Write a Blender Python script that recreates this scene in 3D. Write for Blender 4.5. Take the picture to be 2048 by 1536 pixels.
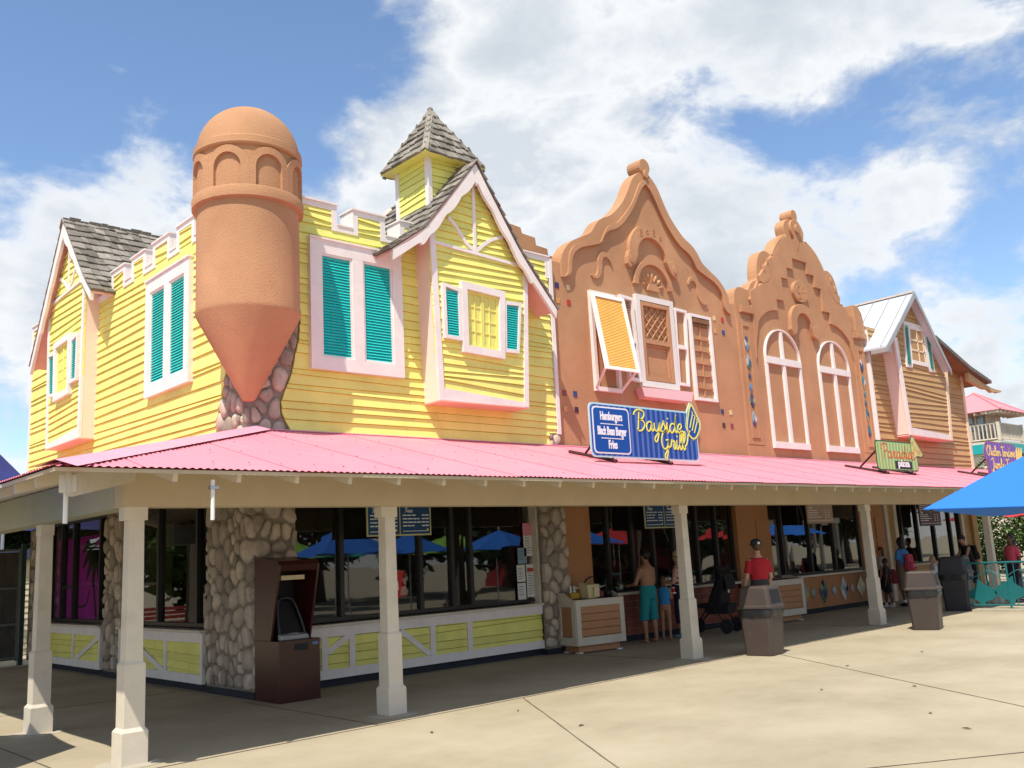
import bpy, bmesh, math, random
from mathutils import Matrix, Vector

# ------------------------------------------------------------------ clear
for o in list(bpy.data.objects):
    bpy.data.objects.remove(o, do_unlink=True)
SC = bpy.context.scene
COL = SC.collection

# ------------------------------------------------------------------ camera
cam_d = bpy.data.cameras.new('camera')
cam_d.sensor_width = 36.0
cam_d.lens = 33.01
cam_d.clip_start = 0.05
cam_d.clip_end = 3000
cam = bpy.data.objects.new('camera', cam_d)
COL.objects.link(cam)
right = Vector((0.73899, -0.67168, -0.05238))
down = Vector((0.08365, 0.16862, -0.98212))
fwd = Vector((0.66851, 0.72140, 0.18080))
cam.matrix_world = Matrix(((right.x, -down.x, -fwd.x, 0.0),
                           (right.y, -down.y, -fwd.y, 0.0),
                           (right.z, -down.z, -fwd.z, 1.75),
                           (0, 0, 0, 1)))
SC.camera = cam

# ------------------------------------------------------------------ exposure
SC.view_settings.view_transform = 'Standard'
SC.view_settings.look = 'None'
SC.view_settings.exposure = 0.34
SC.view_settings.gamma = 1.0
SC.view_settings.use_curve_mapping = False
SC.render.resolution_x = 1024
SC.render.resolution_y = 768
try:
    SC.cycles.max_bounces = 6
    SC.cycles.transparent_max_bounces = 8
except Exception:
    pass

# ------------------------------------------------------------------ sun and sky
SUN_TRAVEL = Vector((0.50, 0.28, -1.0)).normalized()
SUN_EL = math.asin(-SUN_TRAVEL.z)
SUN_ROT = math.atan2(-SUN_TRAVEL.x, -SUN_TRAVEL.y)
sun_d = bpy.data.lights.new('sun', 'SUN')
sun_d.energy = 4.8
sun_d.angle = math.radians(0.53)
sun_d.color = (1.0, 0.93, 0.82)
sun = bpy.data.objects.new('sun', sun_d)
COL.objects.link(sun)
sun.rotation_euler = SUN_TRAVEL.to_track_quat('-Z', 'Y').to_euler()
sun.location = (-10, -6, 30)


def nd(nt, typ, ins=None, **props):
    n = nt.nodes.new(typ)
    for k, v in props.items():
        setattr(n, k, v)
    for k, v in (ins or {}).items():
        s = n.inputs[k]
        if isinstance(v, bpy.types.NodeSocket):
            nt.links.new(v, s)
        elif hasattr(s, 'default_value'):
            if s.type == 'RGBA' and len(v) == 3:
                v = (*v, 1.0)
            s.default_value = v
    return n


def mth(nt, op, a, b=0.0, c=0.0, clamp=False):
    n = nd(nt, 'ShaderNodeMath', {0: a, 1: b, 2: c}, operation=op)
    n.use_clamp = clamp
    return n.outputs[0]


def mixc(nt, f, a, b, blend='MIX'):
    n = nt.nodes.new('ShaderNodeMix')
    n.data_type = 'RGBA'
    n.blend_type = blend
    for i, v in ((0, f), (6, a), (7, b)):
        s = n.inputs[i]
        if isinstance(v, bpy.types.NodeSocket):
            nt.links.new(v, s)
        else:
            s.default_value = (*v, 1.0) if (i and len(v) == 3) else v
    return n.outputs[2]


def ramp(nt, f, stops, interp='LINEAR'):
    n = nt.nodes.new('ShaderNodeValToRGB')
    n.color_ramp.interpolation = interp
    el = n.color_ramp.elements
    while len(el) < len(stops):
        el.new(0.5)
    for e, (p, c) in zip(el, stops):
        e.position = p
        e.color = (*c, 1.0) if len(c) == 3 else c
    nt.links.new(f, n.inputs[0])
    return n.outputs[0]


W = bpy.data.worlds.new('World')
SC.world = W
W.use_nodes = True
nt = W.node_tree
nt.nodes.clear()
sky = nd(nt, 'ShaderNodeTexSky', sky_type='NISHITA')
sky.sun_disc = False
sky.sun_elevation = SUN_EL
sky.sun_rotation = SUN_ROT
sky.altitude = 60
sky.air_density = 1.0
sky.dust_density = 0.3
sky.ozone_density = 2.2
tc = nd(nt, 'ShaderNodeTexCoord')
dirv = tc.outputs['Generated']
sep = nd(nt, 'ShaderNodeSeparateXYZ', {0: dirv})


def cloud_noise(scale, detail, rough, offset, distort=0.0):
    m = nd(nt, 'ShaderNodeMapping', {'Vector': dirv, 'Location': offset, 'Scale': (1, 1, 1.7)})
    n = nd(nt, 'ShaderNodeTexNoise', {'Vector': m.outputs[0], 'Scale': scale, 'Detail': detail,
                                      'Roughness': rough, 'Distortion': distort})
    return n.outputs[0]


def toward(d, lo, hi):
    """soft round region of the sky about direction d"""
    d = Vector(d).normalized()
    v = nd(nt, 'ShaderNodeVectorMath', {0: dirv, 1: tuple(d)}, operation='DOT_PRODUCT').outputs['Value']
    return nd(nt, 'ShaderNodeMapRange', {0: v, 1: lo, 2: hi}, interpolation_type='SMOOTHSTEP').outputs[0]


n_big = cloud_noise(3.4, 9.0, 0.56, (3.1, 1.7, 0.4), 0.15)
n_fine = cloud_noise(8.0, 9.0, 0.62, (0.3, 5.2, 1.1), 0.3)
shape = mth(nt, 'ADD', n_big, mth(nt, 'MULTIPLY', mth(nt, 'SUBTRACT', n_fine, 0.5), 0.44))
for d, lo, hi, amt in (((0.595, 0.657, 0.464), 0.978, 0.999, 0.20), ((0.72, 0.42, 0.55), 0.94, 0.998, 0.13), ((0.80, 0.41, 0.43), 0.965, 0.999, 0.10), ((0.74, 0.60, 0.30), 0.985, 0.999, 0.12),
                       ((0.92, 0.33, 0.21), 0.985, 0.999, 0.14), ((0.40, 0.85, 0.33), 0.97, 0.999, 0.10), ((0.276, 0.897, 0.346), 0.975, 0.999, 0.12), ((0.80, 0.53, 0.27), 0.985, 0.999, 0.12),
                       ((0.29, 0.80, 0.53), 0.945, 0.992, -0.15), ((0.44, 0.74, 0.50), 0.985, 0.999, -0.12), ((0.855, 0.415, 0.31), 0.982, 0.9992, -0.20), ((0.93, 0.25, 0.27), 0.985, 0.999, -0.12),
                       ((0.69, 0.53, 0.50), 0.990, 0.9995, -0.13), ((0.76, 0.52, 0.38), 0.994, 0.9997, -0.08)):
    shape = mth(nt, 'ADD', shape, mth(nt, 'MULTIPLY', toward(d, lo, hi), amt))
low = nd(nt, 'ShaderNodeMapRange', {0: sep.outputs[2], 1: 0.26, 2: 0.05, 3: 0.0, 4: 0.10}).outputs[0]
shape = mth(nt, 'ADD', shape, low)
mask = nd(nt, 'ShaderNodeMapRange', {0: shape, 1: 0.44, 2: 0.60}, interpolation_type='SMOOTHSTEP').outputs[0]
mask = mth(nt, 'MULTIPLY', mask, 0.97)
body = nd(nt, 'ShaderNodeMapRange', {0: shape, 1: 0.50, 2: 0.88}).outputs[0]
n_sh = cloud_noise(2.6, 7.0, 0.52, (7.3, 2.2, 4.4), 0.1)
body = mth(nt, 'ADD', body, mth(nt, 'MULTIPLY', mth(nt, 'SUBTRACT', n_sh, 0.5), 1.2))
body = mth(nt, 'ADD', body, mth(nt, 'MULTIPLY', toward((0.615, 0.640, 0.460), 0.978, 0.999), -0.42))
body = mth(nt, 'ADD', body, mth(nt, 'MULTIPLY', toward((0.80, 0.42, 0.43), 0.95, 0.998), 0.12), clamp=True)
ccol = ramp(nt, body, [(0.0, (9.7, 10.4, 11.3)), (0.22, (13.2, 13.5, 13.7)), (0.55, (10.0, 10.7, 11.5)), (1.0, (7.9, 8.7, 9.6))])
skyc = mixc(nt, 1.0, sky.outputs[0], (2.55, 2.65, 2.72), 'MULTIPLY')
col = mixc(nt, mask, skyc, ccol)
bg = nd(nt, 'ShaderNodeBackground', {'Color': col, 'Strength': 0.058})
wo = nd(nt, 'ShaderNodeOutputWorld')
nt.links.new(bg.outputs[0], wo.inputs[0])


# ------------------------------------------------------------------ materials
MATS = {}


def mat(name, color, rough=0.6, var=0.12, scale=3.0, bump=0.0, bscale=40.0, metal=0.0, spec=0.4,
        rnd=0.0, dirt=0.0, dirtc=(0.25, 0.2, 0.15), dscale=1.2, streak=False):
    """painted / plain surface with uneven tone, optional relief, per-object tone and worn patches"""
    if name in MATS:
        return MATS[name]
    m = bpy.data.materials.new(name)
    m.use_nodes = True
    nt = m.node_tree
    bs = nt.nodes['Principled BSDF']
    tc = nd(nt, 'ShaderNodeTexCoord')
    geo = nd(nt, 'ShaderNodeNewGeometry')
    pos = geo.outputs['Position']
    n1 = nd(nt, 'ShaderNodeTexNoise', {'Vector': pos, 'Scale': scale, 'Detail': 6.0, 'Roughness': 0.6}).outputs[0]
    f = nd(nt, 'ShaderNodeMapRange', {0: n1, 1: 0.3, 2: 0.7, 3: 1 - var, 4: 1 + var * 0.6}).outputs[0]
    if rnd:
        oi = nd(nt, 'ShaderNodeObjectInfo')
        r = nd(nt, 'ShaderNodeMapRange', {0: oi.outputs['Random'], 3: 1 - rnd, 4: 1 + rnd}).outputs[0]
        f = mth(nt, 'MULTIPLY', f, r)
    hsv = nd(nt, 'ShaderNodeHueSaturation', {'Color': color, 'Value': f})
    c = hsv.outputs[0]
    if dirt:
        mp = nd(nt, 'ShaderNodeMapping', {'Vector': pos, 'Scale': (1, 1, 0.25 if streak else 1)})
        n2 = nd(nt, 'ShaderNodeTexNoise', {'Vector': mp.outputs[0], 'Scale': dscale, 'Detail': 8.0, 'Roughness': 0.7}).outputs[0]
        d = nd(nt, 'ShaderNodeMapRange', {0: n2, 1: 0.5, 2: 0.75, 3: 0.0, 4: dirt}).outputs[0]
        c = mixc(nt, d, c, dirtc)
    nt.links.new(c, bs.inputs['Base Color'])
    bs.inputs['Roughness'].default_value = rough
    bs.inputs['Metallic'].default_value = metal
    bs.inputs['Specular IOR Level'].default_value = spec
    if bump:
        n3 = nd(nt, 'ShaderNodeTexNoise', {'Vector': pos, 'Scale': bscale, 'Detail': 5.0, 'Roughness': 0.65}).outputs[0]
        b = nd(nt, 'ShaderNodeBump', {'Height': n3, 'Strength': bump, 'Distance': 0.02})
        nt.links.new(b.outputs[0], bs.inputs['Normal'])
    MATS[name] = m
    return m


YEL = mat('yellow_paint', (0.81, 0.77, 0.205), 0.55, 0.10, 2.0, 0.3, 60, rnd=0.07, dirt=0.30, dirtc=(0.58, 0.47, 0.09), dscale=1.8, streak=True)
WHT = mat('cream_paint', (0.79, 0.735, 0.695), 0.5, 0.06, 4, 0.12, 50, dirt=0.22, dirtc=(0.45, 0.38, 0.33), dscale=2.4)
WHT2 = mat('post_paint', (0.61, 0.545, 0.44), 0.5, 0.07, 3, 0.15, 40, dirt=0.45, dirtc=(0.36, 0.32, 0.26), dscale=2.6)
STU = mat('terracotta_stucco', (0.50, 0.268, 0.142), 0.85, 0.15, 0.9, 0.7, 55, spec=0.2, dirt=0.42, dirtc=(0.37, 0.19, 0.105), dscale=2.2, streak=True)
TEAL = mat('teal_paint', (0.018, 0.58, 0.55), 0.45, 0.08, 3)
ORANGE = mat('orange_paint', (0.90, 0.54, 0.14), 0.5, 0.08, 3)
TAN = mat('tan_paint', (0.47, 0.29, 0.12), 0.6, 0.08, 2.5, 0.25, 60, rnd=0.06, dirt=0.2, dirtc=(0.35, 0.2, 0.08))
BEAMM = mat('beam_paint', (0.50, 0.40, 0.265), 0.6, 0.08, 2.0, 0.12, 30, dirt=0.22, dirtc=(0.34, 0.36, 0.26), dscale=0.55)
SHG = mat('weathered_cedar', (0.225, 0.205, 0.175), 0.9, 0.25, 9, 0.6, 35, rnd=0.38, spec=0.15)
STONE = mat('river_stone', (0.43, 0.355, 0.28), 0.8, 0.25, 7, 0.6, 30, rnd=0.38, dirt=0.5, dirtc=(0.27, 0.235, 0.205), dscale=4, spec=0.25)
MORTAR = mat('mortar', (0.25, 0.215, 0.175), 0.95, 0.2, 8, 0.5, 50)
DARKM = mat('dark_metal', (0.018, 0.016, 0.015), 0.4, 0.1, 4)
BLACK = mat('black_rubber', (0.012, 0.012, 0.014), 0.6, 0.15, 5)
BASEM = mat('dark_base', (0.018, 0.022, 0.03), 0.7, 0.2, 4)
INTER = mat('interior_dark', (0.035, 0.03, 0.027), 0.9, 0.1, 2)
MAROON = mat('maroon_laminate', (0.050, 0.008, 0.007), 0.28, 0.12, 2.5, spec=0.5)
CANB = mat('brown_plastic', (0.058, 0.043, 0.037), 0.42, 0.1, 4, 0.15, 120, dirt=0.3, dirtc=(0.08, 0.062, 0.054), dscale=3)
STEEL = mat('grey_steel', (0.45, 0.45, 0.46), 0.35, 0.1, 6, metal=0.9)
PVC = mat('white_pvc', (0.72, 0.70, 0.66), 0.4, 0.05, 5)
BRICK = mat('red_tile', (0.25, 0.065, 0.04), 0.5, 0.12, 6, rnd=0.18)
WOODDK = mat('brown_wood', (0.22, 0.11, 0.05), 0.7, 0.2, 6)
PEACH = mat('pink_board', (0.80, 0.47, 0.40), 0.55, 0.06, 4)


def corrugated(name, col, dirtc):
    m = mat(name, col, 0.42, 0.05, 0.8, dirt=0.28, dirtc=dirtc, dscale=1.3, spec=0.4)
    return m


PINK = corrugated('pink_roof_paint', (0.74, 0.235, 0.295), (0.75, 0.36, 0.41))


def glass_mat(name, tint, boost=1.0):
    m = bpy.data.materials.new(name)
    m.use_nodes = True
    nt = m.node_tree
    nt.nodes.clear()
    out = nd(nt, 'ShaderNodeOutputMaterial')
    fr = nd(nt, 'ShaderNodeFresnel', {'IOR': 1.6})
    f = mth(nt, 'MULTIPLY', fr.outputs[0], boost, clamp=True)
    tr = nd(nt, 'ShaderNodeBsdfTransparent', {'Color': tint})
    gl = nd(nt, 'ShaderNodeBsdfGlossy', {'Color': (0.9, 0.92, 0.92), 'Roughness': 0.015})
    mx = nd(nt, 'ShaderNodeMixShader', {0: f, 1: tr.outputs[0], 2: gl.outputs[0]})
    nt.links.new(mx.outputs[0], out.inputs[0])
    return m


GLASS = glass_mat('window_glass', (0.74, 0.75, 0.72), 1.7)
GLASS_SIDE = glass_mat('side_window_glass', (0.74, 0.75, 0.72), 0.95)

# ------------------------------------------------------------------ object helpers


def link(o, parent=None):
    COL.objects.link(o)
    if parent is not None:
        o.parent = parent
    return o


def thing(name, label, cat, loc=(0, 0, 0), rz=0.0, group=None):
    o = bpy.data.objects.new(name, None)
    o.empty_display_size = 0.2
    o.location = loc
    o.rotation_euler = (0, 0, rz)
    o['label'] = label
    o['category'] = cat
    if group:
        o['group'] = group
    return link(o)


def tag(o, label=None, cat=None, group=None, kind=None):
    if label: o['label'] = label
    if cat: o['category'] = cat
    if group: o['group'] = group
    if kind: o['kind'] = kind
    return o


def mk(name, verts, faces, material, parent=None, world=False, smooth=False, bevel=0.0, fix=True):
    """one mesh object.  world=True: vertices are in world space and parent is a root at some location"""
    me = bpy.data.meshes.new(name)
    me.from_pydata([tuple(v) for v in verts], [], faces)
    if fix:
        bm = bmesh.new()
        bm.from_mesh(me)
        bmesh.ops.recalc_face_normals(bm, faces=bm.faces)
        bm.to_mesh(me)
        bm.free()
    if smooth:
        me.polygons.foreach_set('use_smooth', [True] * len(me.polygons))
    if isinstance(material, (list, tuple)):
        for x in material: me.materials.append(x)
    else:
        me.materials.append(material)
    o = bpy.data.objects.new(name, me)
    link(o, parent)
    if world and parent is not None and parent.type == 'EMPTY':
        o.location = -Vector(parent.location)
    if bevel:
        b = o.modifiers.new('bevel', 'BEVEL')
        b.width = bevel
        b.segments = 2
        b.limit_method = 'ANGLE'
    return o


class MB:
    """collects shapes into one mesh"""
    def __init__(self):
        self.v = []
        self.f = []

    def add(self, vs, fs):
        k = len(self.v)
        self.v += [tuple(x) for x in vs]
        self.f += [tuple(i + k for i in f) for f in fs]
        return self

    def box(self, x0, x1, y0, y1, z0, z1):
        return self.add([(x0, y0, z0), (x1, y0, z0), (x1, y1, z0), (x0, y1, z0), (x0, y0, z1), (x1, y0, z1), (x1, y1, z1), (x0, y1, z1)],
                        [(0, 3, 2, 1), (4, 5, 6, 7), (0, 1, 5, 4), (1, 2, 6, 5), (2, 3, 7, 6), (3, 0, 4, 7)])

    def prism(self, a, b):
        """two matching polygons (lists of 3-D points) joined"""
        n = len(a)
        return self.add(list(a) + list(b), [tuple(range(n))[::-1], tuple(range(n, 2 * n))] +
                        [(i, (i + 1) % n, n + (i + 1) % n, n + i) for i in range(n)])

    def tube(self, pts, r, n=8, caps=True):
        """round bar along points; r number or list"""
        pts = [Vector(p) for p in pts]
        rs = r if isinstance(r, (list, tuple)) else [r] * len(pts)
        rings = []
        prev = None
        for i, p in enumerate(pts):
            a = pts[max(i - 1, 0)]
            b = pts[min(i + 1, len(pts) - 1)]
            d = (b - a).normalized()
            if prev is None:
                up = Vector((0, 0, 1)) if abs(d.z) < 0.9 else Vector((1, 0, 0))
                s = d.cross(up).normalized()
            else:
                s = (prev - d * prev.dot(d))
                s = s.normalized() if s.length > 1e-6 else d.orthogonal().normalized()
            prev = s
            t = d.cross(s)
            rings.append([p + (s * math.cos(2 * math.pi * k / n) + t * math.sin(2 * math.pi * k / n)) * rs[i] for k in range(n)])
        vs = [q for rg in rings for q in rg]
        fs = []
        for i in range(len(rings) - 1):
            for k in range(n):
                fs.append((i * n + k, i * n + (k + 1) % n, (i + 1) * n + (k + 1) % n, (i + 1) * n + k))
        if caps:
            fs.append(tuple(range(n))[::-1])
            fs.append(tuple((len(rings) - 1) * n + k for k in range(n)))
        return self.add(vs, fs)

    def lathe(self, prof, c=(0, 0, 0), n=24, a0=0.0):
        """profile of (radius, z) turned about a vertical axis through c"""
        vs, fs = [], []
        m = len(prof)
        for r, z in prof:
            for k in range(n):
                a = a0 + 2 * math.pi * k / n
                vs.append((c[0] + r * math.cos(a), c[1] + r * math.sin(a), c[2] + z))
        for i in range(m - 1):
            for k in range(n):
                fs.append((i * n + k, i * n + (k + 1) % n, (i + 1) * n + (k + 1) % n, (i + 1) * n + k))
        fs.append(tuple(range(n))[::-1])
        fs.append(tuple((m - 1) * n + k for k in range(n)))
        return self.add(vs, fs)

    def ell(self, c, rx, ry, rz, n=12, m=8):
        vs, fs = [], []
        for i in range(m + 1):
            t = math.pi * i / m
            for k in range(n):
                a = 2 * math.pi * k / n
                vs.append((c[0] + rx * math.sin(t) * math.cos(a), c[1] + ry * math.sin(t) * math.sin(a), c[2] + rz * math.cos(t)))
        for i in range(m):
            for k in range(n):
                fs.append((i * n + k, i * n + (k + 1) % n, (i + 1) * n + (k + 1) % n, (i + 1) * n + k))
        return self.add(vs, fs)

    def build(self, name, material, parent=None, **kw):
        return mk(name, self.v, self.f, material, parent, **kw)


# wall frames: (u along the wall, v up, w out of the wall) -> world
FY = 12.40
LX = 6.20


def front(u, v, w=0.0):
    return (u, FY - w, v)


def left(u, v, w=0.0):
    return (LX - w, u, v)


def slab(fr, poly, w0, w1):
    return MB().prism([fr(u, v, w0) for u, v in poly], [fr(u, v, w1) for u, v in poly])


def rect(u0, u1, v0, v1):
    return [(u0, v0), (u1, v0), (u1, v1), (u0, v1)]


def framebars(fr, u0, u1, v0, v1, t, w0, w1, tb=None, tt=None):
    """four butted bars of a rectangular frame as one mesh"""
    tb = t if tb is None else tb
    tt = t if tt is None else tt
    m = MB()
    for p in (rect(u0, u0 + t, v0 + tb, v1 - tt), rect(u1 - t, u1, v0 + tb, v1 - tt), rect(u0, u1, v0, v0 + tb), rect(u0, u1, v1 - tt, v1)):
        m.prism([fr(u, v, w0) for u, v in p], [fr(u, v, w1) for u, v in p])
    return m


def quadframe(fr, q, t, w0, w1):
    """frame of thickness t inside an arbitrary quad (ccw from bottom-left)"""
    cx = sum(p[0] for p in q) / 4
    cy = sum(p[1] for p in q) / 4
    hw = max(abs(p[0] - cx) for p in q)
    hh = max(abs(p[1] - cy) for p in q)
    inn = [(cx + (p[0] - cx) * (1 - t / hw), cy + (p[1] - cy) * (1 - t / hh)) for p in q]
    m = MB()
    for i in range(4):
        j = (i + 1) % 4
        p = [q[i], q[j], inn[j], inn[i]]
        m.prism([fr(u, v, w0) for u, v in p], [fr(u, v, w1) for u, v in p])
    return m, inn


def clip(poly, a, b, c):
    """keep the side a*u+b*v>=c"""
    out = []
    n = len(poly)
    for i in range(n):
        p, q = poly[i], poly[(i + 1) % n]
        dp = a * p[0] + b * p[1] - c
        dq = a * q[0] + b * q[1] - c
        if dp >= 0: out.append(p)
        if (dp >= 0) != (dq >= 0):
            t = dp / (dp - dq)
            out.append((p[0] + (q[0] - p[0]) * t, p[1] + (q[1] - p[1]) * t))
    return out


def area(p):
    return 0.5 * sum(p[i][0] * p[(i + 1) % len(p)][1] - p[(i + 1) % len(p)][0] * p[i][1] for i in range(len(p)))


def joints(v0, v1, avg, seed, wob=0.5):
    """crooked lap lines: pairs (v at left end, v at right end)"""
    r = random.Random(seed)
    a = b = v0
    out = [(a, b)]
    while min(a, b) < v1 + 0.3:
        s = avg * (1 + r.uniform(-0.22, 0.22))
        t = avg * wob * r.uniform(-1, 1)
        lag = (a - b) * 0.55
        a2 = a + max(0.045, s + t / 2 - lag / 2)
        b2 = b + max(0.045, s - t / 2 + lag / 2)
        a, b = a2, b2
        out.append((a, b))
    return out


def boards(fr, poly, jl, ul, ur, w, material, parent, name='board', lap=0.03, gap=0.005):
    """lap siding: every board is an object, thick at its lower edge"""
    for i in range(len(jl) - 1):
        (a0, b0), (a1, b1) = jl[i], jl[i + 1]
        def lo(u): return a0 + gap + (b0 - a0) * (u - ul) / (ur - ul)
        def hi(u): return a1 + (b1 - a1) * (u - ul) / (ur - ul)
        s0 = (b0 - a0) / (ur - ul)
        s1 = (b1 - a1) / (ur - ul)
        p = clip(poly, -s0, 1, a0 + gap - s0 * ul)
        if len(p) >= 3:
            p = clip(p, s1, -1, -(a1 - s1 * ul))
        q = []
        for x in p:
            if not q or (abs(x[0] - q[-1][0]) + abs(x[1] - q[-1][1]) > 0.002): q.append(x)
        if len(q) > 2 and abs(q[0][0] - q[-1][0]) + abs(q[0][1] - q[-1][1]) < 0.002: q.pop()
        if len(q) < 3 or abs(area(q)) < 0.002:
            continue
        us_ = [x[0] for x in q]
        u_lo, u_hi = min(us_), max(us_)
        rb = random.Random(int(a0 * 1000) + int(u_lo * 77))
        cuts = [u_lo]
        if u_hi - u_lo > 3.2:
            x = u_lo + rb.uniform(1.2, 3.4)
            while x < u_hi - 0.7:
                cuts.append(x)
                x += rb.uniform(2.6, 4.2)
        cuts.append(u_hi)
        for k in range(len(cuts) - 1):
            qq = q
            if k: qq = clip(qq, 1, 0, cuts[k] + 0.0025)
            if k < len(cuts) - 2: qq = clip(qq, -1, 0, -(cuts[k + 1] - 0.0025))
            if len(qq) < 3: continue
            fa, ba = [], []
            dw = rb.uniform(0, 0.005)
            for u, v in qq:
                h = max(hi(u) - lo(u), 0.02)
                t = min(max((v - lo(u)) / h, 0), 1)
                fa.append(fr(u, v, w + (lap + dw) * (1 - t) + 0.004 * t))
                ba.append(fr(u, v, w - 0.012))
            MB().prism(fa, ba).build(name, material, parent, world=True)


def louvres(fr, u0, u1, v0, v1, w, pitch, skew=None):
    """angled slats of a shutter in one mesh; skew(v)->(u0,u1) for crooked shutters"""
    m = MB()
    n = max(3, int((v1 - v0) / pitch))
    h = (v1 - v0) / n
    for i in range(n):
        a = v0 + i * h
        l, r = skew(a + h / 2) if skew else (u0, u1)
        m.prism([fr(l, a, w + 0.03), fr(r, a, w + 0.03), fr(r, a + h * 1.05, w), fr(l, a + h * 1.05, w)],
                [fr(l, a, w + 0.02), fr(r, a, w + 0.02), fr(r, a + h * 1.05, w - 0.012), fr(l, a + h * 1.05, w - 0.012)])
    return m


def smoothpts(pts, k=4):
    """Catmull-Rom through open points"""
    out = []
    n = len(pts)
    for i in range(n - 1):
        p0, p1, p2, p3 = pts[max(i - 1, 0)], pts[i], pts[i + 1], pts[min(i + 2, n - 1)]
        for j in range(k):
            t = j / k
            out.append(tuple(0.5 * ((2 * p1[d]) + (-p0[d] + p2[d]) * t + (2 * p0[d] - 5 * p1[d] + 4 * p2[d] - p3[d]) * t * t +
                                    (-p0[d] + 3 * p1[d] - 3 * p2[d] + p3[d]) * t ** 3) for d in range(len(p1))))
    out.append(tuple(pts[-1]))
    return out


def ribbon(fr, pts, width, w0, w1, closed=False):
    """flat raised band following a 2-D line"""
    m = MB()
    L, Rr = [], []
    n = len(pts)
    for i, p in enumerate(pts):
        a = pts[i - 1] if (closed or i) else p
        b = pts[(i + 1) % n] if (closed or i < n - 1) else p
        dx, dy = b[0] - a[0], b[1] - a[1]
        d = math.hypot(dx, dy) or 1
        wd = width[i] if isinstance(width, (list, tuple)) else width
        L.append((p[0] - dy / d * wd / 2, p[1] + dx / d * wd / 2))
        Rr.append((p[0] + dy / d * wd / 2, p[1] - dx / d * wd / 2))
    k = n if closed else n - 1
    vs = []
    for i in range(n):
        vs += [fr(*L[i], w0), fr(*Rr[i], w0), fr(*Rr[i], w1), fr(*L[i], w1)]
    fs = []
    for i in range(k):
        a, b = 4 * i, 4 * ((i + 1) % n)
        for e in range(4):
            fs.append((a + e, a + (e + 1) % 4, b + (e + 1) % 4, b + e))
    if not closed:
        fs.append((3, 2, 1, 0))
        e = 4 * (n - 1)
        fs.append((e, e + 1, e + 2, e + 3))
    return m.add(vs, fs)


def band(fr, A, B, w0, w1):
    """raised strip between two matching open lines (resampled)"""
    def rs(p, n):
        L = [0]
        for i in range(1, len(p)): L.append(L[-1] + math.dist(p[i], p[i - 1]))
        out = []
        j = 0
        for k in range(n):
            t = L[-1] * k / (n - 1)
            while j < len(p) - 2 and L[j + 1] < t: j += 1
            f = (t - L[j]) / max(L[j + 1] - L[j], 1e-9)
            out.append((p[j][0] + (p[j + 1][0] - p[j][0]) * f, p[j][1] + (p[j + 1][1] - p[j][1]) * f))
        return out
    n = 60
    a, b = rs(A, n), rs(B, n)
    vs, fs = [], []
    for i in range(n):
        vs += [fr(*a[i], w0), fr(*b[i], w0), fr(*b[i], w1), fr(*a[i], w1)]
    for i in range(n - 1):
        for e in range(4):
            fs.append((4 * i + e, 4 * i + (e + 1) % 4, 4 * i + 4 + (e + 1) % 4, 4 * i + 4 + e))
    fs += [(3, 2, 1, 0), tuple(4 * (n - 1) + e for e in range(4))]
    return MB().add(vs, fs)


def voronoi(poly, n, seed, aspect=1.18, relax=1):
    """irregular cells filling a polygon"""
    r = random.Random(seed)
    us = [p[0] for p in poly]
    vs = [p[1] for p in poly]

    def inside(p):
        c = False
        for i in range(len(poly)):
            a, b = poly[i], poly[i - 1]
            if (a[1] > p[1]) != (b[1] > p[1]) and p[0] < (b[0] - a[0]) * (p[1] - a[1]) / (b[1] - a[1]) + a[0]: c = not c
        return c
    pts = []
    while len(pts) < n:
        p = (r.uniform(min(us), max(us)), r.uniform(min(vs), max(vs)))
        if inside(p): pts.append(p)
    for it in range(relax + 1):
        cells = []
        for i, p in enumerate(pts):
            c = list(poly)
            for j, q in enumerate(pts):
                if i == j: continue
                if math.dist(p, q) > 1.2: continue
                dx, dy = (q[0] - p[0]) * aspect, (q[1] - p[1]) / aspect
                mx, my = (p[0] + q[0]) / 2, (p[1] + q[1]) / 2
                c = clip(c, -dx * aspect, -dy / aspect, -(dx * aspect * mx + dy / aspect * my))
                if len(c) < 3: break
            cells.append(c if len(c) >= 3 else None)
        if it < relax:
            pts = [((sum(x[0] for x in c) / len(c) * 0.6 + p[0] * 0.4, sum(x[1] for x in c) / len(c) * 0.6 + p[1] * 0.4) if c else p) for c, p in zip(cells, pts)]
    return [c for c in cells if c]


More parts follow.
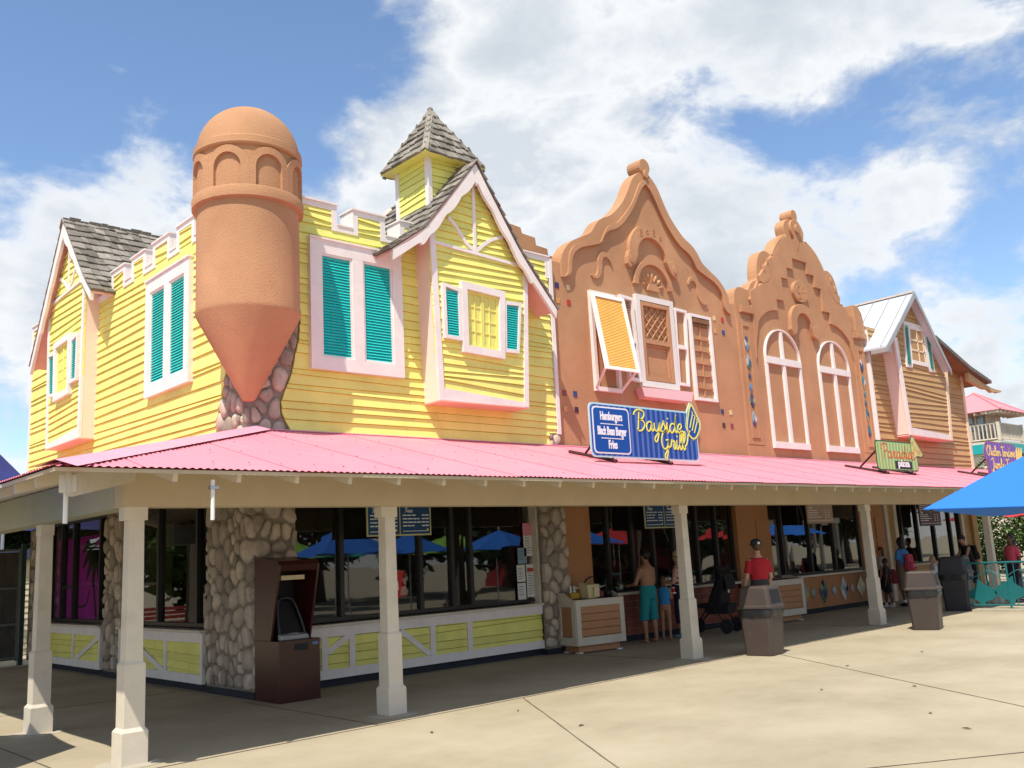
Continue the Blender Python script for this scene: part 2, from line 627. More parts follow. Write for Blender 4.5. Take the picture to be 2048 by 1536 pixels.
def stones(fr, poly, n, seed, w, parent, depth=0.055, gap=0.012, aspect=1.18):
    r = random.Random(seed)
    for c in voronoi(poly, n, seed, aspect):
        cx = sum(p[0] for p in c) / len(c)
        cy = sum(p[1] for p in c) / len(c)
        # resample the outline at 12 angles, rounded
        m = 12
        rad = []
        for k in range(m):
            a = 2 * math.pi * k / m
            dx, dy = math.cos(a), math.sin(a)
            best = 9
            for i in range(len(c)):
                p, q = c[i], c[(i + 1) % len(c)]
                ex, ey = q[0] - p[0], q[1] - p[1]
                den = dx * ey - dy * ex
                if abs(den) < 1e-9: continue
                t = ((p[0] - cx) * ey - (p[1] - cy) * ex) / den
                s = ((p[0] - cx) * dy - (p[1] - cy) * dx) / den
                if t > 0 and -1e-6 <= s <= 1 + 1e-6: best = min(best, t)
            rad.append(best if best < 9 else 0.05)
        sm = [(0.25 * rad[k - 1] + 0.5 * rad[k] + 0.25 * rad[(k + 1) % m]) for k in range(m)]
        sm = [max(0.015, min(s, q) - gap) for s, q in zip(sm, rad)]
        size = sum(sm) / m
        if size < 0.022: continue
        dp = depth * min(1.2, 0.45 + size * 5) * r.uniform(0.8, 1.25)
        tu, tv = r.uniform(-0.25, 0.25), r.uniform(-0.25, 0.25)
        vs, fs = [], []
        for sc, h in ((1.0, -0.02), (0.97, dp * 0.45), (0.78, dp * 0.85), (0.4, dp * 1.02)):
            for k in range(m):
                a = 2 * math.pi * k / m
                u, v = math.cos(a) * sm[k] * sc, math.sin(a) * sm[k] * sc
                hh = h + (tu * u + tv * v) * (1 if h > 0.01 else 0) * 0.5
                vs.append(fr(cx + u, cy + v, w + hh))
        for i in range(3):
            for k in range(m):
                fs.append((i * m + k, i * m + (k + 1) % m, (i + 1) * m + (k + 1) % m, (i + 1) * m + k))
        fs.append(tuple(3 * m + k for k in range(m)))
        mk('stone', vs, fs, STONE, parent, world=True, smooth=True)


SHINGLE_MESH = []
for _k in range(4):
    _r = random.Random(50 + _k)
    _h = [_r.uniform(-0.012, 0.012) for _ in range(4)]
    _m = MB().add([(0, 0, 0), (1, _h[0], 0), (1, 1.5, 0), (0, 1.5, 0),
                   (0, 0, 0.052 + _h[1] * 0.9), (1, _h[0], 0.046 + _h[2] * 0.9), (1, 1.5, 0.004), (0, 1.5, 0.004)],
                  [(0, 3, 2, 1), (4, 5, 6, 7), (0, 1, 5, 4), (1, 2, 6, 5), (2, 3, 7, 6), (3, 0, 4, 7)])
    _me = bpy.data.meshes.new('shingle')
    _me.from_pydata(_m.v, [], _m.f)
    _me.materials.append(SHG)
    SHINGLE_MESH.append(_me)


def shingle_slope(o, eu, ev, quad_w, slope_l, parent, seed, expo=0.235, wmin=0.11, wmax=0.26, inset=None, join=False):
    """courses of cedar shingles.  o: eave corner, eu: unit along the eave, ev: unit up the slope"""
    r = random.Random(seed)
    o, eu, ev = Vector(o), Vector(eu).normalized(), Vector(ev).normalized()
    nn = eu.cross(ev).normalized()
    jm = MB()
    k = 0
    s = -0.03
    while s < slope_l - 0.03:
        a0, a1 = (0, quad_w) if inset is None else inset(max(s, 0) + expo * 0.75)
        x = a0 + (r.uniform(-0.0, 0.0))
        while x < a1 - 0.02:
            wd = min(r.uniform(wmin, wmax), a1 - x)
            if a1 - x - wd < 0.05: wd = a1 - x
            ln = min(expo, slope_l - s)
            jit = r.uniform(-0.028, 0.028)
            p = o + eu * x + ev * (s + jit) + nn * (0.012 + r.uniform(0, 0.006))
            M = Matrix(((eu.x * (wd - 0.006), ev.x * ln, nn.x, p.x), (eu.y * (wd - 0.006), ev.y * ln, nn.y, p.y),
                        (eu.z * (wd - 0.006), ev.z * ln, nn.z, p.z), (0, 0, 0, 1)))
            me = SHINGLE_MESH[r.randrange(4)]
            if join:
                jm.add([M @ v.co for v in me.vertices], [tuple(f.vertices) for f in me.polygons])
            else:
                ob = bpy.data.objects.new('shingle', me)
                link(ob, parent)
                ob.matrix_local = M
            x += wd
            k += 1
        s += expo
    if join:
        tag(jm.build('shingles', SHG, parent), kind='stuff')
    return k

# ================================================================== ground
def ground_mat():
    m = bpy.data.materials.new('plaza_concrete')
    m.use_nodes = True
    nt = m.node_tree
    bs = nt.nodes['Principled BSDF']
    pos = nd(nt, 'ShaderNodeNewGeometry').outputs['Position']
    n1 = nd(nt, 'ShaderNodeTexNoise', {'Vector': pos, 'Scale': 0.55, 'Detail': 7.0, 'Roughness': 0.62}).outputs[0]
    n2 = nd(nt, 'ShaderNodeTexNoise', {'Vector': pos, 'Scale': 5.0, 'Detail': 8.0, 'Roughness': 0.7}).outputs[0]
    n3 = nd(nt, 'ShaderNodeTexNoise', {'Vector': pos, 'Scale': 120.0, 'Detail': 3.0, 'Roughness': 0.7}).outputs[0]
    c = ramp(nt, n1, [(0.30, (0.285, 0.240, 0.160)), (0.5, (0.355, 0.304, 0.210)), (0.72, (0.43, 0.372, 0.268))])
    c = mixc(nt, nd(nt, 'ShaderNodeMapRange', {0: n2, 1: 0.35, 2: 0.7, 3: 0.0, 4: 0.35}).outputs[0], c, (0.41, 0.355, 0.252))
    c = mixc(nt, nd(nt, 'ShaderNodeMapRange', {0: n3, 1: 0.60, 2: 0.75, 3: 0.0, 4: 0.4}).outputs[0], c, (0.17, 0.135, 0.095))
    sp = nd(nt, 'ShaderNodeTexVoronoi', {'Vector': pos, 'Scale': 1.6, 'Randomness': 1.0}).outputs['Distance']
    c = mixc(nt, nd(nt, 'ShaderNodeMapRange', {0: sp, 1: 0.0, 2: 0.032, 3: 0.14, 4: 0.0}).outputs[0], c, (0.12, 0.10, 0.075))
    nt.links.new(c, bs.inputs['Base Color'])
    bs.inputs['Roughness'].default_value = 0.85
    bs.inputs['Specular IOR Level'].default_value = 0.25
    b = nd(nt, 'ShaderNodeBump', {'Height': n3, 'Strength': 0.25, 'Distance': 0.01})
    nt.links.new(b.outputs[0], bs.inputs['Normal'])
    return m


GROUND = ground_mat()
g = MB().add([(-400, -400, 0), (600, -400, 0), (600, 600, 0), (-400, 600, 0)], [(0, 1, 2, 3)]).build('ground', GROUND, fix=False)
tag(g, kind='structure')
JOINTM = mat('joint_filler', (0.13, 0.108, 0.08), 0.95, 0.3, 8)
for a, b, wd in (((3.04, 24), (3.04, 9.05), .014), ((-3, 9.05), (30, 9.2), .014), ((8.32, 9.08), (3.4, 1.3), .014), ((13.8, 9.1), (9.2, 2.1), .010),
                 ((3.0, 6.45), (12.0, 0.85), .010), ((6.16, 9.1), (6.19, 12.4), .010), ((12.3, 9.1), (12.3, 12.4), .010), ((18.4, 9.1), (18.4, 12.4), .010),
                 ((-3, 14.5), (6.3, 14.5), .010)):
    r = random.Random(int(a[0] * 10))
    pts = [(a[0] + (b[0] - a[0]) * k / 30 + r.uniform(-.004, .004), a[1] + (b[1] - a[1]) * k / 30 + r.uniform(-.004, .004)) for k in range(31)]
    o = ribbon(lambda u, v, w: (u, v, w), pts, [wd * r.uniform(.6, 1.4) for _ in pts], 0.002, 0.005).build('pavement_joint', JOINTM)
    tag(o, kind='structure')

# ================================================================== yellow building
YB = thing('clapboard_shop', 'bright yellow clapboard shop with teal shutters, shingled gables and clay corner turret', 'building', (6.2, 12.4, 0))
CORE = mat('wall_core', (0.22, 0.18, 0.04), 0.8)


def yb(m, name, material, parent=None, **kw):
    return m.build(name, material, parent or YB, world=True, **kw)


# cores behind the siding
fw = yb(slab(front, rect(6.28, 12.6, 3.3, 7.08), -0.25, -0.02), 'front_wall', CORE)
lw = yb(slab(left, rect(12.66, 22.7, 3.3, 7.08), -0.25, -0.02), 'side_wall', CORE)
# flat roof deck closing the shell behind the parapet, and the far walls
yb(MB().box(6.45, 12.6, 12.65, 22.4, 6.3, 6.4), 'roof_deck', mat('roof_felt', (0.12, 0.12, 0.12), 0.9))
yb(MB().box(6.45, 12.6, 22.45, 22.7, 0, 6.9), 'rear_wall', YEL)

# siding polygons
fpoly = [(7.0, 3.66), (6.90, 3.86), (6.82, 4.0), (6.80, 4.18), (6.86, 4.34), (6.98, 4.62), (7.05, 4.94), (7.11, 5.17), (7.14, 5.5), (7.10, 7.11),
         (12.56, 7.11), (12.56, 4.0), (12.36, 3.99), (12.36, 3.66)]
boards(front, fpoly, joints(3.62, 7.08, 0.145, 11, 0.95), 6.8, 12.6, 0.0, YEL, fw)
lpoly = [(13.30, 3.4), (13.24, 3.93), (13.17, 4.13), (13.07, 4.32), (12.95, 4.59), (12.87, 4.77), (12.7, 5.5), (12.7, 7.10), (22.62, 7.10), (22.62, 3.4)]
boards(left, lpoly, joints(3.4, 7.08, 0.15, 23, 1.7), 12.7, 22.62, 0.0, YEL, lw)
# corner boards and flashing
yb(slab(front, [(12.57, 3.98), (12.66, 3.98), (12.68, 7.45), (12.6, 7.45)], -0.1, 0.045), 'corner_board', WHT)
yb(slab(left, rect(22.62, 22.72, 3.3, 7.05), -0.1, 0.04), 'corner_board', WHT)


def parapet(fr, merl, vf, vt, name_seed, host, depth, ends):
    """merlons with capped cream trim; merl = list of (u0,u1)"""
    for k, (a, b) in enumerate(merl):
        core = yb(slab(fr, rect(a, b, vf, vt - 0.01), -depth, -0.02), 'merlon', WHT)
        t = 0.10
        bd = rect(a + t, b - t, vf - 0.045, vt - 0.11)
        boards(fr, bd, joints(vf - 0.10, vt, 0.14, name_seed + k, 0.7), a, b, 0.0, YEL, core)
        tr = MB()
        for p in (rect(a, a + t, vf - 0.11, vt - 0.105), rect(b - t, b, vf - 0.11, vt - 0.105), rect(a, b, vt - 0.105, vt - 0.012)):
            tr.prism([fr(u, v, -0.018) for u, v in p], [fr(u, v, 0.035) for u, v in p])
        tr.build('trim', WHT, core, world=True)
        p = rect(a - 0.02, b + 0.02, vt - 0.012, vt + 0.016)
        MB().prism([fr(u, v, -depth - 0.02) for u, v in p], [fr(u, v, 0.06) for u, v in p]).build('cap', WHT, core, world=True)
    for (a, b) in ends:
        yb(slab(fr, rect(a + 0.002, b - 0.002, vf - 0.11, vf - 0.008), -0.018, 0.034), 'notch_trim', WHT)
        yb(slab(fr, rect(a + 0.002, b - 0.002, vf - 0.008, vf + 0.012), -depth, 0.05), 'notch_sill', WHT)


fm = [(7.0, 7.81), (8.11, 8.75), (9.05, 9.65), (11.4, 12.6)]
parapet(front, fm, 7.15, 7.48, 40, fw, 0.34, [(7.81, 8.11), (8.75, 9.05), (9.65, 11.4)])
lm = [(13.03, 13.72), (14.04, 14.73), (15.02, 15.74), (16.08, 16.72), (17.03, 17.73), (20.9, 21.6), (21.95, 22.7)]
parapet(left, lm, 7.14, 7.48, 60, lw, 0.34, [(13.72, 14.04), (14.73, 15.02), (15.74, 16.08), (16.72, 17.03), (17.73, 20.9), (21.6, 21.95)])


def big_window(fr, u0, u1, v0, v1, flip):
    m = framebars(fr, u0, u1, v0, v1, 0.19, 0.0, 0.105, 0.20, 0.22)
    uc = (u0 + u1) / 2
    p = rect(uc - 0.10, uc + 0.10, v0 + 0.20, v1 - 0.22)
    m.prism([fr(u, v, 0) for u, v in p], [fr(u, v, 0.104) for u, v in p])
    w = yb(m, 'shuttered_window', WHT)
    cap = rect(u0 - 0.015, u1 + 0.015, v1, v1 + 0.03)
    MB().prism([fr(u, v, 0) for u, v in cap], [fr(u, v, 0.13) for u, v in cap]).build('head_cap', WHT, w, world=True)
    for a, b in ((u0 + 0.19, uc - 0.10), (uc + 0.10, u1 - 0.19)):
        framebars(fr, a, b, v0 + 0.20, v1 - 0.22, 0.035, 0.0, 0.088).build('sash', WHT, w, world=True)
        s = louvres(fr, a + 0.035, b - 0.035, v0 + 0.235, v1 - 0.255, 0.046, 0.047).build('louvres', TEAL, w, world=True)
        tag(s, kind='stuff')


big_window(front, 7.27, 9.01, 4.73, 6.82, False)
big_window(left, 14.06, 15.85, 4.73, 6.78, True)

# ------------------------------------------------------------------ gabled bays
def bay(fr0, uc, sgn, apexz, lend, rend, kinkL, kinkR, botz, tiez, winz, seed, depth, out, ridge_back):
    """crooked half-timbered bay; local u grows to the viewer's right on the front wall (sgn=1) and is mirrored on the side wall"""
    def fr(u, v, w=0.0):
        return fr0(uc + sgn * u, v, w)
    F = out                      # face of the bay
    BG = out + 0.17              # plane of the barge boards
    faceL = [(-0.90, botz), (-0.99, tiez - 0.25)]
    faceR = [(1.10, botz + 0.01), (1.25, tiez - 0.42)]
    apex_in = (0.0, apexz - 0.16)
    def rl(u):                   # roof line
        pts = [lend, kinkL, (0, apexz), kinkR, rend]
        for a, b in zip(pts, pts[1:]):
            if a[0] <= u <= b[0]: return a[1] + (b[1] - a[1]) * (u - a[0]) / (b[0] - a[0])
        return apexz
    face = [faceL[0], faceR[0], faceR[1], (1.22, rl(1.22) - 0.12), kinkR and (kinkR[0], kinkR[1] - 0.12), apex_in, (kinkL[0], kinkL[1] - 0.12) if kinkL[0] > -0.99 else (-0.97, rl(-0.97) - 0.12), faceL[1]]
    core = yb(slab(fr, face, -0.05, F - 0.015), 'gable_bay', mat('bay_side', (0.80, 0.66, 0.56), 0.55, 0.05, 3))
    # siding of the face
    jl = joints(botz - 0.1, apexz, 0.135, seed, 0.75)
    boards(fr, face, jl, -1.0, 1.25, F, YEL, core)
    # edge posts, bottom board, underside
    def part(nm, poly, w0, w1, mt):
        return slab(fr, poly, w0, w1).build(nm, mt, core, world=True)
    tp = F + 0.045
    part('corner_post', [(-0.905, botz), (-0.80, botz), (-0.88, rl(-0.88) - 0.10), (-0.995, rl(-0.99) - 0.10)], F - 0.01, tp, WHT)
    part('corner_post', [(1.0, botz + 0.01), (1.105, botz + 0.01), (1.255, rl(1.25) - 0.10), (1.17, rl(1.17) - 0.10)], F - 0.01, tp, WHT)
    part('bottom_board', [(-0.80, botz), (1.0, botz + 0.005), (1.0, botz + 0.09), (-0.80, botz + 0.20)], F - 0.01, tp - 0.004, WHT)
    part('underside', [(-0.91, botz - 0.025), (1.11, botz - 0.015), (1.11, botz - 0.001), (-0.91, botz - 0.001)], -0.04, tp + 0.01, PEACH)
    # timber pattern
    part('tie_beam', [(-0.95, tiez - 0.02), (1.02, tiez - 0.10), (1.02, tiez - 0.045), (-0.95, tiez + 0.035)], F, F + 0.05, WHT)
    part('king_post', [(-0.02, tiez), (0.045, tiez), (0.06, rl(0.06) - 0.3), (0.0, rl(0.0) - 0.3)], F, F + 0.047, WHT)
    for nm, pts in (('brace', [(-0.56, tiez + 0.52), (-0.41, tiez + 0.39), (-0.28, tiez + 0.24), (-0.17, tiez + 0.11), (0.02, tiez + 0.01)]),
                    ('brace', [(0.04, tiez + 0.01), (0.24, tiez + 0.18), (0.44, tiez + 0.31), (0.69, tiez + 0.40)])):
        ribbon(fr, smoothpts(pts), 0.062, F, F + 0.044).build(nm, WHT, core, world=True)
    # windows: multi-pane casement between two crooked shutters
    wz0, wz1 = winz
    h = wz1 - wz0
    q = [(-0.40, wz0 + 0.03), (0.54, wz0), (0.62, wz1 - 0.04), (-0.38, wz1)]
    qf, inn = quadframe(fr, q, 0.13, F, F + 0.105)
    w = qf.build('casement', WHT, core, world=True)
    sl, inn2 = quadframe(fr, inn, 0.05, F + 0.0, F + 0.055)
    sl.build('sash', YEL, w if False else core, world=True)
    slab(fr, inn2, F, F + 0.034).build('panel', YEL, core, world=True)
    def lerp(a, b, t): return (a[0] + (b[0] - a[0]) * t, a[1] + (b[1] - a[1]) * t)
    for t, wd in ((0.24, 0.022), (0.5, 0.07), (0.76, 0.022)):
        ribbon(fr, [lerp(inn2[0], inn2[1], t), lerp(inn2[3], inn2[2], t)], wd, F + 0.034, F + (0.056 if wd > 0.05 else 0.048)).build('glazing_bar', YEL, core, world=True)
    for t in (0.26, 0.5, 0.75):
        ribbon(fr, [lerp(inn2[0], inn2[3], t), lerp(inn2[1], inn2[2], t)], 0.022, F + 0.034, F + 0.046).build('glazing_bar', YEL, core, world=True)
    for q in ([(-0.78, wz0 + 0.23), (-0.402, wz0 + 0.22), (-0.388, wz1 - 0.14), (-0.79, wz1 - 0.09)],
              [(0.552, wz0 + 0.13), (0.90, wz0 + 0.14), (1.02, wz1 - 0.19), (0.612, wz1 - 0.21)]):
        qf, inn = quadframe(fr, q, 0.065, F, F + 0.092)
        qf.build('shutter_frame', WHT, core, world=True)
        def skew(v, inn=inn):
            t = (v - inn[0][1]) / (inn[3][1] - inn[0][1])
            return lerp(inn[0], inn[3], t)[0], lerp(inn[1], inn[2], t)[0]
        lv = louvres(fr, 0, 0, max(inn[0][1], inn[1][1]), min(inn[2][1], inn[3][1]), F + 0.044, 0.042, skew).build('louvres', TEAL, core, world=True)
        tag(lv, kind='stuff')
    # roof slabs with soffit, barge boards, shingles
    th = 0.05
    for side, (e, kk) in enumerate(((lend, kinkL), (rend, kinkR))):
        pts = [e, kk, (0, apexz)]
        poly = pts + [(p[0], p[1] - th) for p in pts[::-1]]
        slab(fr, poly, -ridge_back, BG).build('roof_slope', PEACH, core, world=True)
        # barge board: straight outer edge, scalloped inner edge
        outer = smoothpts([e, kk, (0, apexz - 0.005)], 8)
        sg = -1 if side == 0 else 1
        inner = []
        n = 44
        for i in range(n + 1):
            t = i / n
            u = e[0] * (1 - t)
            z = rl(u)
            wdt = 0.15 + 0.06 * abs(math.sin(t * math.pi * 5.0)) + (0.16 * max(0, (t - 0.55)) if t > 0.55 else 0)
            if t < 0.3: wdt = 0.13
            inner.append((u + (-sg) * 0.02, z - wdt - 0.05))
        inner[-1] = (0, apexz - 0.42)
        band(fr, [(p[0], p[1] - 0.01) for p in outer], inner, BG - 0.05, BG + 0.012).build('barge_board', WHT, core, world=True)
    rb = 1.75 + BG
    for side, (e, kk) in enumerate(((lend, kinkL), (rend, kinkR))):
        vis = (side == 0)
        for (a, b) in ((e, kk), (kk, (0, apexz))):
            pa, pb = Vector(fr(a[0], a[1] + 0.0, BG + 0.03)), Vector(fr(b[0], b[1] + 0.0, BG + 0.03))
            back = Vector(fr(a[0], a[1], BG + 0.03 - rb))
            ev = (pb - pa)
            sl_l = ev.length
            eu = (back - pa)
            o = pa
            if eu.cross(ev).z < 0:
                o = back
                eu = pa - back
            shingle_slope(o, eu, ev, rb, sl_l, core, seed + side * 7 + int(a[0] * 10), expo=0.235 if sl_l > 0.8 else sl_l / max(1, round(sl_l / 0.23)), join=not vis)
    # ridge caps
    cap = MB()
    x = BG + 0.05
    r = random.Random(seed)
    while x > -1.2:
        l = 0.26
        for s, (e, kk) in ((-1, (lend, kinkL)), (1, (rend, kinkR))):
            dv = (apexz - kk[1]) / abs(kk[0])
            p0, p1 = (0, apexz + 0.075), (s * 0.12, apexz + 0.075 - 0.12 * dv)
            lift = 0.03
            cap.prism([fr(p0[0], p0[1], x), fr(p1[0], p1[1], x), fr(p1[0], p1[1] - lift, x - l * 1.3), fr(p0[0], p0[1] - lift, x - l * 1.3)],
                      [fr(p0[0], p0[1] - 0.03, x), fr(p1[0], p1[1] - 0.03, x), fr(p1[0], p1[1] - lift - .02, x - l * 1.3), fr(p0[0], p0[1] - lift - .02, x - l * 1.3)])
        x -= l
    tag(cap.build('ridge_caps', SHG, core, world=True), kind='stuff')
    return core


FBAY = bay(front, 10.36, 1, 8.66, (-1.86, 6.73), (1.83, 6.24), (-1.18, 7.22), (0.98, 7.2), 4.35, 7.06, (5.17, 6.45), 71, 2.2, 0.40, 2.2)
LBAY = bay(left, 19.36, -1, 8.93, (-1.90, 6.27), (1.76, 7.05), (-1.05, 7.42), (1.24, 7.50), 4.40, 7.52, (5.29, 6.55), 85, 2.2, 0.27, 2.4) if False else None


def left_m(u, v, w=0.0):
    return left(u, v, w)


LBAY = bay(left, 19.36, 1, 8.93, (-1.76, 7.04), (1.90, 6.27), (-1.30, 7.46), (1.05, 7.45), 4.40, 7.52, (5.29, 6.55), 85, 2.2, 0.27, 2.4)

# ------------------------------------------------------------------ cupola on the front gable
cx0, cx1, cy0, cy1 = 9.70, 10.66, 12.36, 13.30
cup = yb(MB().box(cx0 + .02, cx1 - .02, cy0 + .02, cy1 - .02, 7.6, 8.9), 'cupola', CORE)


def cf(u, v, w=0): return (u, cy0 - w, v)
def cl(u, v, w=0): return (cx0 - w, u, v)
def cr(u, v, w=0): return (cx1 + w, u, v)


boards(cf, rect(cx0 + .06, cx1 - .06, 7.6, 8.9), joints(7.55, 8.9, 0.13, 5, .8), cx0, cx1, -0.02, YEL, cup, lap=.022)
boards(cl, rect(cy0 + .06, cy1 - .06, 7.6, 8.9), joints(7.55, 8.9, 0.13, 6, .8), cy0, cy1, -0.02, YEL, cup, lap=.022)
boards(cr, rect(cy0 + .06, cy1 - .06, 7.6, 8.9), joints(7.55, 8.9, 0.13, 7, .8), cy0, cy1, -0.02, YEL, cup, lap=.022)
for x, y in ((cx0, cy0), (cx1, cy0), (cx0, cy1), (cx1, cy1)):
    sx = 1 if x == cx0 else -1
    sy = 1 if y == cy0 else -1
    MB().box(min(x - sx * .022, x + sx * .07), max(x - sx * .022, x + sx * .07), min(y - sy * .022, y + sy * .07), max(y - sy * .022, y + sy * .07), 7.6, 8.9).build('corner_board', WHT, cup, world=True)
ex0, ex1, ey0, ey1, ez, az = 9.49, 10.87, 12.15, 13.51, 8.80, 9.98
acx, acy = 10.18, 12.83
MB().add([(ex0, ey0, ez), (ex1, ey0, ez), (ex1, ey1, ez), (ex0, ey1, ez), (acx, acy, az)], [(0, 1, 4), (1, 2, 4), (2, 3, 4), (3, 0, 4), (3, 2, 1, 0)]).build('spire_deck', YEL, cup, world=True)
for (p, q, vis, sd) in (((ex0, ey0), (ex1, ey0), True, 1), ((ex0, ey1), (ex0, ey0), True, 2), ((ex1, ey0), (ex1, ey1), False, 3), ((ex1, ey1), (ex0, ey1), False, 4)):
    o = Vector((p[0], p[1], ez))
    e = Vector((q[0], q[1], ez))
    mid = (o + e) / 2
    up = Vector((acx, acy, az)) - mid
    wq = (e - o).length
    L = up.length
    shingle_slope(o, e - o, up, wq, L - 0.1, cup, 300 + sd, expo=0.20, wmin=.1, wmax=.2,
                  inset=lambda s, wq=wq, L=L: (wq / 2 * s / L, wq - wq / 2 * s / L), join=not vis)
for (px_, py_) in ((ex0, ey0), (ex1, ey0), (ex1, ey1), (ex0, ey1)):
    a = Vector((px_, py_, ez + .05))
    b = Vector((acx, acy, az + .06))
    hm = MB()
    k = 7
    outw = Vector((px_ - acx, py_ - acy, 0)).normalized()
    sd = outw.cross(Vector((0, 0, 1)))
    for i in range(k):
        p = a.lerp(b, i / k)
        q = a.lerp(b, (i + 1.25) / k)
        d0, d1 = .06, .05
        hm.prism([p + Vector((0, 0, .015)), p + sd * d0 - Vector((0, 0, .02)), q + sd * d1 - Vector((0, 0, .03)), q + Vector((0, 0, .0))],
                 [p, p + sd * d0 - Vector((0, 0, .05)), q + sd * d1 - Vector((0, 0, .05)), q - Vector((0, 0, .03))])
        hm.prism([p + Vector((0, 0, .015)), p - sd * d0 - Vector((0, 0, .02)), q - sd * d1 - Vector((0, 0, .03)), q + Vector((0, 0, .0))],
                 [p, p - sd * d0 - Vector((0, 0, .05)), q - sd * d1 - Vector((0, 0, .05)), q - Vector((0, 0, .03))])
    tag(hm.build('hip_caps', SHG, cup, world=True), kind='stuff')
MB().lathe([(.15, az - .13), (.16, az - .10), (.02, az + .10), (.0, az + .11)], (acx, acy, 0), 4, math.pi / 4).build('spire_cap', SHG, cup, world=True)

# ------------------------------------------------------------------ corner turret
TC = (6.22, 12.27)
prof = [(0.0, 4.135), (0.075, 4.14), (0.092, 4.155), (0.11, 4.185), (0.735, 5.36), (0.742, 5.40), (0.735, 5.45), (0.735, 6.93), (0.80, 6.95), (0.805, 7.08), (0.79, 7.11), (0.735, 7.115), (0.735, 7.72),
        (0.775, 7.735), (0.79, 7.76), (0.785, 7.86), (0.75, 7.885)]
for i in range(1, 13):
    t = math.pi / 2 * i / 12
    prof.append((max(0.745 * math.cos(t) ** 0.95, 0.002), 7.885 + 0.70 * math.sin(t) ** 1.1))
tur = yb(MB().lathe(prof, (*TC, 0), 72), 'turret', STU, smooth=True)
es = tur.modifiers.new('edges', 'EDGE_SPLIT')
es.split_angle = math.radians(32)
fa = math.atan2(-TC[1], -TC[0])


def tf(a, z, r):
    return (TC[0] + r * math.cos(a), TC[1] + r * math.sin(a), z)


for k in range(8):
    ac = fa + math.radians(22.5 + 45 * k)
    R0 = 0.735
    ow, iw = 0.302 / R0, 0.19 / R0
    ol, il = [], []
    zs = 7.40
    for j in range(13):
        t = math.pi * j / 12
        ol.append((ac + ow * math.cos(t), zs + 0.31 * math.sin(t)))
        il.append((ac + iw * math.cos(t), zs + 0.205 * math.sin(t)))
    ol = [(ac + ow, 7.11)] + ol + [(ac - ow, 7.11)]
    il = [(ac + iw, 7.11)] + il + [(ac - iw, 7.11)]
    vs, fs = [], []
    for (a, z), (b, y) in zip(ol, il):
        vs += [tf(a, z, R0 - .01), tf(b, y, R0 - .01), tf(b, y, R0 + .05), tf(a, z, R0 + .05)]
    for i in range(len(ol) - 1):
        for e in range(4):
            fs.append((4 * i + e, 4 * i + (e + 1) % 4, 4 * i + 4 + (e + 1) % 4, 4 * i + 4 + e))
    fs += [(3, 2, 1, 0), tuple(4 * (len(ol) - 1) + e for e in range(4))]
    mk('blind_arch', vs, fs, STU, tur, world=True)

# ------------------------------------------------------------------ stone piers (upper flare, corner pier, others)
us = [(6.2, 3.5), (7.06, 3.5), (6.97, 3.7), (6.87, 3.87), (6.80, 4.0), (6.78, 4.18), (6.84, 4.34), (6.96, 4.62), (7.03, 4.94), (7.09, 5.17), (7.12, 5.5), (6.2, 5.5)]
pr = yb(slab(front, us, -.2, -0.005), 'stone_flare', MORTAR)
stones(front, us, 34, 5, -.005, pr, .045)
usl = [(12.4, 3.4), (13.30, 3.4), (13.22, 3.93), (13.15, 4.13), (13.05, 4.32), (12.93, 4.59), (12.85, 4.77), (12.7, 5.2), (12.4, 5.2)]
pr = yb(slab(left, usl, -.2, -0.005), 'stone_flare', MORTAR)
stones(left, usl, 32, 8, -.005, pr, .06)
pf = rect(12.36, 12.66, 3.6, 3.99)
pr = yb(slab(front, pf, -.1, 0.0), 'stone_patch', MORTAR)
stones(front, pf, 5, 3, 0.0, pr, .05)

PX = 6.35


def lowl(u, v, w=0): return (PX - w, u, v)
def lowf(u, v, w=0): return (u, 12.55 - w, v)


def pier(name, x0, x1, y0, y1, sides, n, seed):
    p = yb(MB().box(x0 + .03, x1 - .03, y0 + .03, y1, 0.0, 2.95), name, MORTAR)
    MB().box(x0 + .02, x1 - .02, y0 + .02, y1 - .01, 0.0, 0.10).build('pier_base', BASEM, p, world=True)
    for s in sides:
        if s == 'f':
            stones(lambda u, v, w=0: (u, y0 + .03 - w, v), rect(x0, x1, .11, 2.9), int((x1 - x0) * n), seed, 0, p, .055)
        if s == 'l':
            stones(lambda u, v, w=0: (x0 + .03 - w, u, v), rect(y0, y1, .11, 2.9), int((y1 - y0) * n), seed + 1, 0, p, .055)
        if s == 'r':
            stones(lambda u, v, w=0: (x1 - .03 + w, u, v), rect(y0, y1, .11, 2.9), int((y1 - y0) * n), seed + 2, 0, p, .055)
    return p


pier('stone_pier', 6.35, 7.06, 12.40, 13.94, 'fl', 56, 21)
pier('stone_pier', 12.02, 12.70, 12.40, 12.9, 'f', 52, 31)
pier('stone_pier', 6.35, 6.9, 17.36, 18.26, 'l', 58, 41)
pier('stone_pier', 6.35, 6.9, 21.8, 22.72, 'l', 50, 51)
pr = yb(MB().box(6.33, 6.9, 22.72, 22.8, .1, 2.9), 'stone_return', MORTAR)
stones(lambda u, v, w=0: (u, 22.72 - w, v), rect(6.32, 6.85, .11, 2.9), 14, 77, 0, pr, .05)

